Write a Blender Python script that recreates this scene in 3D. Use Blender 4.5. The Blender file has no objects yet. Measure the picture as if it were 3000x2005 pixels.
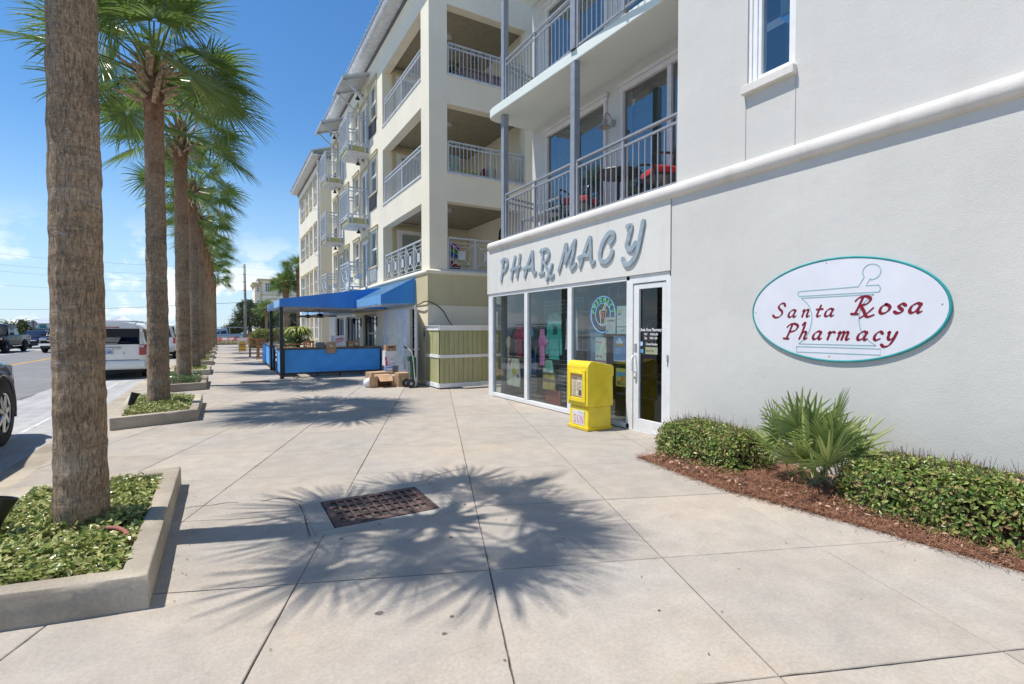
import bpy, bmesh, math, random
from mathutils import Vector, Matrix, noise
rnd = random.Random(7)
SC = bpy.context.scene
COL = SC.collection
R = math.radians
PI = math.pi

# ------------------------------------------------------------------ camera
cam = bpy.data.cameras.new('camera')
cam.sensor_width = 36.0; cam.lens = 17.678; cam.clip_start = 0.05; cam.clip_end = 9000
camo = bpy.data.objects.new('camera', cam); COL.objects.link(camo)
camo.location = (0, 0, 1.5)
camo.rotation_euler = (R(90 - 1.44), 0, R(-29.95))
SC.camera = camo

# ------------------------------------------------------------------ sky, sun, exposure
SUN_EL = 65.6
TO_SUN = Vector((-0.938 * math.cos(R(SUN_EL)), 0.346 * math.cos(R(SUN_EL)), math.sin(R(SUN_EL))))
w = bpy.data.worlds.new('World'); SC.world = w; w.use_nodes = True
nt = w.node_tree; N = nt.nodes; LK = nt.links
for n in list(N): N.remove(n)
out = N.new('ShaderNodeOutputWorld'); bg = N.new('ShaderNodeBackground'); bg.inputs['Strength'].default_value = 0.15
sky = N.new('ShaderNodeTexSky'); sky.sky_type = 'NISHITA'; sky.sun_disc = False
sky.sun_elevation = R(SUN_EL); sky.sun_rotation = math.atan2(-0.938, 0.346)
sky.altitude = 0; sky.air_density = 1.0; sky.dust_density = 0.0; sky.ozone_density = 2.6
hs = N.new('ShaderNodeHueSaturation'); hs.inputs['Saturation'].default_value = 1.24; hs.inputs['Value'].default_value = 0.76
LK.new(sky.outputs[0], hs.inputs['Color'])
tc = N.new('ShaderNodeTexCoord')
sep = N.new('ShaderNodeSeparateXYZ'); LK.new(tc.outputs['Generated'], sep.inputs[0])
mp = N.new('ShaderNodeMapping'); mp.inputs['Scale'].default_value = (5.0, 5.0, 8.5); mp.inputs['Location'].default_value = (1.3, 0.4, 0.2)
LK.new(tc.outputs['Generated'], mp.inputs[0])
nz = N.new('ShaderNodeTexNoise'); nz.inputs['Scale'].default_value = 1.5; nz.inputs['Detail'].default_value = 9; nz.inputs['Roughness'].default_value = 0.58
LK.new(mp.outputs[0], nz.inputs['Vector'])
ramp = N.new('ShaderNodeMapRange'); ramp.inputs[1].default_value = 0.50; ramp.inputs[2].default_value = 0.58; ramp.interpolation_type = 'SMOOTHSTEP'
LK.new(nz.outputs['Fac'], ramp.inputs[0])
hm = N.new('ShaderNodeMapRange'); hm.inputs[1].default_value = 0.20; hm.inputs[2].default_value = 0.03; hm.interpolation_type = 'SMOOTHSTEP'
LK.new(sep.outputs['Z'], hm.inputs[0])
mu = N.new('ShaderNodeMath'); mu.operation = 'MULTIPLY'; LK.new(ramp.outputs[0], mu.inputs[0]); LK.new(hm.outputs[0], mu.inputs[1])
mu2 = N.new('ShaderNodeMath'); mu2.operation = 'MULTIPLY'; mu2.inputs[1].default_value = 0.9; LK.new(mu.outputs[0], mu2.inputs[0])
mixc = N.new('ShaderNodeMix'); mixc.data_type = 'RGBA'
hz = N.new('ShaderNodeMapRange'); hz.inputs[1].default_value = 0.34; hz.inputs[2].default_value = -0.02; hz.inputs[3].default_value = 0.0; hz.inputs[4].default_value = 0.78; hz.interpolation_type = 'SMOOTHSTEP'
LK.new(sep.outputs['Z'], hz.inputs[0])
hmix = N.new('ShaderNodeMix'); hmix.data_type = 'RGBA'; LK.new(hz.outputs[0], hmix.inputs[0]); LK.new(hs.outputs[0], hmix.inputs[6]); hmix.inputs[7].default_value = (2.45, 3.55, 4.75, 1)   # sea-level haze, pale blue
LK.new(mu2.outputs[0], mixc.inputs[0]); LK.new(hmix.outputs[2], mixc.inputs[6]); mixc.inputs[7].default_value = (5.6, 5.65, 5.8, 1)
LK.new(mixc.outputs[2], bg.inputs['Color']); LK.new(bg.outputs[0], out.inputs[0])
sl = bpy.data.lights.new('sun', 'SUN'); sl.energy = 4.0; sl.angle = R(0.53); sl.color = (1.0, 0.955, 0.885)
so = bpy.data.objects.new('sun', sl); COL.objects.link(so); so.rotation_euler = TO_SUN.to_track_quat('Z', 'Y').to_euler(); so.location = (-8, 6, 30)
SC.view_settings.view_transform = 'Standard'; SC.view_settings.look = 'None'
SC.view_settings.exposure = 0.5; SC.view_settings.gamma = 1.0; SC.view_settings.use_curve_mapping = False
SC.cycles.max_bounces = 8; SC.cycles.transparent_max_bounces = 12

# ------------------------------------------------------------------ materials
def nodes(name):
    m = bpy.data.materials.new(name); m.use_nodes = True
    t = m.node_tree; b = t.nodes['Principled BSDF']
    return m, t, b
def ramp_node(t, stops):
    r = t.nodes.new('ShaderNodeValToRGB'); e = r.color_ramp.elements
    while len(e) < len(stops): e.new(0.5)
    for i, (p, c) in enumerate(stops): e[i].position = p; e[i].color = (*c, 1)
    return r
def tex(t, kind, scale, coord='Object', vec=(1, 1, 1), detail=5, rough=0.55, **kw):
    c = t.nodes.new('ShaderNodeTexCoord')
    mpn = t.nodes.new('ShaderNodeMapping'); mpn.inputs['Scale'].default_value = vec
    if coord == 'World':
        g = t.nodes.new('ShaderNodeNewGeometry'); t.links.new(g.outputs['Position'], mpn.inputs[0])
    else:
        t.links.new(c.outputs[coord], mpn.inputs[0])
    n = t.nodes.new(kind); n.inputs['Scale'].default_value = scale
    if 'Detail' in n.inputs: n.inputs['Detail'].default_value = detail
    if 'Roughness' in n.inputs: n.inputs['Roughness'].default_value = rough
    for k, v in kw.items():
        if k in n.inputs: n.inputs[k].default_value = v
        elif hasattr(n, k): setattr(n, k, v)
    t.links.new(mpn.outputs[0], n.inputs['Vector'])
    return n
def mixrgb(t, fac, a, b, mode='MIX'):
    n = t.nodes.new('ShaderNodeMix'); n.data_type = 'RGBA'; n.blend_type = mode
    for sock, v in (('Factor', fac), ('A', a), ('B', b)):
        s = n.inputs[sock] if sock != 'Factor' else n.inputs[0]
        if sock == 'A': s = n.inputs[6]
        if sock == 'B': s = n.inputs[7]
        if hasattr(v, 'links') or hasattr(v, 'is_linked'): t.links.new(v, s)
        elif isinstance(v, (int, float)): s.default_value = v
        else: s.default_value = (*v[:3], 1)
    return n.outputs[2]
def mrange(t, src, a, b, c=0.0, d=1.0):
    n = t.nodes.new('ShaderNodeMapRange'); n.inputs[1].default_value = a; n.inputs[2].default_value = b
    n.inputs[3].default_value = c; n.inputs[4].default_value = d
    t.links.new(src, n.inputs[0]); return n.outputs[0]
def bump(t, b, src, strength=0.3, dist=0.01):
    n = t.nodes.new('ShaderNodeBump'); n.inputs['Strength'].default_value = strength; n.inputs['Distance'].default_value = dist
    t.links.new(src, n.inputs['Height'])
    if b.inputs['Normal'].is_linked:
        t.links.new(b.inputs['Normal'].links[0].from_socket, n.inputs['Normal'])
    t.links.new(n.outputs[0], b.inputs['Normal'])
def mat(name, col, rough=0.6, var=0.08, scale=3.0, bmp=0.0, bscale=60.0, bdist=0.004, metal=0.0, spec=0.5, coord='World', vec=(1, 1, 1), coat=0.0, var2=None, emit=None):
    m, t, b = nodes(name)
    b.inputs['Roughness'].default_value = rough; b.inputs['Metallic'].default_value = metal
    b.inputs['Specular IOR Level'].default_value = spec
    if coat: b.inputs['Coat Weight'].default_value = coat; b.inputs['Coat Roughness'].default_value = 0.04
    if var > 0:
        n = tex(t, 'ShaderNodeTexNoise', scale, coord, vec)
        lo = tuple(max(0, c * (1 - var * 2.2)) for c in col); hi = tuple(min(1, c * (1 + var * 1.6)) for c in (var2 or col))
        r = ramp_node(t, [(0.32, lo), (0.68, hi)]); t.links.new(n.outputs['Fac'], r.inputs[0])
        t.links.new(r.outputs[0], b.inputs['Base Color'])
    else:
        b.inputs['Base Color'].default_value = (*col, 1)
    if bmp > 0:
        n2 = tex(t, 'ShaderNodeTexNoise', bscale, coord, vec, detail=3)
        bump(t, b, n2.outputs['Fac'], bmp, bdist)
    if emit: b.inputs['Emission Color'].default_value = (*emit[:3], 1); b.inputs['Emission Strength'].default_value = emit[3]
    return m

def concrete_mat(name, c1, c2, speck=0.5, perobj=0.06, streak=0.0):
    m, t, b = nodes(name)
    big = tex(t, 'ShaderNodeTexNoise', 0.55, 'World', detail=6, rough=0.6)
    mid = tex(t, 'ShaderNodeTexNoise', 4.0, 'World', detail=8, rough=0.65)
    r1 = mrange(t, big.outputs['Fac'], 0.36, 0.64)
    col = mixrgb(t, r1, c1, c2)
    r2 = mrange(t, mid.outputs['Fac'], 0.3, 0.7, 0.87, 1.10)
    col = mixrgb(t, 1.0, col, r2, 'MULTIPLY')
    gr = tex(t, 'ShaderNodeTexNoise', 48.0, 'World', detail=6, rough=0.7)
    col = mixrgb(t, 1.0, col, mrange(t, gr.outputs['Fac'], 0.3, 0.7, 0.86, 1.12), 'MULTIPLY')
    if streak:
        sk = tex(t, 'ShaderNodeTexNoise', 1.0, 'World', vec=(5.0, 0.22, 1), detail=8, rough=0.7)
        col = mixrgb(t, 1.0, col, mrange(t, sk.outputs['Fac'], 0.3, 0.7, 1 - streak, 1 + streak), 'MULTIPLY')
    # stains with their own shape
    st = tex(t, 'ShaderNodeTexNoise', 1.7, 'World', detail=9, rough=0.7)
    col = mixrgb(t, mrange(t, st.outputs['Fac'], 0.60, 0.72, 0.0, 0.20), col, (0.30, 0.27, 0.235))
    # aggregate flecks
    v = tex(t, 'ShaderNodeTexVoronoi', 62.0, 'World')
    sepc = t.nodes.new('ShaderNodeSeparateColor'); t.links.new(v.outputs['Color'], sepc.inputs[0])
    f1 = mrange(t, v.outputs['Distance'], 0.22, 0.14)
    pick = mrange(t, sepc.outputs[0], 0.90, 0.92)
    mm = t.nodes.new('ShaderNodeMath'); mm.operation = 'MULTIPLY'; t.links.new(f1, mm.inputs[0]); t.links.new(pick, mm.inputs[1])
    mm2 = t.nodes.new('ShaderNodeMath'); mm2.operation = 'MULTIPLY'; t.links.new(mm.outputs[0], mm2.inputs[0]); mm2.inputs[1].default_value = speck
    col = mixrgb(t, mm2.outputs[0], col, (0.13, 0.11, 0.10))
    pick2 = mrange(t, sepc.outputs[1], 0.86, 0.88)
    m3 = t.nodes.new('ShaderNodeMath'); m3.operation = 'MULTIPLY'; t.links.new(f1, m3.inputs[0]); t.links.new(pick2, m3.inputs[1])
    m4 = t.nodes.new('ShaderNodeMath'); m4.operation = 'MULTIPLY'; t.links.new(m3.outputs[0], m4.inputs[0]); m4.inputs[1].default_value = speck
    col = mixrgb(t, m4.outputs[0], col, (0.66, 0.62, 0.56))
    if perobj:
        oi = t.nodes.new('ShaderNodeObjectInfo')
        col = mixrgb(t, 1.0, col, mrange(t, oi.outputs['Random'], 0, 1, 1 - perobj, 1 + perobj), 'MULTIPLY')
    t.links.new(col, b.inputs['Base Color']); b.inputs['Roughness'].default_value = 0.86; b.inputs['Specular IOR Level'].default_value = 0.3
    fn = tex(t, 'ShaderNodeTexNoise', 130.0, 'World', detail=3)
    bump(t, b, fn.outputs['Fac'], 0.28, 0.004)
    bump(t, b, mid.outputs['Fac'], 0.2, 0.01)
    return m

def stucco(name, col, var=0.035, streak=0.0):
    m, t, b = nodes(name)
    n = tex(t, 'ShaderNodeTexNoise', 0.9, 'World', detail=6)
    c = mixrgb(t, mrange(t, n.outputs['Fac'], 0.3, 0.7), tuple(x * (1 - var * 2) for x in col), tuple(min(1, x * (1 + var)) for x in col))
    if streak:
        s = tex(t, 'ShaderNodeTexNoise', 1.0, 'World', vec=(3.5, 3.5, 0.35), detail=7, rough=0.65)
        c = mixrgb(t, mrange(t, s.outputs['Fac'], 0.52, 0.75, 0, streak), c, tuple(x * k for x, k in zip(col, (0.62, 0.56, 0.48))))
    t.links.new(c, b.inputs['Base Color']); b.inputs['Roughness'].default_value = 0.9; b.inputs['Specular IOR Level'].default_value = 0.25
    f = tex(t, 'ShaderNodeTexNoise', 75.0, 'World', detail=4, rough=0.6)
    bump(t, b, f.outputs['Fac'], 0.35, 0.006)
    g = tex(t, 'ShaderNodeTexNoise', 2.2, 'World', detail=3)
    bump(t, b, g.outputs['Fac'], 0.25, 0.03)
    return m

def leaf_mat(name, cols, rough=0.35, trans=0.25, spec=0.5):
    m, t, b = nodes(name)
    g = t.nodes.new('ShaderNodeNewGeometry')
    st = [(i / max(1, len(cols) - 1), c) for i, c in enumerate(cols)]
    r = ramp_node(t, st); t.links.new(g.outputs['Random Per Island'], r.inputs[0])
    t.links.new(r.outputs[0], b.inputs['Base Color'])
    b.inputs['Roughness'].default_value = rough; b.inputs['Specular IOR Level'].default_value = spec
    tr = t.nodes.new('ShaderNodeBsdfTranslucent'); t.links.new(r.outputs[0], tr.inputs[0])
    mx = t.nodes.new('ShaderNodeMixShader'); mx.inputs[0].default_value = trans
    t.links.new(b.outputs[0], mx.inputs[1]); t.links.new(tr.outputs[0], mx.inputs[2])
    t.links.new(mx.outputs[0], t.nodes['Material Output'].inputs[0])
    return m

def glass_mat(name, tint=(0.3, 0.4, 0.42), ior=1.5, refl=0.0, rough=0.0):
    m, t, b = nodes(name); t.nodes.remove(b)
    tr = t.nodes.new('ShaderNodeBsdfTransparent'); tr.inputs[0].default_value = (*tint, 1)
    gl = t.nodes.new('ShaderNodeBsdfGlossy'); gl.inputs['Roughness'].default_value = rough; gl.inputs[0].default_value = (0.93, 0.95, 0.97, 1)
    fr = t.nodes.new('ShaderNodeFresnel'); gg = t.nodes.new('ShaderNodeNewGeometry'); t.links.new(mrange(t, gg.outputs['Backfacing'], 0, 1, ior, 1 / ior), fr.inputs[0])
    ad = t.nodes.new('ShaderNodeMath'); ad.operation = 'ADD'; ad.use_clamp = True; t.links.new(fr.outputs[0], ad.inputs[0]); ad.inputs[1].default_value = refl
    mx = t.nodes.new('ShaderNodeMixShader'); t.links.new(ad.outputs[0], mx.inputs[0])
    t.links.new(tr.outputs[0], mx.inputs[1]); t.links.new(gl.outputs[0], mx.inputs[2])
    t.links.new(mx.outputs[0], t.nodes['Material Output'].inputs[0])
    return m

def bark_mat(name):
    m, t, b = nodes(name)
    def ridge(scale, vec, wd, detail=5, dist=1.0):
        n = tex(t, 'ShaderNodeTexNoise', scale, 'Object', vec=vec, detail=detail, rough=0.6, Distortion=dist)
        s = t.nodes.new('ShaderNodeMath'); s.operation = 'SUBTRACT'; t.links.new(n.outputs['Fac'], s.inputs[0]); s.inputs[1].default_value = 0.5
        a = t.nodes.new('ShaderNodeMath'); a.operation = 'ABSOLUTE'; t.links.new(s.outputs[0], a.inputs[0])
        return mrange(t, a.outputs[0], wd, 0.0)
    crack = ridge(5.5, (6.5, 6.5, 0.7), 0.020, 4, 0.3)
    fine = tex(t, 'ShaderNodeTexNoise', 26.0, 'Object', vec=(2.6, 2.6, 0.7), detail=8, rough=0.7)
    big = tex(t, 'ShaderNodeTexNoise', 1.9, 'Object', vec=(1, 1, 1.5), detail=7, rough=0.62)
    ringl = ridge(5.0, (0.55, 0.55, 3.6), 0.02, 6, 0.8)
    ring = tex(t, 'ShaderNodeTexNoise', 6.0, 'Object', vec=(0.4, 0.4, 3.2), detail=6, rough=0.6)
    c = mixrgb(t, mrange(t, fine.outputs['Fac'], 0.32, 0.70), (0.135, 0.092, 0.058), (0.49, 0.35, 0.225))
    c = mixrgb(t, mrange(t, big.outputs['Fac'], 0.52, 0.66, 0.0, 0.72), c, (0.10, 0.072, 0.05))
    c = mixrgb(t, mrange(t, big.outputs['Fac'], 0.46, 0.32, 0.0, 0.45), c, (0.46, 0.385, 0.31))
    c = mixrgb(t, mrange(t, ring.outputs['Fac'], 0.55, 0.66, 0.0, 0.4), c, (0.16, 0.115, 0.08))
    pick = tex(t, 'ShaderNodeTexNoise', 1.6, 'Object', detail=2)
    pk = t.nodes.new('ShaderNodeMath'); pk.operation = 'MULTIPLY'; t.links.new(ringl, pk.inputs[0]); t.links.new(mrange(t, pick.outputs['Fac'], 0.40, 0.55, 0.0, 0.8), pk.inputs[1])
    c = mixrgb(t, pk.outputs[0], c, (0.62, 0.54, 0.45))
    ck = t.nodes.new('ShaderNodeMath'); ck.operation = 'MULTIPLY'; t.links.new(crack, ck.inputs[0]); ck.inputs[1].default_value = 0.72
    c = mixrgb(t, ck.outputs[0], c, (0.042, 0.03, 0.022))
    fl = tex(t, 'ShaderNodeTexNoise', 30.0, 'Object', vec=(0.9, 0.9, 1.2), detail=3)
    c = mixrgb(t, mrange(t, fl.outputs['Fac'], 0.68, 0.74, 0.0, 0.55), c, (0.50, 0.44, 0.37))
    co = t.nodes.new('ShaderNodeTexCoord'); sz = t.nodes.new('ShaderNodeSeparateXYZ'); t.links.new(co.outputs['Object'], sz.inputs[0])
    c = mixrgb(t, mrange(t, sz.outputs['Z'], 3.6, 5.2, 0.0, 0.6), c, mixrgb(t, fine.outputs['Fac'], (0.15, 0.072, 0.042), (0.46, 0.24, 0.14)))   # young fibrous bark near the crown
    t.links.new(c, b.inputs['Base Color']); b.inputs['Roughness'].default_value = 0.92; b.inputs['Specular IOR Level'].default_value = 0.2
    bump(t, b, mrange(t, crack, 1.0, 0.0), 0.5, 0.007)
    bump(t, b, fine.outputs['Fac'], 0.7, 0.010)
    bump(t, b, pk.outputs[0], 0.8, 0.012)
    bump(t, b, ring.outputs['Fac'], 0.7, 0.018)
    return m

MT = {}
MT['slab'] = concrete_mat('sidewalk concrete', (0.345, 0.318, 0.285), (0.405, 0.345, 0.28), 0.65)
MT['kerb'] = concrete_mat('cast kerb concrete', (0.25, 0.21, 0.165), (0.50, 0.44, 0.345), 0.6)
MT['apron'] = concrete_mat('drain collar concrete', (0.33, 0.305, 0.27), (0.36, 0.33, 0.285), 0.6)
MT['joint'] = mat('joint filler', (0.12, 0.105, 0.09), 0.95, 0.3, 12)
MT['white_stucco'] = stucco('pale grey white stucco', (0.60, 0.585, 0.545), 0.03, 0.07)
MT['lintel_stucco'] = stucco('white lintel stucco', (0.665, 0.65, 0.605), 0.02, 0.28)
MT['mould'] = stucco('moulding stucco', (0.70, 0.66, 0.615), 0.05, 0.45)
MT['soffit'] = stucco('pale green soffit', (0.70, 0.75, 0.69), 0.02)
MT['cream'] = stucco('cream stucco', (0.80, 0.735, 0.59), 0.03, 0.10)
MT['cream_dark'] = stucco('tan base stucco', (0.57, 0.50, 0.31), 0.05, 0.15)
MT['trim_tan'] = stucco('tan window trim', (0.55, 0.475, 0.30), 0.03)
MT['rail_grey'] = mat('painted grey metal', (0.27, 0.29, 0.32), 0.42, 0.05, 8, spec=0.5)
MT['rail_light'] = mat('painted pale grey metal', (0.50, 0.53, 0.56), 0.42, 0.05, 8)
MT['alu'] = mat('white painted aluminium', (0.72, 0.72, 0.71), 0.38, 0.03, 6)
MT['frame_beige'] = mat('off white window frame', (0.66, 0.62, 0.585), 0.45, 0.03, 6)
MT['white'] = mat('white paint', (0.78, 0.78, 0.77), 0.5, 0.03, 5)
MT['white_dirty'] = mat('weathered white paint', (0.70, 0.69, 0.68), 0.6, 0.09, 6)
MT['glass_store'] = glass_mat('shop window glass', (0.60, 0.68, 0.69), 1.5, 0.06)
MT['glass_door'] = glass_mat('tinted door glass', (0.12, 0.13, 0.14), 1.45, 0.02)
MT['glass_blue'] = glass_mat('window glass', (0.34, 0.42, 0.44), 1.5, 0.17)
MT['glass_car'] = glass_mat('car glass', (0.07, 0.08, 0.09), 1.5, 0.06)
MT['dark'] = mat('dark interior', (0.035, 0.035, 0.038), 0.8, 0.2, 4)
MT['room'] = mat('room wall', (0.36, 0.38, 0.38), 0.9, 0.1, 2)
MT['blue'] = mat('blue awning canvas', (0.015, 0.27, 0.68), 0.5, 0.07, 2.5, 0.6, 5, 0.03, vec=(1, 1, 0.4))
_t = MT['blue'].node_tree; _tr = _t.nodes.new('ShaderNodeBsdfTranslucent'); _tr.inputs[0].default_value = (0.0, 0.27, 0.80, 1); _mx = _t.nodes.new('ShaderNodeMixShader'); _mx.inputs[0].default_value = 0.32
_t.links.new(_t.nodes['Principled BSDF'].outputs[0], _mx.inputs[1]); _t.links.new(_tr.outputs[0], _mx.inputs[2]); _t.links.new(_mx.outputs[0], _t.nodes['Material Output'].inputs[0])
_b = MT['blue'].node_tree.nodes['Principled BSDF']; _b.inputs['Coat Weight'].default_value = 0.9; _b.inputs['Coat Roughness'].default_value = 0.22; _b.inputs['Sheen Weight'].default_value = 1.0; _b.inputs['Sheen Roughness'].default_value = 0.4; _b.inputs['Sheen Tint'].default_value = (0.5, 0.8, 1.0, 1)
MT['blue_panel'] = mat('blue painted panel', (0.075, 0.38, 0.86), 0.6, 0.05, 5, 0.1, 120, 0.003)
MT['canvas_under'] = mat('grey canvas lining', (0.50, 0.48, 0.49), 0.85, 0.06, 4)
MT['black'] = mat('black paint', (0.018, 0.018, 0.022), 0.4, 0.1, 8)
MT['rubber'] = mat('tyre rubber', (0.022, 0.022, 0.023), 0.85, 0.15, 20, 0.2, 90)
MT['chrome'] = mat('chrome', (0.75, 0.76, 0.78), 0.12, 0.0, metal=1.0)
MT['alloy'] = mat('alloy wheel', (0.45, 0.46, 0.48), 0.25, 0.04, 9, metal=0.9)
MT['wood'] = mat('oiled teak', (0.34, 0.16, 0.065), 0.55, 0.18, 7, 0.2, 40, vec=(1, 1, 0.3))
MT['wood_top'] = mat('varnished counter board', (0.25, 0.12, 0.06), 0.35, 0.2, 6)
MT['card'] = mat('corrugated cardboard', (0.50, 0.315, 0.175), 0.85, 0.08, 6, 0.05, 60)
MT['card_dark'] = mat('brown cardboard', (0.36, 0.215, 0.12), 0.85, 0.08, 6)
MT['tape'] = mat('packing tape', (0.55, 0.42, 0.27), 0.3, 0.03, 6)
MT['yellow'] = mat('yellow moulded plastic', (0.80, 0.60, 0.022), 0.38, 0.05, 5, 0.06, 200, 0.002, coat=0.15)
MT['yellow_old'] = mat('weathered yellow plastic', (0.74, 0.52, 0.02), 0.5, 0.10, 4, 0.08, 150, 0.002)
MT['green_board'] = mat('olive green fence board', (0.40, 0.385, 0.19), 0.7, 0.07, 3.5, 0.15, 40, 0.004, vec=(6, 6, 0.6))
MT['iron'] = mat('rusty cast iron', (0.105, 0.060, 0.052), 0.75, 0.3, 14, 0.4, 90, 0.006)
MT['iron_dark'] = mat('drain shaft', (0.03, 0.028, 0.027), 0.9, 0.2, 6)
MT['straw'] = leaf_mat('pine straw', [(0.13, 0.05, 0.028), (0.25, 0.10, 0.055), (0.36, 0.17, 0.095), (0.44, 0.27, 0.17)], 0.8, 0.05)
MT['mulch'] = mat('pine straw bed', (0.16, 0.075, 0.045), 0.95, 0.35, 9, 0.8, 40, 0.03)
MT['soil'] = mat('planter soil', (0.085, 0.06, 0.042), 0.95, 0.3, 12, 0.8, 35, 0.03)
MT['bark'] = bark_mat('palm bark')
MT['boot'] = mat('dry palm boot', (0.40, 0.285, 0.185), 0.9, 0.22, 8, 0.5, 40, 0.01, coord='Object', vec=(3, 3, 0.6))
MT['boot_red'] = mat('fibrous palm sheath', (0.28, 0.145, 0.085), 0.95, 0.22, 10, 0.5, 50, 0.01, coord='Object')
MT['frond'] = leaf_mat('palm frond', [(0.086, 0.15, 0.03), (0.133, 0.214, 0.042), (0.195, 0.275, 0.06), (0.311, 0.356, 0.105)], 0.30, 0.38, 0.5)
MT['petiole'] = mat('palm petiole', (0.15, 0.185, 0.05), 0.4, 0.12, 5, coord='Object')
MT['palmetto'] = leaf_mat('palmetto leaf', [(0.168, 0.24, 0.07), (0.252, 0.327, 0.098), (0.402, 0.443, 0.154)], 0.38, 0.25, 0.5)
MT['hedge'] = leaf_mat('hedge leaf', [(0.072, 0.138, 0.026), (0.145, 0.232, 0.043), (0.246, 0.341, 0.072), (0.377, 0.435, 0.123), (0.464, 0.275, 0.145)], 0.32, 0.3, 0.5)
MT['cover'] = leaf_mat('ground cover leaf', [(0.077, 0.127, 0.026), (0.176, 0.242, 0.055), (0.308, 0.352, 0.094), (0.451, 0.462, 0.165), (0.55, 0.506, 0.242)], 0.33, 0.3, 0.5)
MT['cover_dark'] = leaf_mat('dark ground cover leaf', [(0.052, 0.111, 0.034), (0.104, 0.182, 0.052), (0.208, 0.293, 0.098)], 0.3, 0.25, 0.5)
MT['tree'] = leaf_mat('tree leaf', [(0.028, 0.045, 0.014), (0.05, 0.078, 0.022), (0.085, 0.11, 0.035), (0.12, 0.12, 0.05)], 0.45, 0.15)
MT['lime'] = leaf_mat('lime fern leaf', [(0.20, 0.27, 0.03), (0.33, 0.40, 0.06), (0.45, 0.47, 0.12)], 0.45, 0.3)
MT['twig'] = mat('shrub twig', (0.14, 0.09, 0.07), 0.9, 0.2, 20)
MT['asphalt'] = concrete_mat('bleached asphalt', (0.19, 0.185, 0.185), (0.215, 0.21, 0.205), 0.6, 0, 0.10)
MT['lane'] = concrete_mat('worn parking lane', (0.34, 0.335, 0.33), (0.41, 0.40, 0.39), 0.7, 0, 0.16)
MT['sand'] = mat('sand', (0.50, 0.46, 0.40), 0.95, 0.12, 0.3, 0.3, 20, 0.02)
MT['sea'] = mat('sea', (0.02, 0.12, 0.16), 0.12, 0.1, 0.05, 0.3, 2, 0.2)
MT['line_y'] = mat('yellow road paint', (0.55, 0.33, 0.06), 0.8, 0.15, 9)
MT['line_w'] = mat('faded white road paint', (0.52, 0.52, 0.52), 0.85, 0.15, 9)
MT['metal_roof'] = mat('galvalume roof', (0.62, 0.63, 0.64), 0.35, 0.05, 2, metal=0.35)
MT['letter_grey'] = mat('blue grey letter paint', (0.30, 0.36, 0.40), 0.5, 0.10, 9, 0.15, 60, 0.003)
MT['teal'] = mat('teal edge paint', (0.02, 0.30, 0.31), 0.4, 0.08, 10)
MT['teal_pale'] = mat('grey teal print', (0.30, 0.46, 0.49), 0.5, 0.03, 10)
MT['sign_white'] = mat('sign board white', (0.70, 0.70, 0.745), 0.35, 0.02, 3)
MT['maroon'] = mat('dark red print', (0.21, 0.004, 0.018), 0.4, 0.03, 8)
MT['carwhite'] = mat('white car paint', (0.76, 0.76, 0.74), 0.3, 0.02, 2, coat=0.6)
MT['carnavy'] = mat('navy car paint', (0.008, 0.010, 0.036), 0.22, 0.05, 2, coat=0.45, spec=0.3)
MT['carblack'] = mat('black car paint', (0.008, 0.009, 0.012), 0.25, 0.05, 2, spec=0.15)
MT['carblue'] = mat('dark blue car paint', (0.012, 0.02, 0.05), 0.25, 0.05, 2, spec=0.15)
MT['carsilver'] = mat('silver car paint', (0.42, 0.43, 0.45), 0.3, 0.03, 2, metal=0.5, coat=0.6)
MT['redlens'] = mat('red tail lens', (0.36, 0.008, 0.012), 0.15, 0.1, 25, coat=0.8)
MT['clearlens'] = mat('clear lamp lens', (0.62, 0.62, 0.63), 0.12, 0.05, 20, coat=0.8)
MT['amber'] = mat('amber lens', (0.65, 0.25, 0.02), 0.15, 0.05, 20, coat=0.8)
MT['pole'] = mat('weathered utility pole', (0.30, 0.265, 0.21), 0.9, 0.15, 3, 0.4, 30, vec=(4, 4, 0.4))
MT['green_metal'] = mat('green painted steel', (0.012, 0.075, 0.045), 0.4, 0.08, 8)
MT['lime_trim'] = mat('olive trim', (0.40, 0.37, 0.17), 0.7, 0.05, 4)
MT['red'] = mat('red cushion', (0.48, 0.03, 0.03), 0.8, 0.1, 9, 0.3, 60)
MT['neon_b'] = mat('neon blue', (0.2, 0.35, 0.6), 0.3, 0.0, emit=(0.25, 0.5, 1.0, 0.55))
MT['neon_g'] = mat('neon green', (0.1, 0.5, 0.2), 0.3, 0.0, emit=(0.15, 1.0, 0.35, 0.45))
MT['neon_y'] = mat('neon yellow', (0.6, 0.55, 0.3), 0.3, 0.0, emit=(1.0, 0.85, 0.5, 0.35))
MT['neon_r'] = mat('neon red', (0.6, 0.15, 0.15), 0.3, 0.0, emit=(1.0, 0.2, 0.2, 0.35))
_pc = {}
def cloth(col):
    k = ('cloth', tuple(col))
    if k not in _pc: _pc[k] = mat('cloth %d' % len(_pc), col, 0.9, 0.10, 5, 1.0, 6, 0.06, vec=(1, 2.2, 0.35))
    return _pc[k]
def plain(col, rough=0.6):
    k = (tuple(col), rough)
    if k not in _pc: _pc[k] = mat('paint %d' % len(_pc), col, rough, 0.05, 6)
    return _pc[k]

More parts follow.
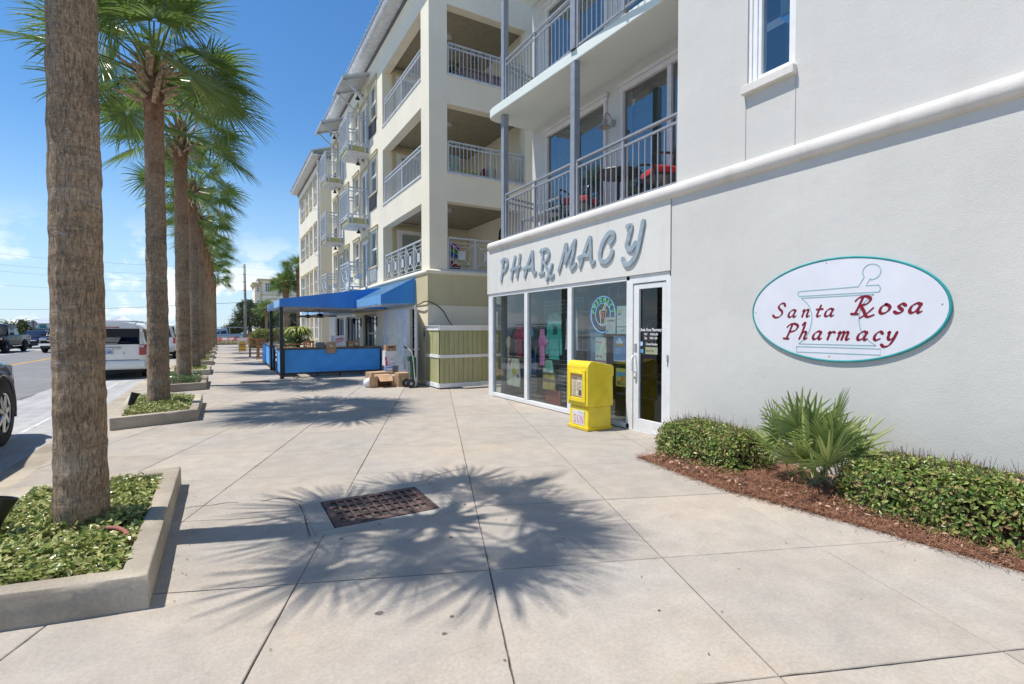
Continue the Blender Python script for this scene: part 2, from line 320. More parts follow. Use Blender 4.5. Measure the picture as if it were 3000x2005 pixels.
# ------------------------------------------------------------------ mesh building
class MB:
    def __init__(s): s.v = []; s.f = []
    def add(s, vs, fs):
        o = len(s.v); s.v += [Vector(p) for p in vs]; s.f += [tuple(i + o for i in f) for f in fs]; return s
    def box(s, x0, x1, y0, y1, z0, z1):
        if x0 > x1: x0, x1 = x1, x0
        if y0 > y1: y0, y1 = y1, y0
        if z0 > z1: z0, z1 = z1, z0
        return s.add([(x0, y0, z0), (x1, y0, z0), (x1, y1, z0), (x0, y1, z0), (x0, y0, z1), (x1, y0, z1), (x1, y1, z1), (x0, y1, z1)],
                     [(3, 2, 1, 0), (4, 5, 6, 7), (0, 1, 5, 4), (1, 2, 6, 5), (2, 3, 7, 6), (3, 0, 4, 7)])
    def obox(s, M, sx, sy, sz):
        o = len(s.v); s.box(-sx / 2, sx / 2, -sy / 2, sy / 2, -sz / 2, sz / 2)
        for i in range(o, len(s.v)): s.v[i] = M @ s.v[i]
        return s
    def beam(s, p, q, wx, wz, up=(0, 0, 1)):
        p = Vector(p); q = Vector(q); d = (q - p); l = d.length
        if l < 1e-6: return s
        d.normalize(); u = Vector(up)
        if abs(d.dot(u)) > 0.98: u = Vector((0, 1, 0))
        sd = d.cross(u).normalized(); u = sd.cross(d)
        vs = []
        for e in (p, q):
            for a, b in ((-1, -1), (1, -1), (1, 1), (-1, 1)): vs.append(e + sd * a * wx / 2 + u * b * wz / 2)
        return s.add(vs, [(3, 2, 1, 0), (4, 5, 6, 7), (0, 1, 5, 4), (1, 2, 6, 5), (2, 3, 7, 6), (3, 0, 4, 7)])
    def tube(s, pts, r, n=8, caps=True, closed=False):
        pts = [Vector(p) for p in pts]; k = len(pts); rings = []
        rr = r if isinstance(r, (list, tuple)) else [r] * k
        ref = None
        for i, p in enumerate(pts):
            if closed: d = pts[(i + 1) % k] - pts[i - 1]
            else: d = pts[min(i + 1, k - 1)] - pts[max(i - 1, 0)]
            d.normalize()
            if ref is None: ref = Vector((0, 0, 1)) if abs(d.z) < 0.9 else Vector((1, 0, 0))
            a = d.cross(ref)
            if a.length < 1e-4: a = d.cross(Vector((0.3, 1, 0.2)))
            a.normalize(); b = d.cross(a); ref = -b if False else ref
            rings.append([p + (a * math.cos(2 * PI * j / n) + b * math.sin(2 * PI * j / n)) * rr[i] for j in range(n)])
        return s.loft(rings, caps=caps and not closed, ringclosed=True, loop=closed)
    def loft(s, rings, caps=True, ringclosed=True, loop=False):
        n = len(rings[0]); k = len(rings); vs = [p for r in rings for p in r]; fs = []
        for i in range(k if loop else k - 1):
            i2 = (i + 1) % k
            for j in range(n if ringclosed else n - 1):
                j2 = (j + 1) % n
                fs.append((i * n + j, i * n + j2, i2 * n + j2, i2 * n + j))
        if caps:
            fs.append(tuple(reversed(range(n)))); fs.append(tuple((k - 1) * n + j for j in range(n)))
        return s.add(vs, fs)
    def lathe(s, prof, c=(0, 0, 0), n=20, axis='z', caps=False):
        c = Vector(c); rings = []
        for r, h in prof:
            ring = []
            for j in range(n):
                a = 2 * PI * j / n; x, y = r * math.cos(a), r * math.sin(a)
                ring.append(c + (Vector((x, y, h)) if axis == 'z' else Vector((h, x, y)) if axis == 'x' else Vector((y, h, x))))
            rings.append(ring)
        return s.loft(rings, caps=caps)
    def prism(s, poly, d0, d1, f):
        # poly: list of 2d points; f(u, v, d) -> 3d
        n = len(poly)
        vs = [f(u, v, d0) for u, v in poly] + [f(u, v, d1) for u, v in poly]
        fs = [tuple(range(n)), tuple(reversed(range(n, 2 * n)))] + [(i, i + n, (i + 1) % n + n, (i + 1) % n) for i in range(n)]
        return s.add(vs, fs)
    def quad(s, a, b, c, d): return s.add([a, b, c, d], [(0, 1, 2, 3)])
    def wall(s, us, vs, filled, f, d):
        """sheet of cells with real holes: f(u, v, depth) -> point"""
        nu, nv = len(us) - 1, len(vs) - 1; ix = {}
        def P(i, j, k):
            if (i, j, k) not in ix: ix[(i, j, k)] = len(s.v); s.v.append(Vector(f(us[i], vs[j], d * k)))
            return ix[(i, j, k)]
        F = [[filled((us[i] + us[i + 1]) / 2, (vs[j] + vs[j + 1]) / 2) for j in range(nv)] for i in range(nu)]
        g = lambda i, j: 0 <= i < nu and 0 <= j < nv and F[i][j]
        for i in range(nu):
            for j in range(nv):
                if not F[i][j]: continue
                s.f.append((P(i, j, 0), P(i + 1, j, 0), P(i + 1, j + 1, 0), P(i, j + 1, 0)))
                s.f.append((P(i, j, 1), P(i, j + 1, 1), P(i + 1, j + 1, 1), P(i + 1, j, 1)))
                if not g(i - 1, j): s.f.append((P(i, j, 0), P(i, j + 1, 0), P(i, j + 1, 1), P(i, j, 1)))
                if not g(i + 1, j): s.f.append((P(i + 1, j, 0), P(i + 1, j, 1), P(i + 1, j + 1, 1), P(i + 1, j + 1, 0)))
                if not g(i, j - 1): s.f.append((P(i, j, 0), P(i, j, 1), P(i + 1, j, 1), P(i + 1, j, 0)))
                if not g(i, j + 1): s.f.append((P(i, j + 1, 0), P(i + 1, j + 1, 0), P(i + 1, j + 1, 1), P(i, j + 1, 1)))
        return s

def wloc(o):
    p = Vector((0, 0, 0))
    while o is not None: p += o.location; o = o.parent
    return p
def mk(name, mb, m, parent=None, loc=None, smooth=False, bev=0.0, sub=0, norm=True):
    me = bpy.data.meshes.new(name)
    off = wloc(parent) if parent is not None else Vector(loc or (0, 0, 0))
    me.from_pydata([tuple(p - off) for p in mb.v], [], mb.f)
    if norm:
        bm = bmesh.new(); bm.from_mesh(me); bmesh.ops.recalc_face_normals(bm, faces=bm.faces); bm.to_mesh(me); bm.free()
    if m is not None: me.materials.append(m)
    if smooth:
        me.shade_smooth()
        if smooth is not True: me.set_sharp_from_angle(angle=R(smooth))
    o = bpy.data.objects.new(name, me); COL.objects.link(o)
    if parent is not None: o.parent = parent
    else: o.location = off
    if bev:
        b = o.modifiers.new('bevel', 'BEVEL'); b.width = bev; b.segments = 2; b.limit_method = 'ANGLE'; b.angle_limit = R(40)
    if sub:
        b = o.modifiers.new('subdivision', 'SUBSURF'); b.levels = sub; b.render_levels = sub
    return o
def tag(o, label=None, cat=None, group=None, kind=None):
    if label: o['label'] = label
    if cat: o['category'] = cat
    if group: o['group'] = group
    if kind: o['kind'] = kind
    return o
def thing(name, label, cat, loc=(0, 0, 0), rz=0, group=None):
    o = bpy.data.objects.new(name, None); COL.objects.link(o); o.empty_display_size = 0.2
    o.location = loc; o.rotation_euler = (0, 0, rz)
    return tag(o, label, cat, group)
def kids(o): return [c for c in bpy.data.objects if c.parent == o]
def dup(root, loc=None, rz=None, label=None, group=None, scale=None):
    r = root.copy(); COL.objects.link(r)
    if loc is not None: r.location = loc
    if rz is not None: r.rotation_euler = (0, 0, rz)
    if scale: r.scale = (scale,) * 3
    if label: r['label'] = label
    if group: r['group'] = group
    for ch in list(root.children):
        c = ch.copy(); COL.objects.link(c); c.parent = r
        for g in list(ch.children):
            d = g.copy(); COL.objects.link(d); d.parent = c
    return r
def inst(o, parent, **kw):
    """another piece that shares its mesh"""
    c = bpy.data.objects.new(o.name.split('.')[0], o.data); COL.objects.link(c); c.parent = parent
    for k, v in kw.items(): setattr(c, k, v)
    return c
def mesh_of(mb, name, m, smooth=False, norm=True):
    me = bpy.data.meshes.new(name); me.from_pydata([tuple(p) for p in mb.v], [], mb.f)
    if norm:
        bm = bmesh.new(); bm.from_mesh(me); bmesh.ops.recalc_face_normals(bm, faces=bm.faces); bm.to_mesh(me); bm.free()
    me.materials.append(m)
    if smooth:
        me.shade_smooth()
        if smooth is not True: me.set_sharp_from_angle(angle=R(smooth))
    return me
def place(me, name, parent, loc=(0, 0, 0), rot=(0, 0, 0), sc=(1, 1, 1)):
    o = bpy.data.objects.new(name, me); COL.objects.link(o); o.parent = parent
    o.location = loc; o.rotation_euler = rot; o.scale = sc; return o
def cr(pts, k=6):
    """Catmull-Rom through 2d or 3d points"""
    pts = [Vector(p) for p in pts]; o = []
    for i in range(len(pts) - 1):
        p0 = pts[max(i - 1, 0)]; p1 = pts[i]; p2 = pts[i + 1]; p3 = pts[min(i + 2, len(pts) - 1)]
        for j in range(k):
            t = j / k
            o.append(0.5 * ((2 * p1) + (p2 - p0) * t + (2 * p0 - 5 * p1 + 4 * p2 - p3) * t * t + (3 * p1 - p0 - 3 * p2 + p3) * t ** 3))
    o.append(pts[-1]); return o
# faces of walls: local (u to the right as seen, v up, d out of the wall)
def faceX(X, Y0, Z0, sg=1):      # wall looking towards -X (the street): u runs towards -Y
    return lambda u, v, d: Vector((X - d, Y0 - u, Z0 + v))
def faceY(Y, X0, Z0):            # wall looking towards -Y (the camera): u runs towards +X
    return lambda u, v, d: Vector((X0 + u, Y - d, Z0 + v))
def stroke(mb, pts, wd, f, d0, d1, pen=None, k=6, caps=True, smooth=True):
    """a brush stroke as a raised ribbon; pen = angle of a broad nib"""
    P = cr(pts, k) if smooth and len(pts) > 2 else [Vector(p) for p in pts]
    n = len(P); L = []; Rr = []
    for i, p in enumerate(P):
        t = P[min(i + 1, n - 1)] - P[max(i - 1, 0)]
        if t.length < 1e-7: t = Vector((1, 0))
        t.normalize(); nn = Vector((-t.y, t.x)); ww = wd
        if pen is not None:
            ww = wd * (0.30 + 0.70 * abs(math.sin(math.atan2(t.y, t.x) - pen)))
        L.append((p + nn * ww / 2, ww, t, nn)); Rr.append(p - nn * ww / 2)
    poly = [l[0] for l in L]
    if caps:
        p = P[-1]; ww, t, nn = L[-1][1:]
        poly += [p + (t * math.sin(a) + nn * math.cos(a)) * ww / 2 for a in (PI * 0.25, PI * 0.5, PI * 0.75)]
    poly_r = list(reversed(Rr))
    capn = len(poly) - n
    p = P[0]; ww, t, nn = L[0][1:]
    caps0 = [p + (-t * math.sin(a) - nn * math.cos(a)) * ww / 2 for a in (PI * 0.25, PI * 0.5, PI * 0.75)] if caps else []
    o = len(mb.v)
    # front strip + back omitted, side walls
    for q in ([l[0] for l in L] + Rr): mb.v.append(f(q.x, q.y, d1))
    for q in ([l[0] for l in L] + Rr): mb.v.append(f(q.x, q.y, d0))
    for i in range(n - 1):
        mb.f.append((o + i, o + i + 1, o + n + i + 1, o + n + i))
        mb.f.append((o + 2 * n + i, o + 2 * n + i + 1, o + i + 1, o + i))
        mb.f.append((o + n + i, o + n + i + 1, o + 3 * n + i + 1, o + 3 * n + i))
    if caps:
        for base, cs in ((0, caps0), (n - 1, poly[n:n + capn])):
            a = len(mb.v)
            for q in cs: mb.v.append(f(q.x, q.y, d1))
            for q in cs: mb.v.append(f(q.x, q.y, d0))
            ends = (o + n + base, o + base) if base == 0 else (o + base, o + n + base)
            e2 = (ends[0] + 2 * n, ends[1] + 2 * n)
            ring = [ends[0], a, a + 1, a + 2, ends[1]]; ring2 = [e2[0], a + 3, a + 4, a + 5, e2[1]]
            mb.f.append(tuple(ring))
            for i in range(4): mb.f.append((ring[i], ring[i + 1], ring2[i + 1], ring2[i]))
    return mb
def text(name, s, size, f, parent, m, d=0.002, shear=0.0, align='LEFT', bold=0.0, xs=1.0):
    c = bpy.data.curves.new('lettering', 'FONT'); c.body = s; c.size = size; c.shear = shear; c.align_x = align; c.offset = bold
    c.resolution_u = 2
    o = bpy.data.objects.new('lettering', c); COL.objects.link(o)
    dg = bpy.context.evaluated_depsgraph_get(); me = bpy.data.meshes.new_from_object(o.evaluated_get(dg))
    bpy.data.objects.remove(o); bpy.data.curves.remove(c)
    off = wloc(parent)
    for v in me.vertices: v.co = f(v.co.x * xs, v.co.y, d) - off
    me.materials.clear(); me.materials.append(m); me.name = name
    ob = bpy.data.objects.new(name, me); COL.objects.link(ob); ob.parent = parent
    return ob

# ================================================================== GROUND
def sheet(name, x0, x1, y0, y1, z, m, n=1):
    mb = MB(); mb.quad((x0, y0, z), (x1, y0, z), (x1, y1, z), (x0, y1, z))
    return tag(mk(name, mb, m), kind='structure')
sheet('ground', -3000, 3000, -300, 5000, -0.075, MT['sand'])
sheet('sea', -3000, 3000, 150, 5000, -0.06, MT['sea'])
road = sheet('road', -11.4, -3.84, -40, 66, -0.034, MT['asphalt'])
lane = sheet('parking_lane', -3.84, -2.02, -40, 62, -0.03, MT['lane'])
sheet('car_park', -40, -11.4, -40, 66, -0.038, MT['lane'])
sheet('cross_street', -60, 60, 62.5, 88, -0.05, MT['asphalt'])
for x in (-7.98, -7.80):
    mb = MB(); mb.quad((x, 20, -0.03), (x + 0.1, 20, -0.03), (x + 0.1, 60, -0.03), (x, 60, -0.03))
    mk('centre_line', mb, MT['line_y'], road)
for y0, y1 in ((9.2, 13.5), (14.5, 18.0), (26, 31), (33, 40)):
    mb = MB(); mb.quad((-2.62, y0, -0.026), (-2.55, y0, -0.026), (-2.55, y1, -0.026), (-2.62, y1, -0.026))
    mk('bay_line', mb, MT['line_w'], lane)
mb = MB()                                                   # open seam between lane and carriageway
mb.add([(-3.90, 14.7, -0.028), (-3.80, 14.75, -0.028), (-3.79, 15.4, -0.028), (-3.83, 15.95, -0.028), (-3.86, 15.4, -0.028)], [(0, 1, 2, 3, 4)])
mk('seam_crack', mb, MT['joint'], lane)
mb = MB(); mb.box(-2.03, -1.745, -6, 56, -0.2, -0.006)
tag(mk('kerb', mb, MT['kerb'], bev=0.01), kind='structure')

# pavement slabs on a grid turned 21.4 degrees from the street
pave = MB(); pave.box(-1.74, 8.4, -6, 56.3, -0.2, -0.0135)
pave = tag(mk('pavement', pave, MT['joint']), kind='structure')
GA = Vector((0.365, 0.931)).normalized(); GB = Vector((GA.y, -GA.x))
def clip(poly, a, b, c):                                    # keep a*x + b*y <= c
    o = []
    for i in range(len(poly)):
        p, q = poly[i], poly[(i + 1) % len(poly)]
        dp, dq = a * p[0] + b * p[1] - c, a * q[0] + b * q[1] - c
        if dp <= 0: o.append(p)
        if dp * dq < 0:
            t = dp / (dp - dq); o.append((p[0] + (q[0] - p[0]) * t, p[1] + (q[1] - p[1]) * t))
    return o
def area(p): return abs(sum(p[i - 1][0] * p[i][1] - p[i][0] * p[i - 1][1] for i in range(len(p)))) / 2
def rect_clip(p, x0, x1, y0, y1):
    for a in ((-1, 0, -x0), (1, 0, x1), (0, -1, -y0), (0, 1, y1)):
        p = clip(p, *a)
        if len(p) < 3: return []
    return p
def minus_rect(p, x0, x1, y0, y1):
    if len(rect_clip(p, x0, x1, y0, y1)) < 3: return [p]
    res = []
    for keep, rest in (((1, 0, x0), (-1, 0, -x0)), ((-1, 0, -x1), (1, 0, x1)), ((0, 1, y0), (0, -1, -y0)), ((0, -1, -y1), (0, 1, y1))):
        q = clip(p, *keep)
        if len(q) >= 3 and area(q) > 1e-4: res.append(q)
        p = clip(p, *rest)
        if len(p) < 3: break
    return res
def rough_edges(poly, n=14):
    o = []
    for i in range(len(poly)):
        p, q = Vector(poly[i]), Vector(poly[(i + 1) % len(poly)]); L = (q - p).length
        if L < .05: o.append(tuple(p)); continue
        t = (q - p) / L; nn = Vector((-t.y, t.x)); m = max(2, int(n * L))
        for j in range(m):
            d = 0 if j == 0 else abs(rnd.gauss(0, .0009)) + (.004 * rnd.random() if rnd.random() < .05 else 0)
            v = p + (q - p) * (j / m) + nn * d; o.append((v.x, v.y))
    if area(poly) and sum(poly[i - 1][0] * poly[i][1] - poly[i][0] * poly[i - 1][1] for i in range(len(poly))) < 0:
        o = []
        for i in range(len(poly)):
            p, q = Vector(poly[i]), Vector(poly[(i + 1) % len(poly)]); L = (q - p).length
            if L < .05: o.append(tuple(p)); continue
            t = (q - p) / L; nn = Vector((t.y, -t.x)); m = max(2, int(n * L))
            for j in range(m):
                d = 0 if j == 0 else abs(rnd.gauss(0, .0009)) + (.004 * rnd.random() if rnd.random() < .05 else 0)
                v = p + (q - p) * (j / m) + nn * d; o.append((v.x, v.y))
    return o
def slab_piece(mb, poly, z, th=0.05, b=0.004):
    c = Vector((sum(p[0] for p in poly) / len(poly), sum(p[1] for p in poly) / len(poly)))
    n = len(poly); A = []
    for p in poly:
        d = Vector(p) - c; A.append(c + d * max(0.2, 1 - b / max(d.length, 0.02)))
    vs = [(q.x, q.y, z) for q in A] + [(p[0], p[1], z - 0.004) for p in poly] + [(p[0], p[1], z - th) for p in poly]
    fs = [tuple(range(n))]
    for k in (0, n):
        fs += [(k + i, k + n + i, k + n + (i + 1) % n, k + (i + 1) % n) for i in range(n)]
    mb.add(vs, fs)
HOLES = [(0.57, 1.74, 3.83, 4.73), (0.32, 1.30, 15.75, 16.55), (0.40, 1.25, 27.5, 28.2), (0.40, 1.25, 37.0, 37.6)]
slabs = []
S = 1.142; gap = 0.003
for i in range(-30, 70):
    for j in range(-30, 40):
        a0, a1 = 3.085 + S * i, 3.085 + S * (i + 1); b0, b1 = 0.322 + S * j, 0.322 + S * (j + 1)
        sq = [GA * a + GB * b for a, b in ((a0 + gap, b0 + gap), (a0 + gap, b1 - gap), (a1 - gap, b1 - gap), (a1 - gap, b0 + gap))]
        sq = [(p.x, p.y) for p in sq]
        ps = []
        for rc in ((-1.745, 5.3, -5.9, 56.2), (5.304, 8.3, 10.08, 12.7)):
            p = rect_clip(sq, *rc)
            if len(p) >= 3 and area(p) > 0.004: ps.append(p)
        n0 = len(ps)
        for h in HOLES: ps = [q for p in ps for q in minus_rect(p, *h)]
        cut = len(ps) > n0
        if ps:
            c = Vector(ps[0][0]); slabs.append(((c - Vector((0.5, 1.5))).length, ps, cut))
slabs.sort(key=lambda t: t[0])
far = MB()
for k, (d, ps, cut) in enumerate(slabs):
    if k < 292:
        mb = MB(); z = rnd.uniform(-0.0012, 0.0012)
        for p in ps: slab_piece(mb, p if cut or k > 45 else rough_edges(p), z, b=0.0 if cut else .004)
        mk('paving_slab', mb, MT['slab'], pave, norm=False)
    else:
        for p in ps: slab_piece(far, p, 0.0)
tag(mk('distant_paving_slabs', far, MT['slab'], pave, norm=False), kind='stuff')

# hair cracks at the drain corner and black gum spots
def crackline(pts, wd):
    mb = MB()
    P = [Vector(p) for p in pts]
    for i in range(len(P) - 1):
        p, q = P[i], P[i + 1]; t = (q - p).normalized(); n = Vector((-t.y, t.x))
        w1, w2 = wd * rnd.uniform(0.4, 1.2), wd * rnd.uniform(0.4, 1.2)
        mb.quad((*(p + n * w1), 0.0028), (*(p - n * w1), 0.0028), (*(q - n * w2), 0.0028), (*(q + n * w2), 0.0028))
    return mb
for pts, wd in (([(-0.30, 4.98), (-0.22, 5.0), (-0.1, 4.96), (0.02, 4.97), (0.1, 4.92)], 0.005), ([(0.28, 4.86), (0.37, 4.88), (0.45, 4.85), (0.55, 4.75)], 0.008),
                ([(1.72, 4.72), (1.85, 4.83), (2.1, 4.9), (2.32, 4.96)], 0.004), ([(0.50, 4.76), (0.555, 4.6), (0.555, 4.3), (0.53, 3.85)], 0.006)):
    mk('crack', crackline(pts, wd), MT['joint'], pave, norm=False)
for x, y, r in ((0.70, 2.62, 0.022), (1.02, 2.40, 0.014), (0.93, 2.28, 0.014), (-0.35, 2.30, 0.02), (-0.18, 2.20, 0.02), (0.72, 3.70, 0.018), (1.03, 3.83, 0.013), (1.41, 3.33, 0.016), (0.55, 3.72, 0.014), (1.78, 3.9, 0.013), (1.3, 2.5, 0.009), (2.0, 1.9, 0.01)):
    mb = MB(); mb.add([(x + r * math.cos(a * PI / 5) * rnd.uniform(0.8, 1.1), y + r * math.sin(a * PI / 5) * rnd.uniform(0.6, 0.9), 0.0032) for a in range(10)], [tuple(range(10))])
    mk('gum_spot', mb, MT['joint'], pave)

# ---------------------------------------------------------------- drains
def drain(x0, x1, y0, y1, cx0, cx1, cy0, cy1, nx, ny, label, first):
    t = thing('drain_grate', label, 'drain', ((x0 + x1) / 2, (y0 + y1) / 2, 0), group='iron drain grates in the pavement')
    mb = MB()                                               # concrete collar in four strips
    for a in ((cx0, cx1, cy0, y0), (cx0, cx1, y1, cy1), (cx0, x0, y0, y1), (x1, cx1, y0, y1)):
        mb.box(a[0] + 0.003, a[1] - 0.003, a[2] + 0.003, a[3] - 0.003, -0.3, -0.001)
    mk('concrete_collar', mb, MT['apron'], t)
    mb = MB(); mb.box(x0, x1, y0, y1, -0.62, -0.6)
    for a in ((x0, x0 + .004, y0, y1), (x1 - .004, x1, y0, y1), (x0, x1, y0, y0 + .004), (x0, x1, y1 - .004, y1)): mb.box(*a, -0.6, -0.012)
    mk('shaft', mb, MT['iron_dark'], t)
    us, vs = [x0 + .006], [y0 + .006]
    fx = 0.055; px = (x1 - x0 - 2 * fx) / nx; py = (y1 - y0 - 2 * fx) / ny
    holes = []
    for i in range(nx):
        us += [x0 + fx + i * px + px * 0.17, x0 + fx + i * px + px * 0.83]
    for j in range(ny): vs += [y0 + fx + j * py + py * 0.10, y0 + fx + j * py + py * 0.90]
    us.append(x1 - .006); vs.append(y1 - .006)
    def filled(u, v):
        a = (u - x0 - fx) / px; b = (v - y0 - fx) / py
        if a < 0 or b < 0 or a > nx or b > ny: return True
        a %= 1; b %= 1
        return not (0.17 < a < 0.83 and 0.10 < b < 0.90)
    mb = MB(); mb.wall(us, vs, filled, lambda u, v, d: Vector((u, v, 0.003 - d)), 0.03)
    mk('grate', mb, MT['iron'], t, bev=0.003)
drain(0.72, 1.57, 3.93, 4.59, 0.57, 1.74, 3.83, 4.73, 11, 4, 'rusty iron drain grate in the foreground under the palm shadow', True)
drain(0.43, 1.19, 15.82, 16.40, 0.32, 1.30, 15.75, 16.55, 12, 2, 'iron drain grate in the pavement beside the blue patio corner post', False)
drain(0.5, 1.15, 27.6, 28.1, 0.40, 1.25, 27.5, 28.2, 12, 2, 'iron drain grate in the pavement near the wooden bar stools', False)
drain(0.5, 1.15, 37.1, 37.5, 0.40, 1.25, 37.0, 37.6, 12, 2, 'far iron drain grate in front of the yellow folding sign', False)

# ================================================================== PHARMACY BUILDING (white)
XW = 5.25
PHB = thing('pharmacy_building', 'pale grey white stucco building with a shop front below and railed balconies', 'building', (XW, 4.0, 0))
# lower wall to the right of the door, and lintel (1.5 cm proud), pier left of the glass
mb = MB(); mb.wall([-12, 4.82], [0, 3.27], lambda u, v: True, lambda u, v, d: Vector((XW + d, u, v)), 0.3)
mk('wall', mb, MT['white_stucco'], PHB)
mb = MB(); mb.box(XW - 0.012, XW + 0.3, 4.824, 10.22, 2.29, 3.27)
mk('lintel', mb, MT['lintel_stucco'], PHB, bev=0.006)
mb = MB(); mb.box(XW - 0.0135, XW + 0.02, 4.8175, 4.8215, 2.32, 3.25); mk('control_joint', mb, plain((.35, .35, .33)), PHB)
# upper storeys right of the balconies, with the tall window hole
def upfill(u, v): return not (3.16 < u < 3.72 and 4.28 < v < 6.1)
mb = MB(); mb.wall([-12, 3.16, 3.72, 4.74], [3.40, 4.28, 6.1, 11.5], upfill, lambda u, v, d: Vector((XW + 0.01 + d, u, v)), 0.3)
mk('upper_wall', mb, MT['white_stucco'], PHB)
mb = MB(); mb.box(XW + 0.3, 6.6, 4.6, 4.74, 3.4, 11.5); mk('return_wall', mb, MT['white_stucco'], PHB)
for y in (3.15, 3.73):                                      # hairline control joints under the window
    mb = MB(); mb.box(XW + 0.004, XW + 0.012, y - 0.002, y + 0.002, 3.42, 4.16); mk('control_joint', mb, plain((.42, .41, .39)), PHB)
# bullnose moulding
prof = [(0.02, 3.25), (-0.012, 3.255)] + [(-0.018 - 0.055 * math.sin(a), 3.345 - 0.085 * math.cos(a)) for a in [PI * i / 10 for i in range(11)]] + [(0.0, 3.43), (0.02, 3.43)]
ys = [-12 + 0.4 * i for i in range(56)] + [10.1]
rings = [[Vector((XW + px, y, pz)) for px, pz in prof] for y in ys]
rings.append([Vector((XW + px * 0.5 + 0.01, 10.19, 3.34 + (pz - 3.34) * 0.75)) for px, pz in prof])
mb = MB(); mb.loft(rings); mk('bullnose_moulding', mb, MT['mould'], PHB, smooth=50)
mb = MB(); mb.box(XW + 0.021, 6.7, 4.76, 10.19, 3.28, 3.425); mk('balcony_floor', mb, MT['mould'], PHB)
# inner wall behind the balconies with glazed openings
XI = 6.31
OP = [(4.80, 6.97), (7.36, 9.40)]
for z0, z1, zt in ((3.425, 5.86, 6.12), (6.31, 8.60, 8.95)):
    us = [4.60, 4.80, 6.97, 7.36, 9.40, 9.94]
    mb = MB(); mb.wall(us, [z0, z1, zt], lambda u, v: not (v < z1 and any(a < u < b for a, b in OP)), lambda u, v, d: Vector((XI + d, u, v)), 0.25)
    mk('balcony_wall', mb, MT['white_stucco'], PHB)
    for a, b in OP:
        fr = MB(); zz = z1 - 0.01
        fr.box(XI - 0.05, XI + 0.08, a, a + 0.07, z0, zz - .1); fr.box(XI - 0.05, XI + 0.08, b - 0.07, b, z0, zz - .1)
        fr.box(XI - 0.055, XI + 0.085, a - 0.02, b + 0.02, zz - 0.1, zz); fr.box(XI - 0.075, XI - 0.02, a - 0.05, b + 0.05, zz + 0.002, zz + 0.07)
        fr.box(XI - 0.04, XI + 0.07, a + 0.07, b - 0.07, z0, z0 + 0.08)
        mids = [5.83] if a < 5 else [8.38]
        for mdy in mids: fr.box(XI - 0.04, XI + 0.07, mdy - 0.045, mdy + 0.045, z0 + 0.08, zz - 0.1)
        o = mk('balcony_door', fr, MT['frame_beige'], PHB, bev=0.006)
        mb = MB(); mb.quad((XI + 0.01, a + .05, z0 + .05), (XI + 0.01, b - .05, z0 + .05), (XI + 0.01, b - .05, zz - .08), (XI + 0.01, a + .05, zz - .08))
        mk('pane', mb, MT['glass_blue'], o)
        # sheer curtain hanging inside
        mb = MB(); yy = [a + 0.1 + (b - a - 0.2) * i / 70 for i in range(71)]
        mb.loft([[Vector((XI + 0.22 + 0.025 * math.sin(i * 1.9) + 0.01 * math.sin(i * 0.7), y, z)) for z in (z0 + 0.02, zz - 0.1)] for i, y in enumerate(yy)], caps=False, ringclosed=False)
        mk('curtain', mb, plain((0.34, 0.355, 0.31), 0.9), o, smooth=True)
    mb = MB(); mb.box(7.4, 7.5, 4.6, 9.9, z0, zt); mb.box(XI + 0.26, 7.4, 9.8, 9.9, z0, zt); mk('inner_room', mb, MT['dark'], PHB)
# upper slab with a rounded outer corner, slightly angled like the photograph's
def slabpoly(z0, z1):
    poly = [(6.6, 4.75), (5.44, 4.75), (5.30, 7.2), (5.14, 9.78), (5.16, 9.92), (5.22, 9.99), (5.34, 10.03), (6.6, 10.03)]
    mb = MB(); mb.prism(poly, z0, z1, lambda u, v, d: Vector((u, v, d))); return mb
mk('balcony_slab', slabpoly(6.12, 6.31), MT['soffit'], PHB, bev=0.015)
mk('balcony_slab', slabpoly(8.96, 9.15), MT['soffit'], PHB, bev=0.015)
mb = MB(); mb.box(XI, 16, 9.94, 10.0, 3.43, 11.5); mb.box(5.5, 16, 9.99, 10.05, 0.0, 3.27); mk('end_wall', mb, MT['white_stucco'], PHB)
# posts
for y in (9.58, 7.08):
    for z0, z1 in ((3.43, 6.118), (6.312, 8.958)):
        mb = MB(); mb.box(5.28, 5.40, y - 0.06, y + 0.06, z0, z1); mb.box(5.262, 5.418, y - .078, y + .078, z0, z0 + 0.012)
        mk('balcony_post', mb, MT['rail_grey'], PHB, bev=0.004)
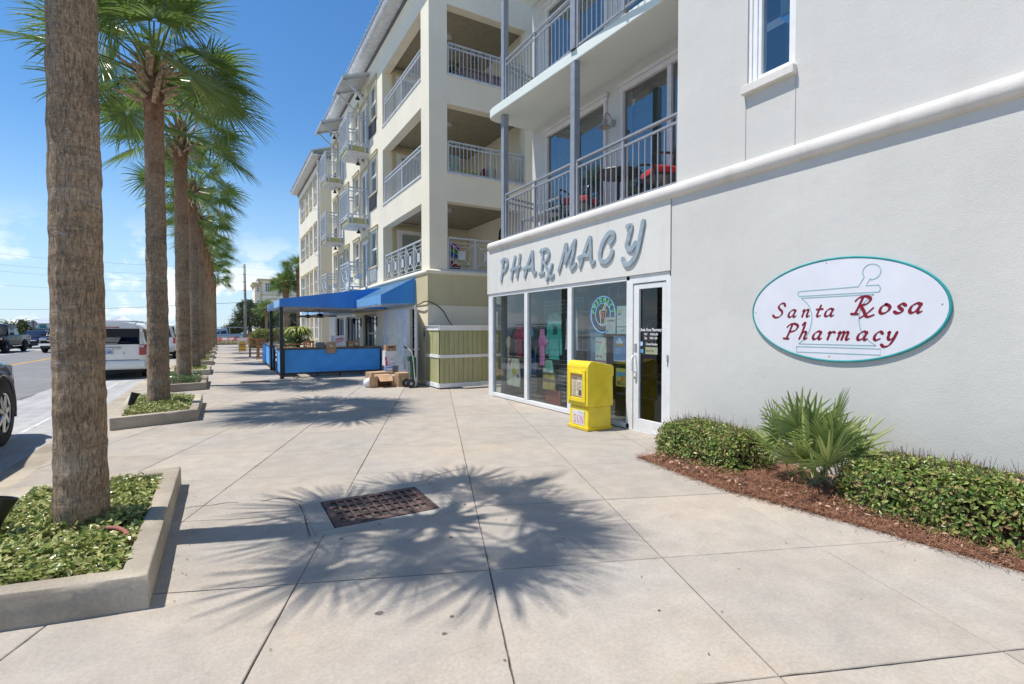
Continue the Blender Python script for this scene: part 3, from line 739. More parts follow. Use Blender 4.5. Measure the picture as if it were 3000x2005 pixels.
# railings: bars are sub-parts
def bar_rail(parent, p, q, z0, z1, sp, m, name='railing', posts=(), rails=None, bw=0.016, top=True, rings=False, asparts=True, pw=0.045):
    p = Vector((*p, 0)); q = Vector((*q, 0)); L = (q - p).length; d = (q - p) / L
    mb = MB(); up = lambda s, z: (p + d * s) + Vector((0, 0, z))
    mb.beam(up(0, z0 + .02), up(L, z0 + .02), 0.03, 0.04)
    zr = z1 - 0.13
    mb.beam(up(0, z1 - .02), up(L, z1 - .02), 0.055, 0.035)
    mb.beam(up(0, zr), up(L, zr), 0.03, 0.035)
    for s_ in (0, L) + tuple(posts): mb.beam(up(s_, z0 - .02), up(s_, z1 - .036), pw, pw)
    o = mk(name, mb, m, parent, bev=0.003)
    n = max(2, int(L / sp)); st = L / n; bars = MB()
    for i in range(1, n):
        if any(abs(i * st - s_) < sp * 0.5 for s_ in posts): continue
        one = MB(); one.beam(up(i * st, z0 + .04), up(i * st, zr - .018), bw, bw)
        if asparts: mk('baluster', one, m, o)
        else: bars.v, bars.f = (bars.v + one.v, bars.f + [tuple(k + len(bars.v) for k in f) for f in one.f])
    if not asparts: tag(mk('balusters', bars, m, o), kind='stuff')
    if rings:
        for i in range(n):
            rg = MB()
            c = up((i + .5) * st, (zr + z1) / 2 - .005); rr = 0.034
            if i % 2 == 0: rg.tube([c + d * rr * math.cos(a) + Vector((0, 0, rr * math.sin(a))) for a in [2 * PI * k / 12 for k in range(12)]], 0.006, 4, closed=True)
            rg.beam(up(i * st, zr + .015), up(i * st, z1 - .035), 0.012, 0.012)
            mk('ring' if i % 2 == 0 else 'ring_divider', rg, m, o)
    return o
for z0, z1 in ((3.45, 4.41), (6.33, 7.27)):
    bar_rail(PHB, (5.33, 9.50), (5.33, 7.17), z0, z1, 0.118, MT['rail_grey'], posts=(1.15,))
    bar_rail(PHB, (5.33, 6.99), (5.33, 4.78), z0, z1, 0.118, MT['rail_grey'], posts=(1.14,))
    bar_rail(PHB, (5.36, 9.66), (6.30, 9.90), z0, z1, 0.118, MT['rail_grey'])
# tall window in the upper wall
fr = MB()
fr.box(XW + 0.03, XW + 0.13, 3.16, 3.24, 4.28, 6.1); fr.box(XW + 0.03, XW + 0.13, 3.56, 3.72, 4.28, 6.1); fr.box(XW + 0.03, XW + 0.13, 3.24, 3.56, 4.28, 4.36)
fr.box(XW + 0.015, XW + 0.03, 3.60, 3.63, 4.28, 6.1); fr.box(XW + 0.015, XW + 0.03, 3.665, 3.68, 4.28, 6.1)
o = mk('window', fr, MT['white'], PHB, bev=0.005)
mb = MB(); mb.quad((XW + 0.07, 3.2, 4.3), (XW + 0.07, 3.6, 4.3), (XW + 0.07, 3.6, 6.1), (XW + 0.07, 3.2, 6.1)); mk('pane', mb, MT['glass_blue'], o)
mb = MB(); mb.box(XW + 0.2, XW + 0.24, 3.1, 3.45, 5.0, 6.1); mk('blind', mb, plain((0.25, 0.36, 0.36), 0.9), o)
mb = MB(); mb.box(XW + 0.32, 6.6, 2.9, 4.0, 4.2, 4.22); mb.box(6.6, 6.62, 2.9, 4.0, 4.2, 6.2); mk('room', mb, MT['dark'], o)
mb = MB(); mb.box(XW - 0.06, XW + 0.03, 3.14, 3.755, 4.185, 4.282); mk('window_sill', mb, MT['mould'], PHB, bev=0.008)
# ---------------------------------------------------------------- shop front
XS = XW + 0.045
def bars(*bx):
    mb = MB()
    for b in bx: mb.box(*b)
    return mb
x0, x1 = XS - 0.035, XS + 0.06
sf = mk('shop_front', bars((x0, x1, 10.0, 10.2, 0.0, 2.288), (x0, x1, 5.62, 10.0, 2.225, 2.288), (x0, x1, 5.62, 10.0, 0.012, 0.09),
     (x0, x1, 8.52, 8.64, 0.09, 2.225), (x0, x1, 7.06, 7.18, 0.09, 2.225), (x0, x1, 5.555, 5.69, 0.0, 2.288)), MT['alu'], PHB, bev=0.004)
for a, b in ((8.62, 10.02), (7.16, 8.54), (5.67, 7.08)):
    mb = MB(); mb.quad((XS + .01, a, .07), (XS + .01, b, .07), (XS + .01, b, 2.24), (XS + .01, a, 2.24)); mk('pane', mb, MT['glass_store'], sf)
# door
dr = mk('shop_door', bars((x0 + .012, x1 - .02, 5.44, 5.545, 0.015, 2.16), (x0 + .012, x1 - .02, 4.925, 4.995, 0.015, 2.16), (x0 + .012, x1 - .02, 4.995, 5.44, 2.085, 2.16), (x0 + .012, x1 - .02, 4.995, 5.44, 0.015, 0.19)), MT['alu'], PHB, bev=0.004)
mb = MB(); mb.quad((XS + .012, 4.97, .15), (XS + .012, 5.47, .15), (XS + .012, 5.47, 2.11), (XS + .012, 4.97, 2.11)); mk('pane', mb, MT['glass_door'], dr)
hd = MB(); hd.tube(cr([(x0 + .01, 5.50, 1.12), (x0 - .055, 5.50, 1.10), (x0 - .065, 5.50, 1.0), (x0 - .055, 5.50, .90), (x0 + .01, 5.50, .88)], 5), 0.011, 8); mk('handle', hd, MT['white'], dr, smooth=True)
hd = MB(); hd.tube([(x0 + .012, 5.50, .79), (x0 - .02, 5.50, .79)], 0.018, 12); mk('lock', hd, MT['chrome'], dr, smooth=40)
hd = MB(); hd.box(x0 + .004, x0 + .012, 5.475, 5.525, 1.17, 1.29); mk('pull_plate', hd, MT['alloy'], dr)
o = mk('door_frame', bars((x0, x1, 4.83, 4.915, 0.0, 2.288), (x0, x1, 4.915, 5.555, 2.17, 2.288), (x0, x1, 4.915, 5.555, 0.0, 0.012)), MT['alu'], PHB, bev=0.004)
mb = MB(); mb.box(x0 - .012, x0, 4.86, 4.885, 1.06, 1.15); mb.box(x0 - .012, x0, 4.868, 4.876, .99, 1.06); mk('latch', mb, MT['alloy'], o)
mb = MB(); mb.box(XW - 0.01, XW + 0.004, 4.822, 4.828, 2.22, 2.288); mk('door_closer', mb, MT['rubber'], o)
# room behind the glass
mb = MB(); mb.box(8.6, 8.7, 4.5, 10.0, 0, 3.2); mb.box(XW + .31, 8.6, 4.40, 4.5, 0, 3.2); mb.box(XW + .31, 8.6, 9.9, 9.985, 0, 3.2); mb.box(XW + .12, 8.6, 4.5, 9.9, 2.9, 3.0)
mk('shop_room', mb, MT['room'], PHB)
mb = MB(); mb.box(XW + .12, 8.6, 4.5, 9.95, -0.2, 0.01); mk('shop_floor', mb, plain((0.2, 0.19, 0.18)), PHB)
# door lettering
fd = lambda y0, z0: faceX(XS + .008, y0, z0)
wh = plain((0.8, 0.8, 0.8))
text('lettering', 'Santa Rosa Pharmacy', 0.062, fd(5.445, 1.475), dr, wh, shear=0.35, xs=0.78, bold=0.0012)
text('lettering', 'M-F     9:00-6:00', 0.046, fd(5.36, 1.415), dr, wh, xs=0.85, bold=0.0008)
text('lettering', 'Sat.    9:00-1:00', 0.046, fd(5.355, 1.36), dr, wh, xs=0.85, bold=0.0008)
text('lettering', 'Closed Sunday', 0.046, fd(5.33, 1.275), dr, wh, xs=0.82, bold=0.0008)
mb = MB(); mb.box(XS + .0045, XS + .0085, 5.10, 5.335, 1.145, 1.245); o = mk('sticker', mb, plain((0.30, 0.32, 0.20)), dr)
text('lettering', "LEANIN' TREE", 0.036, faceX(XS + .004, 5.325, 1.18), o, plain((0.06, 0.08, 0.05)), xs=0.72)
for y, z, c in ((5.415, 1.29, (0.45, 0.55, 0.75)), (5.40, 1.185, (0.10, 0.28, 0.42))):
    mb = MB(); mb.lathe([(0.0001, 0), (0.032, 0), (0.032, 0.003), (0.0001, 0.003)], (XS + .003, y, z), 20, 'x'); mk('sticker', mb, plain(c), dr)
# ---------------------------------------------------------------- raised letters PHARMACY
PL = thing('raised_wall_lettering', 'weathered blue grey raised letters spelling PHARMACY across the lintel above the shop windows', 'sign', (XW - .012, 9.6, 2.5))
W_ = 0.095
GL = {
 'P': [[(.30, .98), (.22, .5), (.06, -.02)], [(.10, .92), (.34, 1.0), (.66, .96), (.72, .72), (.52, .50), (.22, .42)]],
 'H': [[(.42, 1.0), (.22, .5), (.10, .0)], [(.86, 1.02), (.72, .5), (.58, .04)], [(.06, .40), (.40, .46), (.86, .50)]],
 'A': [[(.70, 1.02), (.40, .55), (.12, .0)], [(.74, 1.02), (.76, .5), (.80, .08), (.96, .10)], [(.04, .34), (.34, .40), (.78, .38)]],
 'M': [[(.46, .98), (.28, .5), (.06, -.02)], [(.50, .98), (.50, .6), (.44, .28)], [(.44, .26), (.72, .72), (.98, 1.06)], [(.98, 1.04), (.86, .5), (.72, .14), (.80, .0), (1.0, .14)]],
 'C': [[(.72, .66), (.92, .86), (.78, 1.02), (.48, .88), (.22, .5), (.20, .14), (.46, .02), (.72, .14), (.84, .34)]],
 'Y': [[(.28, 1.0), (.46, .98), (.34, .62), (.26, .34), (.48, .22), (.66, .40)], [(1.02, 1.04), (.90, .6), (.74, .1), (.50, -.20), (.22, -.26), (.06, -.06)]],
 'R': [[(.14, .94), (.30, .98), (.30, .5), (.22, .0)], [(.06, .0), (.40, .02)], [(.28, .96), (.62, 1.0), (.80, .78), (.62, .52), (.32, .46)], [(.42, .46), (.66, .16), (.92, -.20), (1.12, -.14)], [(.62, -.30), (.84, -.02), (1.02, .30)]],
}
for ch, yl, wd, ps in (('P', 9.56, .42, 1), ('H', 9.13, .46, 1), ('A', 8.62, .48, 1), ('R', 8.05, .44, .8), ('M', 7.42, .52, 1.2), ('A', 6.83, .44, 1.05), ('C', 6.34, .44, 1.3), ('Y', 5.76, .44, 1.4)):
    mb = MB(); hh = 0.44; z0 = 2.55 if ch != 'Y' else 2.58
    for k, st in enumerate(GL[ch]):
        stroke(mb, [(u * wd, v * hh) for u, v in st], 0.076 if ps > 1.2 else 0.066 if ps >= 1 else 0.056, faceX(XW - .012, yl, z0), 0.004, 0.026 + 0.0012 * k, k=5)
    mk('letter', mb, MT['letter_grey'], PL, norm=True)
# ---------------------------------------------------------------- oval sign
OS = thing('oval_shop_sign', 'oval white sign with teal rim and red script lettering over a mortar and pestle outline', 'sign', (XW, 2.68, 1.69))
fo = faceX(XW, 2.695, 1.692)
def ell(a, b, n=72): return [(a * math.cos(2 * PI * i / n), b * math.sin(2 * PI * i / n)) for i in range(n)]
A_, B_ = 0.905, 0.515
rr = [[fo(u, v, d) for u, v in ell(a, b)] for a, b, d in ((A_, B_, 0.0), (A_, B_, 0.020), (A_ - .005, B_ - .005, 0.025), (A_ - .014, B_ - .014, 0.025), (A_ - .020, B_ - .020, 0.018))]
mb = MB(); mb.loft(rr); mk('rim', mb, MT['teal'], OS, smooth=35)
mb = MB(); mb.add([fo(u, v, 0.0205) for u, v in ell(A_ - .020, B_ - .020)], [tuple(range(72))]); mk('board', mb, MT['sign_white'], OS)
for u, v in ((-.1, .47), (-.86, 0.0), (.84, .02), (-.06, -.46)):
    mb = MB(); c = fo(u, v, .0205); mb.lathe([(.0001, -.003), (.006, -.003), (.006, 0)], c, 10, 'x'); mk('screw', mb, MT['alloy'], OS)
EM = MB(); Yc, Zc = 2.695, 1.692
def em(pts, smooth=False, wd=.009): stroke(EM, [(Yc - y, z - Zc) for y, z in pts], wd, fo, 0.0205, 0.0225, caps=False, smooth=smooth)
em([(3.065, 1.895), (2.50, 1.905), (2.455, 1.985)]); em([(2.40, 1.975), (2.435, 1.91), (2.33, 1.908)]); em([(3.065, 1.845), (2.325, 1.845)])
em([(3.065, 1.895), (3.078, 1.87), (3.065, 1.845)], True); em([(2.33, 1.908), (2.315, 1.877), (2.325, 1.845)], True)
em([(2.39 + .075 * math.cos(R(-38 + 318 * k / 28)), 2.035 + .072 * math.sin(R(-38 + 318 * k / 28))) for k in range(29)], True)
em([(3.04, 1.825), (2.37, 1.825)]); em([(3.04, 1.825), (2.955, 1.73), (2.93, 1.60), (2.97, 1.45), (3.06, 1.35)], True); em([(2.37, 1.825), (2.465, 1.73), (2.49, 1.60), (2.455, 1.45), (2.345, 1.35)], True)
em([(3.06, 1.35), (2.345, 1.35)]); em([(3.085, 1.322), (2.305, 1.322), (2.305, 1.265), (3.085, 1.265), (3.085, 1.322)])
mk('mortar_outline', EM, MT['teal_pale'], OS)
CG = {
 'S': [[(.62, .80), (.5, .97), (.28, .95), (.17, .76), (.30, .58), (.50, .44), (.56, .22), (.40, .03), (.14, .0), (-.06, .14)]],
 'a': [[(.44, .42), (.28, .5), (.08, .36), (.05, .12), (.16, .0), (.34, .1), (.44, .36)], [(.46, .48), (.41, .14), (.48, .0), (.60, .08)]],
 'n': [[(.02, .38), (.12, .48), (.10, .0)], [(.11, .28), (.26, .46), (.40, .44), (.39, .12), (.46, .0), (.58, .08)]],
 't': [[(.20, .74), (.14, .14), (.22, .0), (.36, .08)], [(.0, .47), (.38, .50)]],
 'o': [[(.26, .5), (.06, .38), (.04, .12), (.2, .0), (.42, .12), (.45, .36), (.24, .5)]],
 's': [[(.38, .42), (.24, .5), (.10, .41), (.18, .28), (.31, .18), (.31, .05), (.14, .0), (.0, .07)]],
 'P': [[(.24, .93), (.18, .4), (.12, .0)], [(-.06, .76), (.06, .93), (.36, 1.0), (.64, .84), (.54, .56), (.22, .46)], [(-.06, .02), (.26, .01)]],
 'h': [[(.0, .90), (.14, 1.08), (.15, .5), (.08, .0)], [(.10, .28), (.26, .46), (.40, .42), (.38, .12), (.45, .0), (.57, .08)]],
 'r': [[(.02, .38), (.12, .48), (.10, .0)], [(.11, .28), (.25, .46), (.38, .45)]],
 'm': [[(.02, .38), (.12, .48), (.10, .0)], [(.11, .28), (.25, .46), (.35, .42), (.33, .0)], [(.34, .28), (.47, .46), (.58, .42), (.57, .12), (.63, .0), (.75, .08)]],
 'c': [[(.38, .40), (.26, .5), (.09, .38), (.05, .14), (.17, .0), (.36, .09)]],
 'y': [[(.02, .43), (.11, .48), (.13, .18), (.24, .04), (.40, .18), (.47, .46)], [(.48, .48), (.42, .02), (.30, -.28), (.08, -.36), (-.06, -.26)]],
 'R': [[(.24, .93), (.18, .4), (.10, .0)], [(-.10, .74), (.04, .93), (.38, 1.0), (.66, .84), (.56, .58), (.22, .48)], [(.26, .48), (.50, .2), (.78, -.16), (1.10, -.06)], [(.42, -.24), (.72, .02), (.96, .34)], [(-.08, .02), (.24, .01)]],
}
ADV = {'S': .66, 'a': .60, 'n': .60, 't': .38, 'o': .54, 's': .44, 'P': .62, 'h': .60, 'r': .40, 'm': .78, 'c': .42, 'y': .58, 'R': .92, ' ': .34}
def script(word, y0, z0, size, parent, f, wd, slant=.30, sp=1.0, m=None, d=.0208):
    x = 0
    for k, ch in enumerate(word):
        if ch != ' ':
            mb = MB()
            for q, st in enumerate(CG[ch]):
                stroke(mb, [((x + u + v * slant) * size + y0, v * size + z0) for u, v in st], wd, f, d, d + .0022 + .0003 * q, pen=R(38), k=5)
            mk('letter', mb, m, parent)
        x += ADV[ch] * sp
    return x * size
u_ = lambda y: Yc - y
v_ = lambda z: z - Zc
script('Santa', u_(3.345), v_(1.630), .152, OS, fo, .026, sp=1.56, m=MT['maroon'])
script('Rosa', u_(2.545), v_(1.645), .165, OS, fo, .031, sp=1.42, m=MT['maroon'])
script('Pharmacy', u_(3.215), v_(1.400), .160, OS, fo, .029, sp=1.46, m=MT['maroon'])

# ================================================================== THINGS AT THE SHOP FRONT
# newspaper box: front faces the street (-X)
NB = thing('newspaper_box', 'yellow plastic newspaper vending box on the pavement before the shop window', 'newspaper box', (4.85, 6.03, 0))
def nbox(zs, x0, x1, y0, y1, bulge=0.0):
    return zs
# silhouette seen from the side (x, z), extruded in y
body_lo = [(4.63, 0.0), (5.07, 0.0), (5.07, .34), (5.065, .36), (4.655, .36), (4.635, .33), (4.625, .06)]
body_hi = [(4.60, .372), (5.08, .372), (5.085, .40), (5.075, .80), (5.095, .80), (5.095, .945), (5.06, .965), (4.70, 1.03), (4.645, 1.025), (4.615, .985), (4.60, .95)]
mb = MB(); mb.prism(body_lo, 5.80, 6.26, lambda u, v, d: Vector((u, d, v))); mk('base', mb, MT['yellow'], NB, bev=0.022)
mb = MB(); mb.prism(body_hi, 5.775, 6.285, lambda u, v, d: Vector((u, d, v))); mk('cabinet', mb, MT['yellow'], NB, bev=0.022)
mb = MB(); mb.prism([(4.62, .355), (5.09, .355), (5.09, .385), (4.62, .385)], 5.785, 6.275, lambda u, v, d: Vector((u, d, v))); mk('waist_band', mb, MT['yellow'], NB, bev=0.008)
mb = MB(); mb.prism([(4.61, -.0), (5.08, 0), (5.08, .055), (4.61, .055)], 5.785, 6.275, lambda u, v, d: Vector((u, d, v))); mk('plinth', mb, MT['yellow_old'], NB, bev=0.012)
fn = faceX(4.60, 6.285, 0.0)
def fr_rect(u0, u1, v0, v1, t, d0, d1, f):
    mb = MB()
    for a in ((u0, u0 + t, v0, v1), (u1 - t, u1, v0, v1), (u0 + t, u1 - t, v0, v0 + t), (u0 + t, u1 - t, v1 - t, v1)):
        mb.prism([(a[0], a[2]), (a[1], a[2]), (a[1], a[3]), (a[0], a[3])], d0, d1, f)
    return mb
o = mk('door', fr_rect(.045, .465, .42, .90, .065, .0005, .019, fn), MT['yellow'], NB, bev=0.006)
mb = MB(); mb.prism([(.11, .84), (.40, .84), (.36, .875), (.15, .875)], .0195, .05, fn); mk('pull_handle', mb, MT['yellow'], o, bev=0.006)
mb = MB(); mb.prism([(.112, .487), (.398, .487), (.398, .833), (.112, .833)], .001, .003, fn); mk('backing', mb, plain((.60, .44, .20)), o)
mb = MB(); mb.prism([(.15, .51), (.385, .50), (.385, .79), (.15, .80)], .0035, .009, fn); pap = mk('newspaper', mb, plain((.80, .75, .67), .8), o)
def serif(word, u, v, h, f, parent, m, d, sp=.78, wd=.10):
    G = {'S': [[(.56, .80), (.34, .98), (.10, .84), (.14, .62), (.44, .42), (.54, .2), (.36, .02), (.08, .16)], [(.56, .95), (.56, .70)], [(.07, .30), (.07, .04)]],
         'U': [[(.10, .98), (.12, .3), (.34, .02), (.56, .3), (.58, .98)], [(.0, .97), (.22, .97)], [(.48, .97), (.68, .97)]],
         'N': [[(.10, .0), (.10, .98)], [(.10, .96), (.62, .04)], [(.62, .02), (.62, .98)], [(.0, .97), (.14, .97)], [(.0, .015), (.22, .015)], [(.52, .97), (.74, .97)]]}
    x = 0
    for ch in word:
        mb = MB()
        for k, st in enumerate(G[ch]): stroke(mb, [(u + (x + a) * h * .8, v + b * h) for a, b in st], wd * h * (1.0 if k == 0 else .55 if ch != 'N' or k != 1 else 1.3), f, d, d + .0012 + .0002 * k, caps=False, smooth=ch != 'N')
        mk('letter', mb, m, parent); x += sp
serif('SUN', .165, .735, .052, fn, pap, plain((.50, .06, .06)), .009)
mb = MB()
for k in range(11):
    for u0, u1 in ((.165, .255), (.265, .37)):
        if k < 4 and u0 > .2: continue
        mb.prism([(u0, .52 + k * .019), (u1 - rnd.random() * .02, .52 + k * .019), (u1 - rnd.random() * .02, .527 + k * .019), (u0, .527 + k * .019)], .009, .0095, fn)
mb.prism([(.30, .515), (.372, .515), (.372, .595), (.30, .595)], .009, .0098, fn)
tag(mk('print_lines', mb, plain((.16, .14, .13)), pap), kind='stuff')
mb = MB(); mb.prism([(.112, .487), (.398, .487), (.398, .833), (.112, .833)], .0125, .0135, fn); mk('window_pane', mb, glass_mat('box window', (.97, .95, .90), 1.2), o)
fb = faceX(4.632, 6.26, 0.0)
mb = MB(); mb.prism([(.10, .075), (.375, .075), (.375, .285), (.10, .285)], .004, .011, fb); cd_ = mk('name_card', mb, plain((.66, .66, .68), .5), NB)
serif('SUN', .118, .095, .125, fb, cd_, plain((.58, .09, .09)), .011, sp=.86, wd=.085)
text('lettering', 'The Walton', .028, faceX(4.632, 6.04, .245), cd_, plain((.1, .1, .1)), d=.0115, shear=.2)
text('lettering', '2 COIN TRAY', .022, lambda u, v, d: Vector((4.66 + v * .9, 6.17 - u, 1.0315 + v * .05)), NB, plain((.35, .28, .1)), d=.001)
# neon sign
NS = thing('neon_pharmacy_sign', 'oval neon sign reading PHARMACY with a mortar, hung behind the shop window', 'neon sign', (XS + .06, 6.39, 1.74))
fN = faceX(XS + .10, 6.39, 1.745)
def ntube(pts, m, name, r=.007, closed=False):
    mb = MB(); mb.tube([fN(u, v, .0) for u, v in pts], r, 6, closed=closed); return mk(name, mb, m, NS, smooth=True)
ntube(ell(.30, .295, 48), MT['neon_b'], 'outer_tube', .008, True); ntube(ell(.185, .185, 36), MT['neon_b'], 'inner_tube', .006, True)
mb = MB(); mb.add([fN(u, v, -.012) for u, v in ell(.305, .30, 48)], [tuple(range(48))]); mk('backing', mb, plain((.012, .012, .015), .3), NS)
SG = {'P': [[(0, 0), (0, 1), (.5, .9), (.5, .6), (0, .5)]], 'H': [[(0, 0), (0, 1)], [(.55, 0), (.55, 1)], [(0, .5), (.55, .5)]], 'A': [[(0, 0), (.3, 1), (.6, 0)], [(.12, .4), (.48, .4)]],
      'R': [[(0, 0), (0, 1), (.5, .9), (.5, .6), (0, .5), (.55, 0)]], 'M': [[(0, 0), (.1, 1), (.35, .4), (.6, 1), (.7, 0)]], 'C': [[(.5, .85), (.25, 1), (0, .6), (.05, .15), (.3, 0), (.5, .15)]], 'Y': [[(0, 1), (.28, .5), (.56, 1)], [(.28, .5), (.28, 0)]]}
for k, ch in enumerate('PHARMACY'):
    a = R(168 - k * 22.3); mb = MB()
    for st in SG[ch]:
        P = []
        for x, y in st:
            rr_ = .205 + y * .075; aa = a - (x - .3) * .075 / .245
            P.append(fN(rr_ * 1.0 * math.cos(aa), rr_ * math.sin(aa), .004))
        mb.tube(P, .0055, 5)
    mk('letter', mb, MT['neon_g'], NS, smooth=True)
ntube([(-.075, .06), (.085, .075), (.05, -.13), (.07, -.155), (-.07, -.16), (-.05, -.13), (-.075, .06)], MT['neon_y'], 'mortar_tube', .006)
ntube([(.03, .07), (.09, .17), (.075, .19), (.055, .18), (.0, .07)], MT['neon_y'], 'pestle_tube', .006)
ntube([(-.03, -.07), (-.03, .03), (.03, .03), (.02, -.02), (-.03, -.03), (.05, -.08)], MT['neon_r'], 'rx_tube', .005)
NS2 = thing('neon_mortar_sign', 'pale neon mortar outline hung high in the window above the oval neon sign', 'neon sign', (XS + .06, 6.12, 2.10))
mb = MB(); f2 = faceX(XS + .09, 6.12, 2.08)
mb.tube([f2(u, v, 0) for u, v in ((-.12, .09), (-.085, -.10), (.085, -.09), (.13, .12), (-.12, .09))], .005, 6); mb.tube([f2(u, v, 0) for u, v in ((.02, .10), (.05, .16), (.03, .18))], .005, 6)
mk('tube', mb, plain((.5, .45, .42), .3), NS2, smooth=True)
# posters on the inside of the glass
def poster(name, label, y0, y1, z0, z1, col, build=None):
    t = thing(name, label, 'poster', (XS + .02, y0, z0)); f = faceX(XS + .026, y0, z0)
    w_, h_ = y0 - y1, z1 - z0
    mb = MB(); mb.prism([(0, 0), (w_, 0), (w_, h_), (0, h_)], 0, .003, f); mk('sheet', mb, plain(col, .7), t)
    def blk(u0, u1, v0, v1, c, name='print_block'):
        m_ = MB(); m_.prism([(u0 * w_, v0 * h_), (u1 * w_, v0 * h_), (u1 * w_, v1 * h_), (u0 * w_, v1 * h_)], .003, .0042 + rnd.random() * .0006, f); mk(name, m_, plain(c, .7), t)
    def tx(s, u, v, sz, c, xs=.85): text('lettering', s, sz * h_, lambda a, b, d: f(u * w_ + a, v * h_ + b, .0055), t, plain(c, .7), xs=xs)
    if build: build(blk, tx, f, w_, h_)
    return t
def b1(blk, tx, f, w_, h_):
    blk(.1, .9, .74, .86, (.10, .16, .14)); tx('HEALTH', .13, .76, .085, (.65, .66, .62), .7)
    for k in range(9): blk(.12, .5 + rnd.random() * .38, .62 - k * .045, .632 - k * .045, (.25, .26, .27))
    blk(.1, .25, .1, .2, (.15, .22, .4))
poster('window_poster', 'small pale notice in the shop window lower right of the neon sign', 6.22, 5.995, 1.43, 1.69, (.52, .56, .56), b1)
def b2(blk, tx, f, w_, h_):
    blk(.08, .4, .72, .88, (.42, .46, .10)); blk(.08, .4, .66, .76, (.05, .24, .24)); blk(0, 1, .235, .275, (.03, .22, .22)); tx('FREE', .12, .52, .07, (.15, .2, .25))
    for k in range(8): blk(.45, .75 + rnd.random() * .2, .88 - k * .065, .89 - k * .065, (.3, .32, .33))
    tx('medical', .4, .12, .07, (.1, .1, .12))
poster('window_poster', 'tall pale flyer with a teal band in the shop window, upper poster beside the door', 5.965, 5.73, 1.43, 1.86, (.52, .60, .58), b2)
def b3(blk, tx, f, w_, h_):
    tx('Florajen', .06, .77, .145, (.50, .03, .13), .72); blk(.0, 1, .04, .09, (.5, .06, .14)); blk(.1, .35, .22, .28, (.55, .16, .22)); blk(.45, .62, .22, .28, (.55, .16, .22)); blk(.05, .4, .45, .7, (.42, .58, .54))
    m_ = MB(); stroke(m_, [(.9 * w_, .98 * h_), (.95 * w_, .75 * h_), (.72 * w_, .5 * h_), (.95 * w_, .3 * h_)], .022, f, .003, .0052); mk('swoosh', m_, plain((.62, .42, .10), .7), bpy.data.objects[-1] if False else T_[0])
T_ = [None]
def poster3():
    t = thing('window_poster', 'pale poster headed Florajen in pink in the shop window above the newspaper box', 'poster', (XS + .02, 6.48, .96)); f = faceX(XS + .026, 6.48, .96); w_, h_ = .27, .41
    mb = MB(); mb.prism([(0, 0), (w_, 0), (w_, h_), (0, h_)], 0, .003, f); mk('sheet', mb, plain((.62, .68, .62), .7), t)
    T_[0] = t
    def blk(u0, u1, v0, v1, c):
        m_ = MB(); m_.prism([(u0 * w_, v0 * h_), (u1 * w_, v0 * h_), (u1 * w_, v1 * h_), (u0 * w_, v1 * h_)], .003, .0042 + rnd.random() * .0006, f); mk('print_block', m_, plain(c, .7), t)
    b3(blk, lambda s, u, v, sz, c, xs=.85: text('lettering', s, sz * h_, lambda a, b, d: f(u * w_ + a, v * h_ + b, .0055), t, plain(c, .7), xs=xs), f, w_, h_)
poster3()
def b4(blk, tx, f, w_, h_):
    blk(.1, .9, .60, .72, (.30, .22, .10)); blk(.25, .75, .72, .84, (.55, .6, .68)); blk(.4, .6, .84, .95, (.55, .6, .68)); tx('BOSTON', .2, .42, .085, (.6, .68, .78), .8); tx('SEASON', .2, .32, .085, (.6, .68, .78), .8); blk(.05, .95, .02, .05, (.6, .66, .7))
poster('window_poster', 'blue poster with a pale emblem in the shop window, lower poster beside the door', 6.04, 5.76, 1.0, 1.39, (.10, .25, .50), b4)
def b5(blk, tx, f, w_, h_):
    blk(.05, .95, .55, .8, (.12, .35, .55)); blk(.5, .9, .3, .55, (.55, .25, .05)); blk(.1, .5, .08, .3, (.3, .12, .06)); blk(.55, .95, .05, .25, (.2, .3, .1))
poster('window_poster', 'colourful yellow magazine page low in the shop window right of the newspaper box', 5.98, 5.76, .62, .90, (.55, .48, .12), b5)
# merchandise: wire grid panels and beach clothes hanging on them
def grid_panel(x, y0, y1, z0, z1, label):
    t = thing('wire_grid_panel', label, 'display grid', (x, y0, z0), group='wire display grids in the shop window')
    mb = MB(); n = int(abs(y1 - y0) / .075); k = int((z1 - z0) / .075)
    for i in range(n + 1): y = y0 + (y1 - y0) * i / n; mb.beam((x, y, z0), (x, y, z1), .006, .006)
    for i in range(k + 1): z = z0 + (z1 - z0) * i / k; mb.beam((x - .006, y0, z), (x - .006, y1, z), .006, .006)
    tag(mk('wires', mb, plain((.55, .57, .58), .4), t), kind='stuff')
grid_panel(5.62, 8.45, 7.62, .15, 2.05, 'white wire display grid behind the middle shop window')
grid_panel(5.62, 7.45, 7.2, .15, 2.08, 'narrow wire display grid behind the middle shop window near the mullion')
grid_panel(5.62, 7.0, 6.62, .9, 2.0, 'wire display grid behind the neon sign')
grid_panel(5.62, 9.6, 8.75, .15, 1.7, 'wire display grid behind the far left shop window')
def garment(name, label, cat, outline, y, z, x, m, sx=1.0, wob=.02, parts=()):
    t = thing(name, label, cat, (x, y, z)); f = faceX(x, y, z)
    mb = MB(); mb.prism([(u * sx, v) for u, v in outline], -.012, .014, f)
    bm_o = mk('cloth', mb, m, t, bev=.006)
    for nm, poly, mm in parts:
        m_ = MB(); m_.prism(poly, .0145, .018, f); mk(nm, m_, mm, t)
    return t
TEE = [(-.12, 0), (.12, 0), (.13, -.12), (.28, -.24), (.22, -.36), (.14, -.28), (.14, -.72), (-.14, -.72), (-.14, -.28), (-.22, -.36), (-.28, -.24), (-.13, -.12)]
LS = [(-.12, 0), (.12, 0), (.22, -.10), (.28, -.80), (.20, -.80), (.16, -.3), (.17, -.9), (-.17, -.9), (-.16, -.3), (-.20, -.80), (-.28, -.80), (-.22, -.10)]
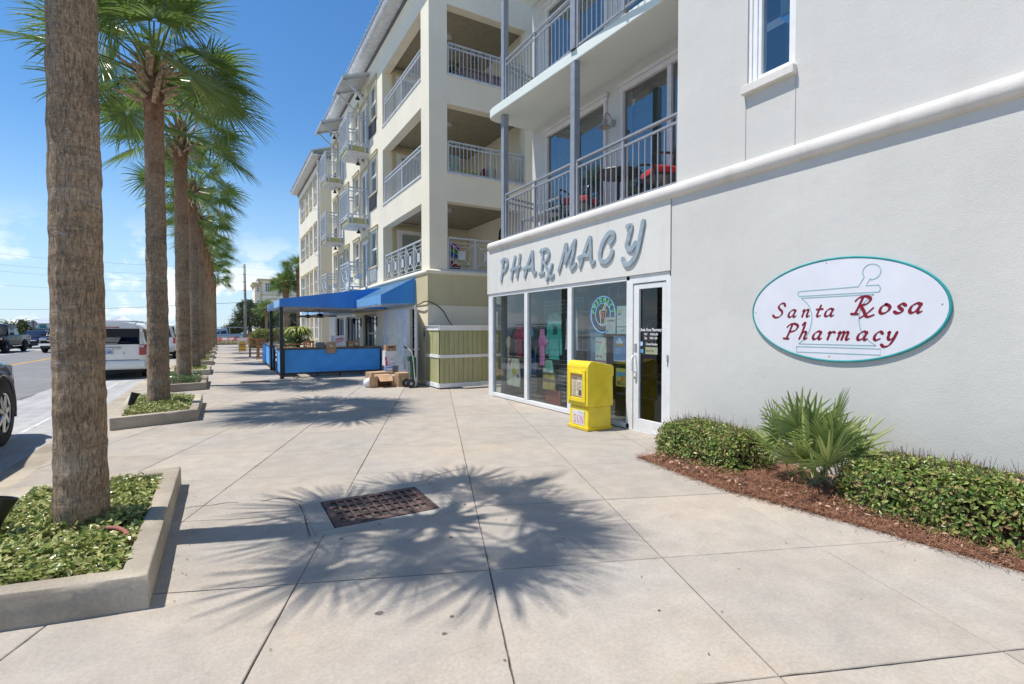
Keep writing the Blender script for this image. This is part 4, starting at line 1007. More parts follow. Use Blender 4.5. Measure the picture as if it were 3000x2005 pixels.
garment('hanging_shirt', 'teal long sleeved shirt hanging behind the middle shop window', 'shirt', LS, 7.95, 1.82, 5.52, cloth((.05, .40, .33)), parts=[('print', [(-.02, -.25), (.12, -.25), (.12, -.42), (-.02, -.42)], cloth((.02, .10, .09)))])
garment('hanging_shirt', 'pale blue long sleeved shirt hanging beside the mullion of the middle shop window', 'shirt', LS, 7.36, 1.92, 5.50, cloth((.52, .62, .66)), sx=.7, parts=[('print', [(.02, -.28), (.10, -.28), (.10, -.36), (.02, -.36)], cloth((.08, .1, .12)))])
garment('hanging_shirt', 'small pink shirt hanging left of the teal shirt', 'shirt', TEE, 8.33, 1.5, 5.50, cloth((.62, .20, .42)), sx=.62)
garment('hanging_shirt', 'faded blue shirt hanging behind the neon sign window', 'shirt', LS, 6.80, 1.62, 5.60, cloth((.18, .30, .38)), sx=.9)
SH_ = [(-.13, 0), (.13, 0), (.19, -.24), (.02, -.25), (0, -.16), (-.02, -.25), (-.19, -.24)]
garment('hanging_shorts', 'green and white beach shorts hung below the teal shirt', 'shorts', SH_, 8.15, .90, 5.52, cloth((.20, .48, .35)), parts=[('hem', [(-.18, -.24), (.18, -.24), (.17, -.19), (-.17, -.19)], cloth((.6, .68, .64)))])
garment('hanging_towel', 'yellow and brown striped beach towel below the green shorts', 'towel', [(-.20, 0), (.20, 0), (.22, -.34), (-.22, -.34)], 8.15, .66, 5.54, cloth((.55, .40, .10)), parts=[('stripe', [(-.2, -.13), (.2, -.13), (.2, -.19), (-.2, -.19)], cloth((.18, .14, .10)))])
garment('stacked_boxes', 'red boxes stacked on the floor behind the middle shop window', 'boxes', [(-.25, 0), (.25, 0), (.26, -.30), (-.26, -.30)], 8.1, .31, 5.60, cloth((.40, .08, .06)))
garment('beach_bag', 'white flower print beach bag in the far left shop window', 'bag', [(-.24, 0), (.24, 0), (.30, -.42), (.27, -.60), (-.27, -.60), (-.30, -.42)], 9.50, .86, 5.52, cloth((.62, .58, .46)),
        parts=[('flower', [(.05 + .09 * math.cos(a * PI / 4), -.28 + .09 * math.sin(a * PI / 4)) for a in range(8)], cloth((.6, .48, .05))), ('flower', [(.20 + .05 * math.cos(a * PI / 4), -.36 + .05 * math.sin(a * PI / 4)) for a in range(8)], cloth((.5, .08, .18))), ('flower', [(-.16 + .05 * math.cos(a * PI / 4), -.10 + .05 * math.sin(a * PI / 4)) for a in range(8)], cloth((.5, .2, .2)))])
garment('hanging_shirt', 'dark red shirt hanging in the far left shop window', 'shirt', TEE, 9.30, 1.62, 5.55, cloth((.30, .03, .07)), sx=.8)
garment('hanging_shirt', 'bright blue shirt hanging at right in the far left shop window', 'shirt', TEE, 8.92, 1.66, 5.55, cloth((.04, .28, .45)), sx=.7)
garment('beach_paddle', 'wooden beach paddle standing in the far left shop window', 'paddle', [(-.08, 0), (.0, .05), (.08, 0), (.09, -.12), (.03, -.22), (.03, -.40), (-.03, -.40), (-.03, -.22), (-.09, -.12)], 9.62, 1.30, 5.46, cloth((.48, .38, .24)))
garment('boogie_board', 'dark blue bodyboard leaning in the far left shop window', 'board', [(-.2, 0), (.2, 0), (.24, -.35), (.2, -.46), (-.2, -.46), (-.24, -.35)], 8.95, 1.05, 5.62, cloth((.02, .08, .22)))

# shelves deeper in the shop
for x, y0, y1, lab in ((7.3, 8.9, 9.8, 'white shop shelf with coloured goods far behind the left window'), (7.4, 6.2, 8.3, 'long white shop shelf with coloured goods behind the clothes display'), (7.2, 4.7, 5.9, 'white shop shelf with goods behind the door')):
    t = thing('shop_shelf', lab, 'shelf', (x, y0, 0)); r = random.Random(int(y0 * 10))
    for z in (.1, .55, 1.0, 1.45, 1.9): mb = MB(); mb.box(x, x + .4, y0, y1, z, z + .03); mk('shelf_board', mb, MT['white_dirty'], t)
    for z in (.13, .58, 1.03, 1.48):
        y = y0 + .03
        while y < y1 - .15:
            w_ = r.uniform(.08, .2); mb = MB(); mb.box(x + r.uniform(.0, .08), x + .3, y, y + w_, z, z + r.uniform(.14, .36)); mk('package', mb, plain(r.choice(((.5, .1, .1), (.1, .3, .5), (.6, .5, .1), (.6, .6, .6), (.1, .4, .25), (.5, .25, .4)))), t); y += w_ + r.uniform(.01, .08)
# ================================================================== PLANTS AT THE WALL
def leafbatch(mb, pts, size, r, curl=.25, n6=False, ndir=None):
    for p, nrm in pts:
        nrm = (Vector(nrm) + Vector((r.gauss(0, .55), r.gauss(0, .55), r.gauss(0, .55)))).normalized()
        t = nrm.cross(Vector((r.gauss(0, 1), r.gauss(0, 1), r.gauss(0, 1))))
        if t.length < 1e-3: continue
        t.normalize(); b = nrm.cross(t); L = size * r.uniform(.65, 1.3); W = L * r.uniform(.42, .6)
        p = Vector(p)
        if n6:
            m1 = p + t * L * .35 - nrm * L * .03; m2 = p + t * L * .72 - nrm * L * curl * .25; tip = p + t * L - nrm * L * curl * .6
            mb.add([p, m1 + b * W * .42 + nrm * W * .16, m1, m1 - b * W * .42 + nrm * W * .16, m2 + b * W * .36 + nrm * W * .14, m2, m2 - b * W * .36 + nrm * W * .14, tip],
                   [(0, 2, 1), (0, 3, 2), (1, 2, 5, 4), (2, 3, 6, 5), (4, 5, 7), (5, 6, 7)])
        else:
            m1 = p + t * L * .5; tip = p + t * L - nrm * L * curl * .5
            mb.add([p, m1 + b * W * .5 + nrm * W * .15, tip, m1 - b * W * .5 + nrm * W * .15], [(0, 1, 2), (0, 2, 3)])
def hedge_shape(u, v, n): return n
def shrub_hedge(label, x0, x1, y0, y1, h, nleaf, size, seed, n6=True, name='clipped_hedge', m='hedge'):
    r = random.Random(seed)
    t = thing(name, label, 'hedge', ((x0 + x1) / 2, (y0 + y1) / 2, 0))
    cx, cy = (x0 + x1) / 2, (y0 + y1) / 2; ax, ay = (x1 - x0) / 2, (y1 - y0) / 2
    def surf():
        # superellipsoid-like clipped box with a lumpy skin
        while True:
            f = r.random()
            if f < .42: d = Vector((r.uniform(-1, 1), r.uniform(-1, 1), 1)); nn = Vector((0, 0, 1))
            elif f < .70: d = Vector((-1, r.uniform(-1, 1), r.uniform(.02, 1))); nn = Vector((-1, 0, .25))
            elif f < .88: d = Vector((r.uniform(-1, 1), r.choice((-1, 1)), r.uniform(.02, 1))); nn = Vector((0, d.y, .25))
            else: d = Vector((1, r.uniform(-1, 1), r.uniform(.1, 1))); nn = Vector((1, 0, .3))
            k = (abs(d.x) ** 5 + abs(d.y) ** 5 + max(0, d.z) ** 5) ** (1 / 5)
            d = d / k
            q = Vector((cx + d.x * ax, cy + d.y * ay, d.z * h))
            l = noise.noise(q * 3.1) * .5 + noise.noise(q * 7.0) * .3
            ins = 1 - abs(r.gauss(0, .09)) + l * .10
            dens = noise.noise(q * 5.3 + Vector((3, 1, 0)))
            if dens < -.28 and r.random() < .6: continue
            return Vector((cx + d.x * ax * ins, cy + d.y * ay * ins, max(.02, d.z * h * (1 + l * .12) * (1 - abs(r.gauss(0, .05)))))), nn
    mb = MB(); leafbatch(mb, [surf() for _ in range(nleaf)], size, r, n6=n6)
    tag(mk('foliage', mb, MT[m], t, norm=False), kind='stuff')
    mb = MB()                                               # bare twigs poking out
    for _ in range(int(nleaf / 8)):
        p, nn = surf(); q = p + (nn + Vector((r.gauss(0, .5), r.gauss(0, .5), r.gauss(.2, .4)))) * r.uniform(.02, .075)
        s_ = Vector((cx + (p.x - cx) * .5, cy + (p.y - cy) * .8, p.z * .4))
        mb.tube([s_, p * .7 + s_ * .3, q], [.004, .003, .0012], 3, caps=False)
    tag(mk('twigs', mb, MT['twig'], t), kind='stuff')
    return t
shrub_hedge('green clipped hedge between the shop door and the fan palm', 4.38, 5.06, 3.12, 4.34, .44, 9200, .039, 11)
shrub_hedge('larger clipped hedge on the pine straw at the right edge, below the oval sign', 4.42, 5.12, .35, 2.36, .46, 16000, .042, 12)
# bed of pine straw
mb = MB(); nx, ny = 10, 60; edge = [(4.19, 4.20), (4.10, 3.6), (4.07, 3.01), (4.16, 2.4), (4.21, 1.78), (4.27, 1.08), (4.32, 0.2), (4.35, -3.0)]
def edge_x(y):
    for (xa, ya), (xb, yb) in zip(edge, edge[1:]):
        if yb <= y <= ya: return xa + (xb - xa) * (ya - y) / (ya - yb)
    return edge[0][0] if y > edge[0][1] else edge[-1][0]
rings = []
for i in range(ny + 1):
    y = 4.36 - i * (4.36 + 3) / ny; e = edge_x(y) + .02 * noise.noise(Vector((0, y * 4, 0))); ring = []
    for j in range(nx + 1):
        t_ = j / nx; x = e + (XW + .02 - e) * t_
        ring.append(Vector((x, y, .0008 + .05 * min(1, t_ * 4) * min(1, i / 3) + .025 * noise.noise(Vector((x * 5, y * 5, 0))) * min(1, t_ * 5))))
    rings.append(ring)
mb.loft(rings, caps=False, ringclosed=False)
bed = tag(mk('planting_bed', mb, MT['mulch'], smooth=True, norm=False), kind='structure')
mb = MB(); r = random.Random(5)
for _ in range(11000):
    y = r.uniform(-.3, 4.34) if r.random() < .85 else r.uniform(2.2, 3.2); e = edge_x(y); x = e + abs(r.gauss(0, .45)) if r.random() > .22 else e + r.gauss(.0, .035)
    if x > 5.22: continue
    a = r.uniform(0, PI * 2); L = r.uniform(.04, .13); dz = r.uniform(.0, .03)
    z0 = .004 + .075 * min(1, max(0, (x - e)) * 4) + r.uniform(0, .018); p = Vector((x, y, z0)); d = Vector((math.cos(a) * L, math.sin(a) * L, dz)); n = Vector((-d.y, d.x, 0)).normalized() * .0016
    m_ = p + d * .5 + Vector((r.gauss(0, .008), r.gauss(0, .008), .006))
    mb.add([p - n, p + n, m_ + n, m_ - n, p + d], [(0, 1, 2, 3), (3, 2, 4)])
tag(mk('pine_straw', mb, MT['straw'], norm=False), 'reddish pine straw covering the planting bed along the wall', 'pine straw', kind='stuff')
mb = MB(); r = random.Random(8)                             # dead leaves and chips
leafbatch(mb, [((edge_x(y) + abs(r.gauss(.05, .3)), y, .075), (0, 0, 1)) for y in [r.uniform(0, 4.2) for _ in range(260)]], .045, r, n6=True)
tag(mk('fallen_leaves', mb, leaf_mat('fallen leaf', [(.30, .13, .07), (.42, .26, .15), (.5, .36, .26)], .8, .1), norm=False), 'dry fallen leaves lying on the pine straw bed', 'leaves', kind='stuff')

# ---------------------------------------------------------------- fans (palmetto and palms share the builder)
def fan(mb, M, Rr, nseg, span, seed, droop, split=.45, fold=.35, tipdroop=.3, width=1.0, costa=.0):
    """costapalmate blade; M places hastula with x forward, z up; droop pulls tips down in world z"""
    r = random.Random(seed); G = Vector((0, 0, -1))
    for i in range(nseg):
        a = -span / 2 + span * (i + .5) / nseg
        L = Rr * (.80 + .20 * math.cos(a * .8)) * r.uniform(.9, 1.06); da = span / nseg
        base = Vector((costa * max(0, math.cos(a * .5)), 0, 0))
        d0 = Vector((math.cos(a), math.sin(a), 0)); s0 = Vector((-math.sin(a), math.cos(a), 0)); up = Vector((0, 0, 1))
        bend = tipdroop * r.uniform(.4, 1.5); tw = r.gauss(0, .10)
        rows = []
        for t, wf in ((.04, .06), (split, 1.0), (.5 + split * .5, .72), (.90, .36), (1.0, 0)):
            wv = width * (split * L * da * .5) * wf if t > .1 else .004
            dz = -abs(math.sin(a)) ** 2 * .10 * t - .25 * fold * 0
            c = base + d0 * (t * L) + up * (L * (.10 * t - .22 * abs(a / span) * t)) + s0 * (tw * L * max(0, t - split))
            f_ = wv * fold * (1 if t < .95 else 0)
            rows.append([c + s0 * wv, c - up * f_ * 1.2, c - s0 * wv] if wf > 0 else [c])
        o = len(mb.v); k = 0
        for q, row in enumerate(rows):
            t = (.04, split, .5 + split * .5, .90, 1.0)[q]
            for p in row:
                wp = M @ p; wp = wp + G * (droop * Rr * (t ** 2.2) + bend * Rr * max(0, t - split) ** 2 * 2.2)
                mb.v.append(wp)
        for q in range(3):
            b_ = o + q * 3
            mb.f += [(b_, b_ + 1, b_ + 4, b_ + 3), (b_ + 1, b_ + 2, b_ + 5, b_ + 4)]
        b_ = o + 9; mb.f += [(b_, b_ + 1, b_ + 3), (b_ + 1, b_ + 2, b_ + 3)]
def fan_matrix(pos, az, pitch, roll=0.0):
    return Matrix.Translation(pos) @ Matrix.Rotation(az, 4, 'Z') @ Matrix.Rotation(-pitch, 4, 'Y') @ Matrix.Rotation(roll, 4, 'X')
PMT = thing('fan_palm_shrub', 'spiky green dwarf fan palm standing between the two clipped hedges', 'fan palm', (4.72, 2.58, 0))
r = random.Random(21)
for i in range(23):
    az = i * 2.399 + r.gauss(0, .2); k = i / 23; tilt = R(84 - 44 * k + r.gauss(0, 6)); Ls = r.uniform(.34, .54) * (1.12 - .45 * k) ; b = Vector((4.72 + r.gauss(0, .05), 2.58 + r.gauss(0, .08), .06))
    d = Vector((math.cos(az) * math.cos(tilt), math.sin(az) * math.cos(tilt), math.sin(tilt)))
    if b.x + d.x * (Ls + .38) > 5.2: d.x *= -.5; az = math.atan2(d.y, d.x)
    p = b + d * Ls
    mb = MB(); mb.tube([b, b + d * Ls * .5, p], [.007, .005, .004], 5); fan(mb, fan_matrix(p, az, tilt + R(r.uniform(-20, 12)), r.gauss(0, .3)), r.uniform(.33, .45), 20, R(r.uniform(180, 225)), 100 + i, .02, split=.38, fold=.5, tipdroop=.04, width=1.05)
    mk('fan_leaf', mb, MT['palmetto'], PMT, norm=False)
mb = MB()
for i in range(5): mb.tube([(4.72 + r.gauss(0, .06), 2.58 + r.gauss(0, .08), 0), (4.72 + r.gauss(0, .05), 2.58 + r.gauss(0, .07), .18)], [.035, .025], 8)
mk('stem', mb, MT['boot'], PMT)

# ================================================================== PLANTERS, GROUND COVER, PALMS
PL_Y = [(3.28, 5.77, 4.53), (9.72, 12.0, 10.98), (14.63, 16.9, 15.8), (19.34, 21.7, 20.6), (24.6, 27.0, 25.8), (29.9, 32.2, 31.0), (35.3, 37.6, 36.5), (41.2, 43.5, 42.4), (47.6, 49.8, 48.6)]
PL_X = [-.865, -1.0, -.89, -.83, -.80, -.755, -.72, -.63, -.54]
TRK_H = [5.15, 5.50, 6.02, 5.82, 5.90, 5.72, 5.80, 5.75, 5.2]
ORD = ['nearest', 'second', 'third', 'fourth', 'fifth', 'sixth', 'seventh', 'eighth', 'farthest']
def planter(k, y0, y1):
    t = thing('concrete_planter', '%s concrete kerb planter along the pavement%s' % (ORD[k], ', at the lower left' if k == 0 else ', beyond the big trunk' if k == 1 else ''), 'planter', (-.95, (y0 + y1) / 2, 0), group='kerb planters round the street palms')
    r = random.Random(k); h = .185; tw = .135
    xa, xb = -1.56, -.36
    if k == 0: outer = [(-1.50, y0 + .22), (xb, y0), (xb, y1), (-1.50, y1 - .10)]
    else: outer = [(-1.46, y0 - .35), (xb, y0), (xb, y1), (-1.62, y1 + .4)]
    cx = sum(p[0] for p in outer) / 4; cy = sum(p[1] for p in outer) / 4
    def off(poly, d):
        o = []; n = len(poly)
        for i in range(n):
            p0, p1, p2 = Vector(poly[i - 1]), Vector(poly[i]), Vector(poly[(i + 1) % n])
            n1 = Vector((-(p1 - p0).normalized().y, (p1 - p0).normalized().x)); n2 = Vector((-(p2 - p1).normalized().y, (p2 - p1).normalized().x))
            b = (n1 + n2).normalized(); o.append(p1 + b * d / max(.3, b.dot(n1)))
        return o
    inner = off(outer, tw)
    sub = 14; ro = []
    def dens(poly):
        o = []
        for i in range(4):
            a, b = Vector(poly[i]), Vector(poly[(i + 1) % 4])
            o += [a + (b - a) * j / sub for j in range(sub)]
        return o
    O, I = dens(outer), dens(inner); n = len(O)
    jit = lambda p, z, s: Vector((p.x + s * noise.noise(Vector((p.x * 6, p.y * 6, z * 9 + k))), p.y + s * noise.noise(Vector((p.y * 6, p.x * 6, 7 + z * 9))), z + s * .7 * noise.noise(Vector((p.x * 4, p.y * 4, 3)))))
    cen = Vector((cx, cy))
    rings = [[jit(p, -.05, .0) for p in O], [jit(p, h - .03, .006) for p in O], [jit(p + (cen - p).normalized() * .010, h - .006, .005) for p in O], [jit(p + (cen - p).normalized() * .030, h, .004) for p in O],
             [jit(p - (cen - p).normalized() * .02, h, .004) for p in I], [jit(p, h - .02, .003) for p in I], [jit(p, .03, 0) for p in I]]
    mb = MB(); mb.loft(rings, caps=False); mk('kerb_wall', mb, MT['kerb'], t, smooth=50)
    mb = MB(); mb.add([(p.x, p.y, h - .07) for p in inner], [(0, 1, 2, 3)]); mk('soil', mb, MT['soil'], t)
    # ground cover
    nl = (9500, 3000, 1700, 900, 600, 500, 400, 300, 300)[k]; size = .046 if k == 0 else .05 if k < 3 else .08
    mb = MB(); pts = []
    xs0, xs1 = min(p.x for p in inner), max(p.x for p in inner); ys0, ys1 = min(p.y for p in inner), max(p.y for p in inner)
    def inside(x, y):
        for i in range(4):
            a, b = inner[i], inner[(i + 1) % 4]
            if (b.x - a.x) * (y - a.y) - (b.y - a.y) * (x - a.x) < .012: return False
        return True
    while len(pts) < nl:
        x, y = r.uniform(xs0, xs1), r.uniform(ys0, ys1)
        if not inside(x, y): continue
        dn = noise.noise(Vector((x * 3.2, y * 3.2, k * 5)))
        if dn < -.22 and r.random() < (.65 if k == 0 else .3): continue
        top = .04 + .05 * (dn + .4) + (.14 if k == 2 else .05 if k == 1 else .01 + .04 * max(0, noise.noise(Vector((x * 1.5, y * 1.5, 9)))))
        pts.append(((x, y, h - .065 + top * (1 - r.random() ** 2 * .9)), (0, 0, 1)))
    leafbatch(mb, pts, size, r, n6=(k < 2))
    tag(mk('ground_cover', mb, MT['cover'] if k == 0 else MT['cover_dark'] if k == 2 else MT['cover'], norm=False), 'low leafy ground cover filling the %s kerb planter' % ORD[k], 'ground cover', kind='stuff')
    return t
for k, (y0, y1, yc) in enumerate(PL_Y): planter(k, y0, y1)

def trunk_mb(h, r0, r1, nz_, na, seed, amp=.0075, lean=(0, 0)):
    mb = MB(); rings = []; sd = Vector((seed * 3.7, seed * 1.3, 0))
    for i in range(nz_ + 1):
        t = i / nz_; z = t * h - .06; rr = r1 + (r0 - r1) * (1 - t) ** 1.2 + .10 * r0 * math.exp(-z / .16)
        ring = []
        for j in range(na):
            a = 2 * PI * j / na; c, s_ = math.cos(a), math.sin(a); q = Vector((c * .6, s_ * .6, z)) + sd
            ringband = noise.noise(Vector((c * .35, s_ * .35, z * 5.5)) + sd); st = noise.noise(Vector((c * 1.3, s_ * 1.3, z * 13)) + sd)
            v = amp * (ringband * .9 + st * .8 + noise.noise(Vector((c * 5, s_ * 5, z * 1.6)) + sd) * .8 + max(0, noise.noise(Vector((c * 2.2, s_ * 2.2, z * 9)) + sd) - .2) * 1.6)
            bulge = 1 + .05 * noise.noise(Vector((0, seed, z * .7)))
            ring.append(Vector((lean[0] * t * t * h + c * (rr * bulge + v), lean[1] * t * t * h + s_ * (rr * bulge + v), z)))
        rings.append(ring)
    mb.loft(rings, caps=False); return mb
# frond meshes, shared: blade + petiole for five pitches and three seeds
FR = {}
for ci, (pitch, dr_, td, pl_) in enumerate(((74, .02, .03, .66), (52, .03, .06, .78), (26, .05, .09, .86), (2, .07, .12, .84), (-30, .10, .18, .62))):
    for s_ in range(3):
        r = random.Random(ci * 10 + s_); L = pl_ * r.uniform(.92, 1.08); pt = R(pitch)
        d = Vector((math.cos(pt), 0, math.sin(pt))); sag = .12 * L * (1 if pitch < 60 else .3)
        pts = [d * (L * q) + Vector((0, 0, -sag * q * q)) for q in (0, .33, .66, 1)]
        tip = pts[-1]; dd = (pts[-1] - pts[-2]).normalized(); pb = math.asin(max(-1, min(1, dd.z)))
        mb = MB(); mb.tube(pts, [.026, .017, .013, .010], 5)
        fan(mb, fan_matrix(tip, 0, pb - R(r.uniform(6, 20) if ci < 1 else r.uniform(10, 42)), r.gauss(0, .45)), r.uniform(.80, .92), 44, R(r.uniform(250, 285)), ci * 31 + s_, dr_, split=.36, fold=.55, tipdroop=td, width=.98, costa=.16)
        FR[(ci, s_)] = mesh_of(mb, 'frond', MT['frond'], norm=False)
def boot_mesh(seed):
    r = random.Random(seed); mb = MB(); n = 5; rings = []
    L = r.uniform(.22, .40)
    for i in range(n + 1):
        t = i / n; w_ = .042 * (1 - .35 * t); th = .010 * (1 - .4 * t); x = .02 + t * L * .62; z = t * L * .72
        rings.append([Vector((x - th, -w_, z)), Vector((x + th * .4, -w_ * .9, z - .01)), Vector((x + th * 1.4, 0, z - .016)), Vector((x + th * .4, w_ * .9, z - .01)), Vector((x - th, w_, z)), Vector((x - th * .3, 0, z + .006))])
    mb.loft(rings); return mesh_of(mb, 'leaf_boot', MT['boot'], smooth=40)
BOOT = [boot_mesh(s_) for s_ in range(4)]
def palm(k, x, y, h, r0, r1, seed, label, nfr=36, boots=34, scale=1.0, detail=(60, 40), group='cabbage palms along the pavement', lean=(0, 0), low=4):
    r = random.Random(seed)
    t = thing('palm_tree', label, 'palm tree', (x, y, .10), group=group)
    me = mesh_of(trunk_mb(h - .1, r0, r1, detail[0], detail[1], seed, lean=lean), 'trunk', MT['bark'], smooth=True); place(me, 'trunk', t)
    top = Vector((lean[0] * h * 1.0, lean[1] * h * 1.0, h - .1)); hb = .75 * scale
    mb = MB()                                               # sheathed neck under the boots
    mb.lathe([(r1 * 1.0, -.45), (r1 * 1.06, -.1), (r1 * 1.15, .05), (r1 * 1.05, hb * .5), (r1 * .75, hb), (.02, hb + .25)], top, 18)
    me = mesh_of(mb, 'sheath', MT['boot_red'], smooth=True); place(me, 'sheath', t)
    for i in range(boots):
        f = i / max(1, boots - 1); az = i * 2.399 + r.gauss(0, .12); rb = r1 * (1.2 - .35 * f)
        o = place(BOOT[i % 4], 'leaf_boot', t, top + Vector((rb * math.cos(az), rb * math.sin(az), -.06 + f * hb * .82)), (r.gauss(0, .30), R(22 - 26 * f) + r.gauss(0, .16), az + r.gauss(0, .35)), ((.78 + .25 * r.random()) * scale,) * 3)
    cz = top + Vector((0, 0, hb * .9))
    for i in range(nfr):
        f = (i + .5) / nfr; az = i * 2.39996 + r.gauss(0, .15)
        ci = 0 if f < .14 else 1 if f < .36 else 2 if f < .68 else 3 if f < .93 else 4
        ci = min(ci, low)
        s_ = scale * r.uniform(.9, 1.1)
        place(FR[(ci, i % 3)], 'frond', t, cz + Vector((.07 * math.cos(az), .07 * math.sin(az), -.35 * f * scale)), (r.gauss(0, .10), r.gauss(0, .10), az), (s_, s_, s_))
    return t
LB = ['palm tree whose thick near trunk stands at the left, crown out of view', 'second palm tree with full green crown beside the small black lamp', 'third palm tree, just behind the second one']
for k in range(9):
    lb = LB[k] if k < 3 else '%s palm tree along the pavement, in the %s kerb planter' % (ORD[k], ORD[k])
    palm(k, PL_X[k], PL_Y[k][2], TRK_H[k], (.155, .172, .165, .16, .16, .16, .16, .16, .16)[k], (.128, .142, .15, .14, .14, .14, .15, .15, .15)[k], 40 + k, lb,
         low=3, nfr=(17, 32, 28, 26, 26, 26, 26, 26, 26)[k], boots=(16, 52, 46, 30, 20, 16, 12, 10, 10)[k], scale=(.88, 1.12, 1.08, 1.0, .95, .95, .95, .95, .95)[k],
         detail=((330, 110), (160, 64), (110, 48), (60, 28), (50, 24), (40, 20), (40, 16), (30, 16), (30, 16))[k])
# uplights
def uplight(label, x, y, z, az, tilt, s_=1.0):
    t = thing('garden_spotlight', label, 'spotlight', (x, y, z))
    M = Matrix.Translation((x, y, z)) @ Matrix.Rotation(az, 4, 'Z') @ Matrix.Rotation(tilt, 4, 'Y')
    mb = MB(); mb.lathe([(.001, -.02), (.045, -.02), (.052, .03), (.056, .10), (.062, .22), (.064, .235), (.060, .235), (.055, .215), (.05, .05), (.001, .05)], (0, 0, 0), 24)
    for v in mb.v: v.x += (v.z * .35 if v.z > .2 and v.x > 0 else 0) * .3
    mb.v = [M @ (v * s_) for v in mb.v]; mk('hood', mb, plain((.010, .014, .012), .35), t, smooth=45)
    mb = MB(); mb.lathe([(.001, .052), (.049, .052)], (0, 0, 0), 20); mb.v = [M @ (v * s_) for v in mb.v]; mk('lens', mb, MT['glass_car'], t)
    mb = MB(); mb.tube([(x, y, z - .14), (x, y, z)], .012, 8); mk('stake', mb, plain((.010, .014, .012), .35), t)
uplight('black tubular garden spotlight in the nearest planter, at the left edge', -1.30, 4.42, .215, R(25), R(18), .88)
uplight('small black garden spotlight by the second palm trunk', -1.35, 10.5, .24, R(10), R(18), .85)
mb = MB(); mb.tube(cr([(-.72, 4.16, .20), (-.62, 4.08, .215), (-.55, 3.98, .21), (-.52, 3.85, .19)], 6), .014, 8)
tag(mk('irrigation_hose', mb, plain((.28, .10, .07), .7), smooth=True), 'short reddish brown irrigation hose in the ground cover of the nearest planter', 'hose')

# ================================================================== CREAM APARTMENT BUILDING
XF = 4.85; YF = 12.85
AB = thing('apartment_building', 'cream stucco apartment building with open corner loggias and a restaurant below', 'building', (XF, 19.0, 0))
FL = [(3.10, 5.0), (5.78, 7.64), (8.43, 10.30)]
WIN = [(18.05, 19.13), (20.78, 21.72), (22.62, 23.50), (25.14, 26.02)]
DOR = [(19.24, 20.52), (23.78, 24.92)]
winz = [(3.80, 5.10), (6.46, 7.76), (9.10, 10.40)]; dorz = [(3.02, 4.95), (5.68, 7.63), (8.34, 10.18)]
us = sorted({12.85, 13.47, 17.32, 26.6, *[a for p in WIN + DOR for a in p]}); vs = sorted({3.05, 11.36, *[z for p in FL + winz + dorz for z in p]})
def ff(u, v):
    if 13.47 < u < 17.32: return not any(a < v < b for a, b in FL)
    for a, b in WIN:
        if a < u < b: return not any(p < v < q for p, q in winz)
    for a, b in DOR:
        if a < u < b: return not any(p < v < q for p, q in dorz)
    return True
mb = MB(); mb.wall(us, vs, ff, lambda u, v, d: Vector((XF + d, u, v)), 0.28); mk('street_wall', mb, MT['cream'], AB)
us = [XF + .281, 5.37, 7.86, 12.0]
mb = MB(); mb.wall(us, [3.05] + [z for p in FL for z in p] + [11.36], lambda u, v: not (5.37 < u < 7.86 and any(a < v < b for a, b in FL)), lambda u, v, d: Vector((u, YF + d, v)), 0.28); mk('side_wall', mb, MT['cream'], AB)
# loggia rooms: floor, ceiling, back walls
for k, (z0, z1) in enumerate(FL):
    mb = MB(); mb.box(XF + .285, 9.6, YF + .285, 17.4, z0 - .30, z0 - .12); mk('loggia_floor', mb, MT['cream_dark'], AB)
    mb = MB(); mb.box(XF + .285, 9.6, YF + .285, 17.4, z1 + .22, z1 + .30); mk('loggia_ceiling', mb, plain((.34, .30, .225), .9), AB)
    mb = MB(); mb.box(8.05, 8.2, YF + .285, 17.3, z0 - .12, z1 + .22); mb.box(XF + .285, 8.05, 17.3, 17.42, z0 - .12, z1 + .22); mk('loggia_wall', mb, MT['cream'], AB)
    fr = bars((5.30, 5.42, 17.2, 17.295, z0 - .11, z1 - .05), (6.95, 7.07, 17.2, 17.295, z0 - .11, z1 - .05), (5.42, 6.95, 17.2, 17.295, z1 - .17, z1 - .05), (6.14, 6.24, 17.21, 17.29, z0 - .11, z1 - .17), (5.42, 5.50, 17.22, 17.29, z0 - .11, z1 - .17))
    o = mk('french_door', fr, MT['white'], AB)
    mb = MB(); mb.box(5.5, 6.14, 17.25, 17.27, z0, z1 - .2); mb.box(6.24, 6.95, 17.25, 17.27, z0, z1 - .2); mk('blind', mb, plain((.28, .32, .29), .5), o)
    tb = bars((5.16, 7.2, 17.15, 17.298, z1 - .048, z1 + .06), (5.16, 5.298, 17.2, 17.298, z0 - .11, z1 - .05)); mk('door_trim', tb, MT['trim_tan'], AB)
    mb = MB(); mb.lathe([(.001, -.10), (.09, -.08), (.12, -.03), (.12, 0), (.001, 0)], (6.15, 14.55, z1 + .219), 16); mk('ceiling_light', mb, plain((.5, .5, .5), .3), AB, smooth=40)
    if k:
        mb = MB(); mb.box(XF - .025, XF + .12, 13.47, 17.32, z0 - .035, z0 + .012); mb.box(5.37, 7.90, YF - .03, YF + .1, z0 - .035, z0 + .012); mk('ledge', mb, MT['white_dirty'], AB, bev=.006)
        bar_rail(AB, (XF + .06, 17.2), (XF + .06, 13.52), z0 + .04, z0 + .89, .125, MT['rail_light'], posts=(1.84,), rings=True, bw=.016)
        bar_rail(AB, (5.42, YF + .06), (7.84, YF + .06), z0 + .04, z0 + .89, .115, MT['rail_light'], posts=(1.3,), rings=True, bw=.017)
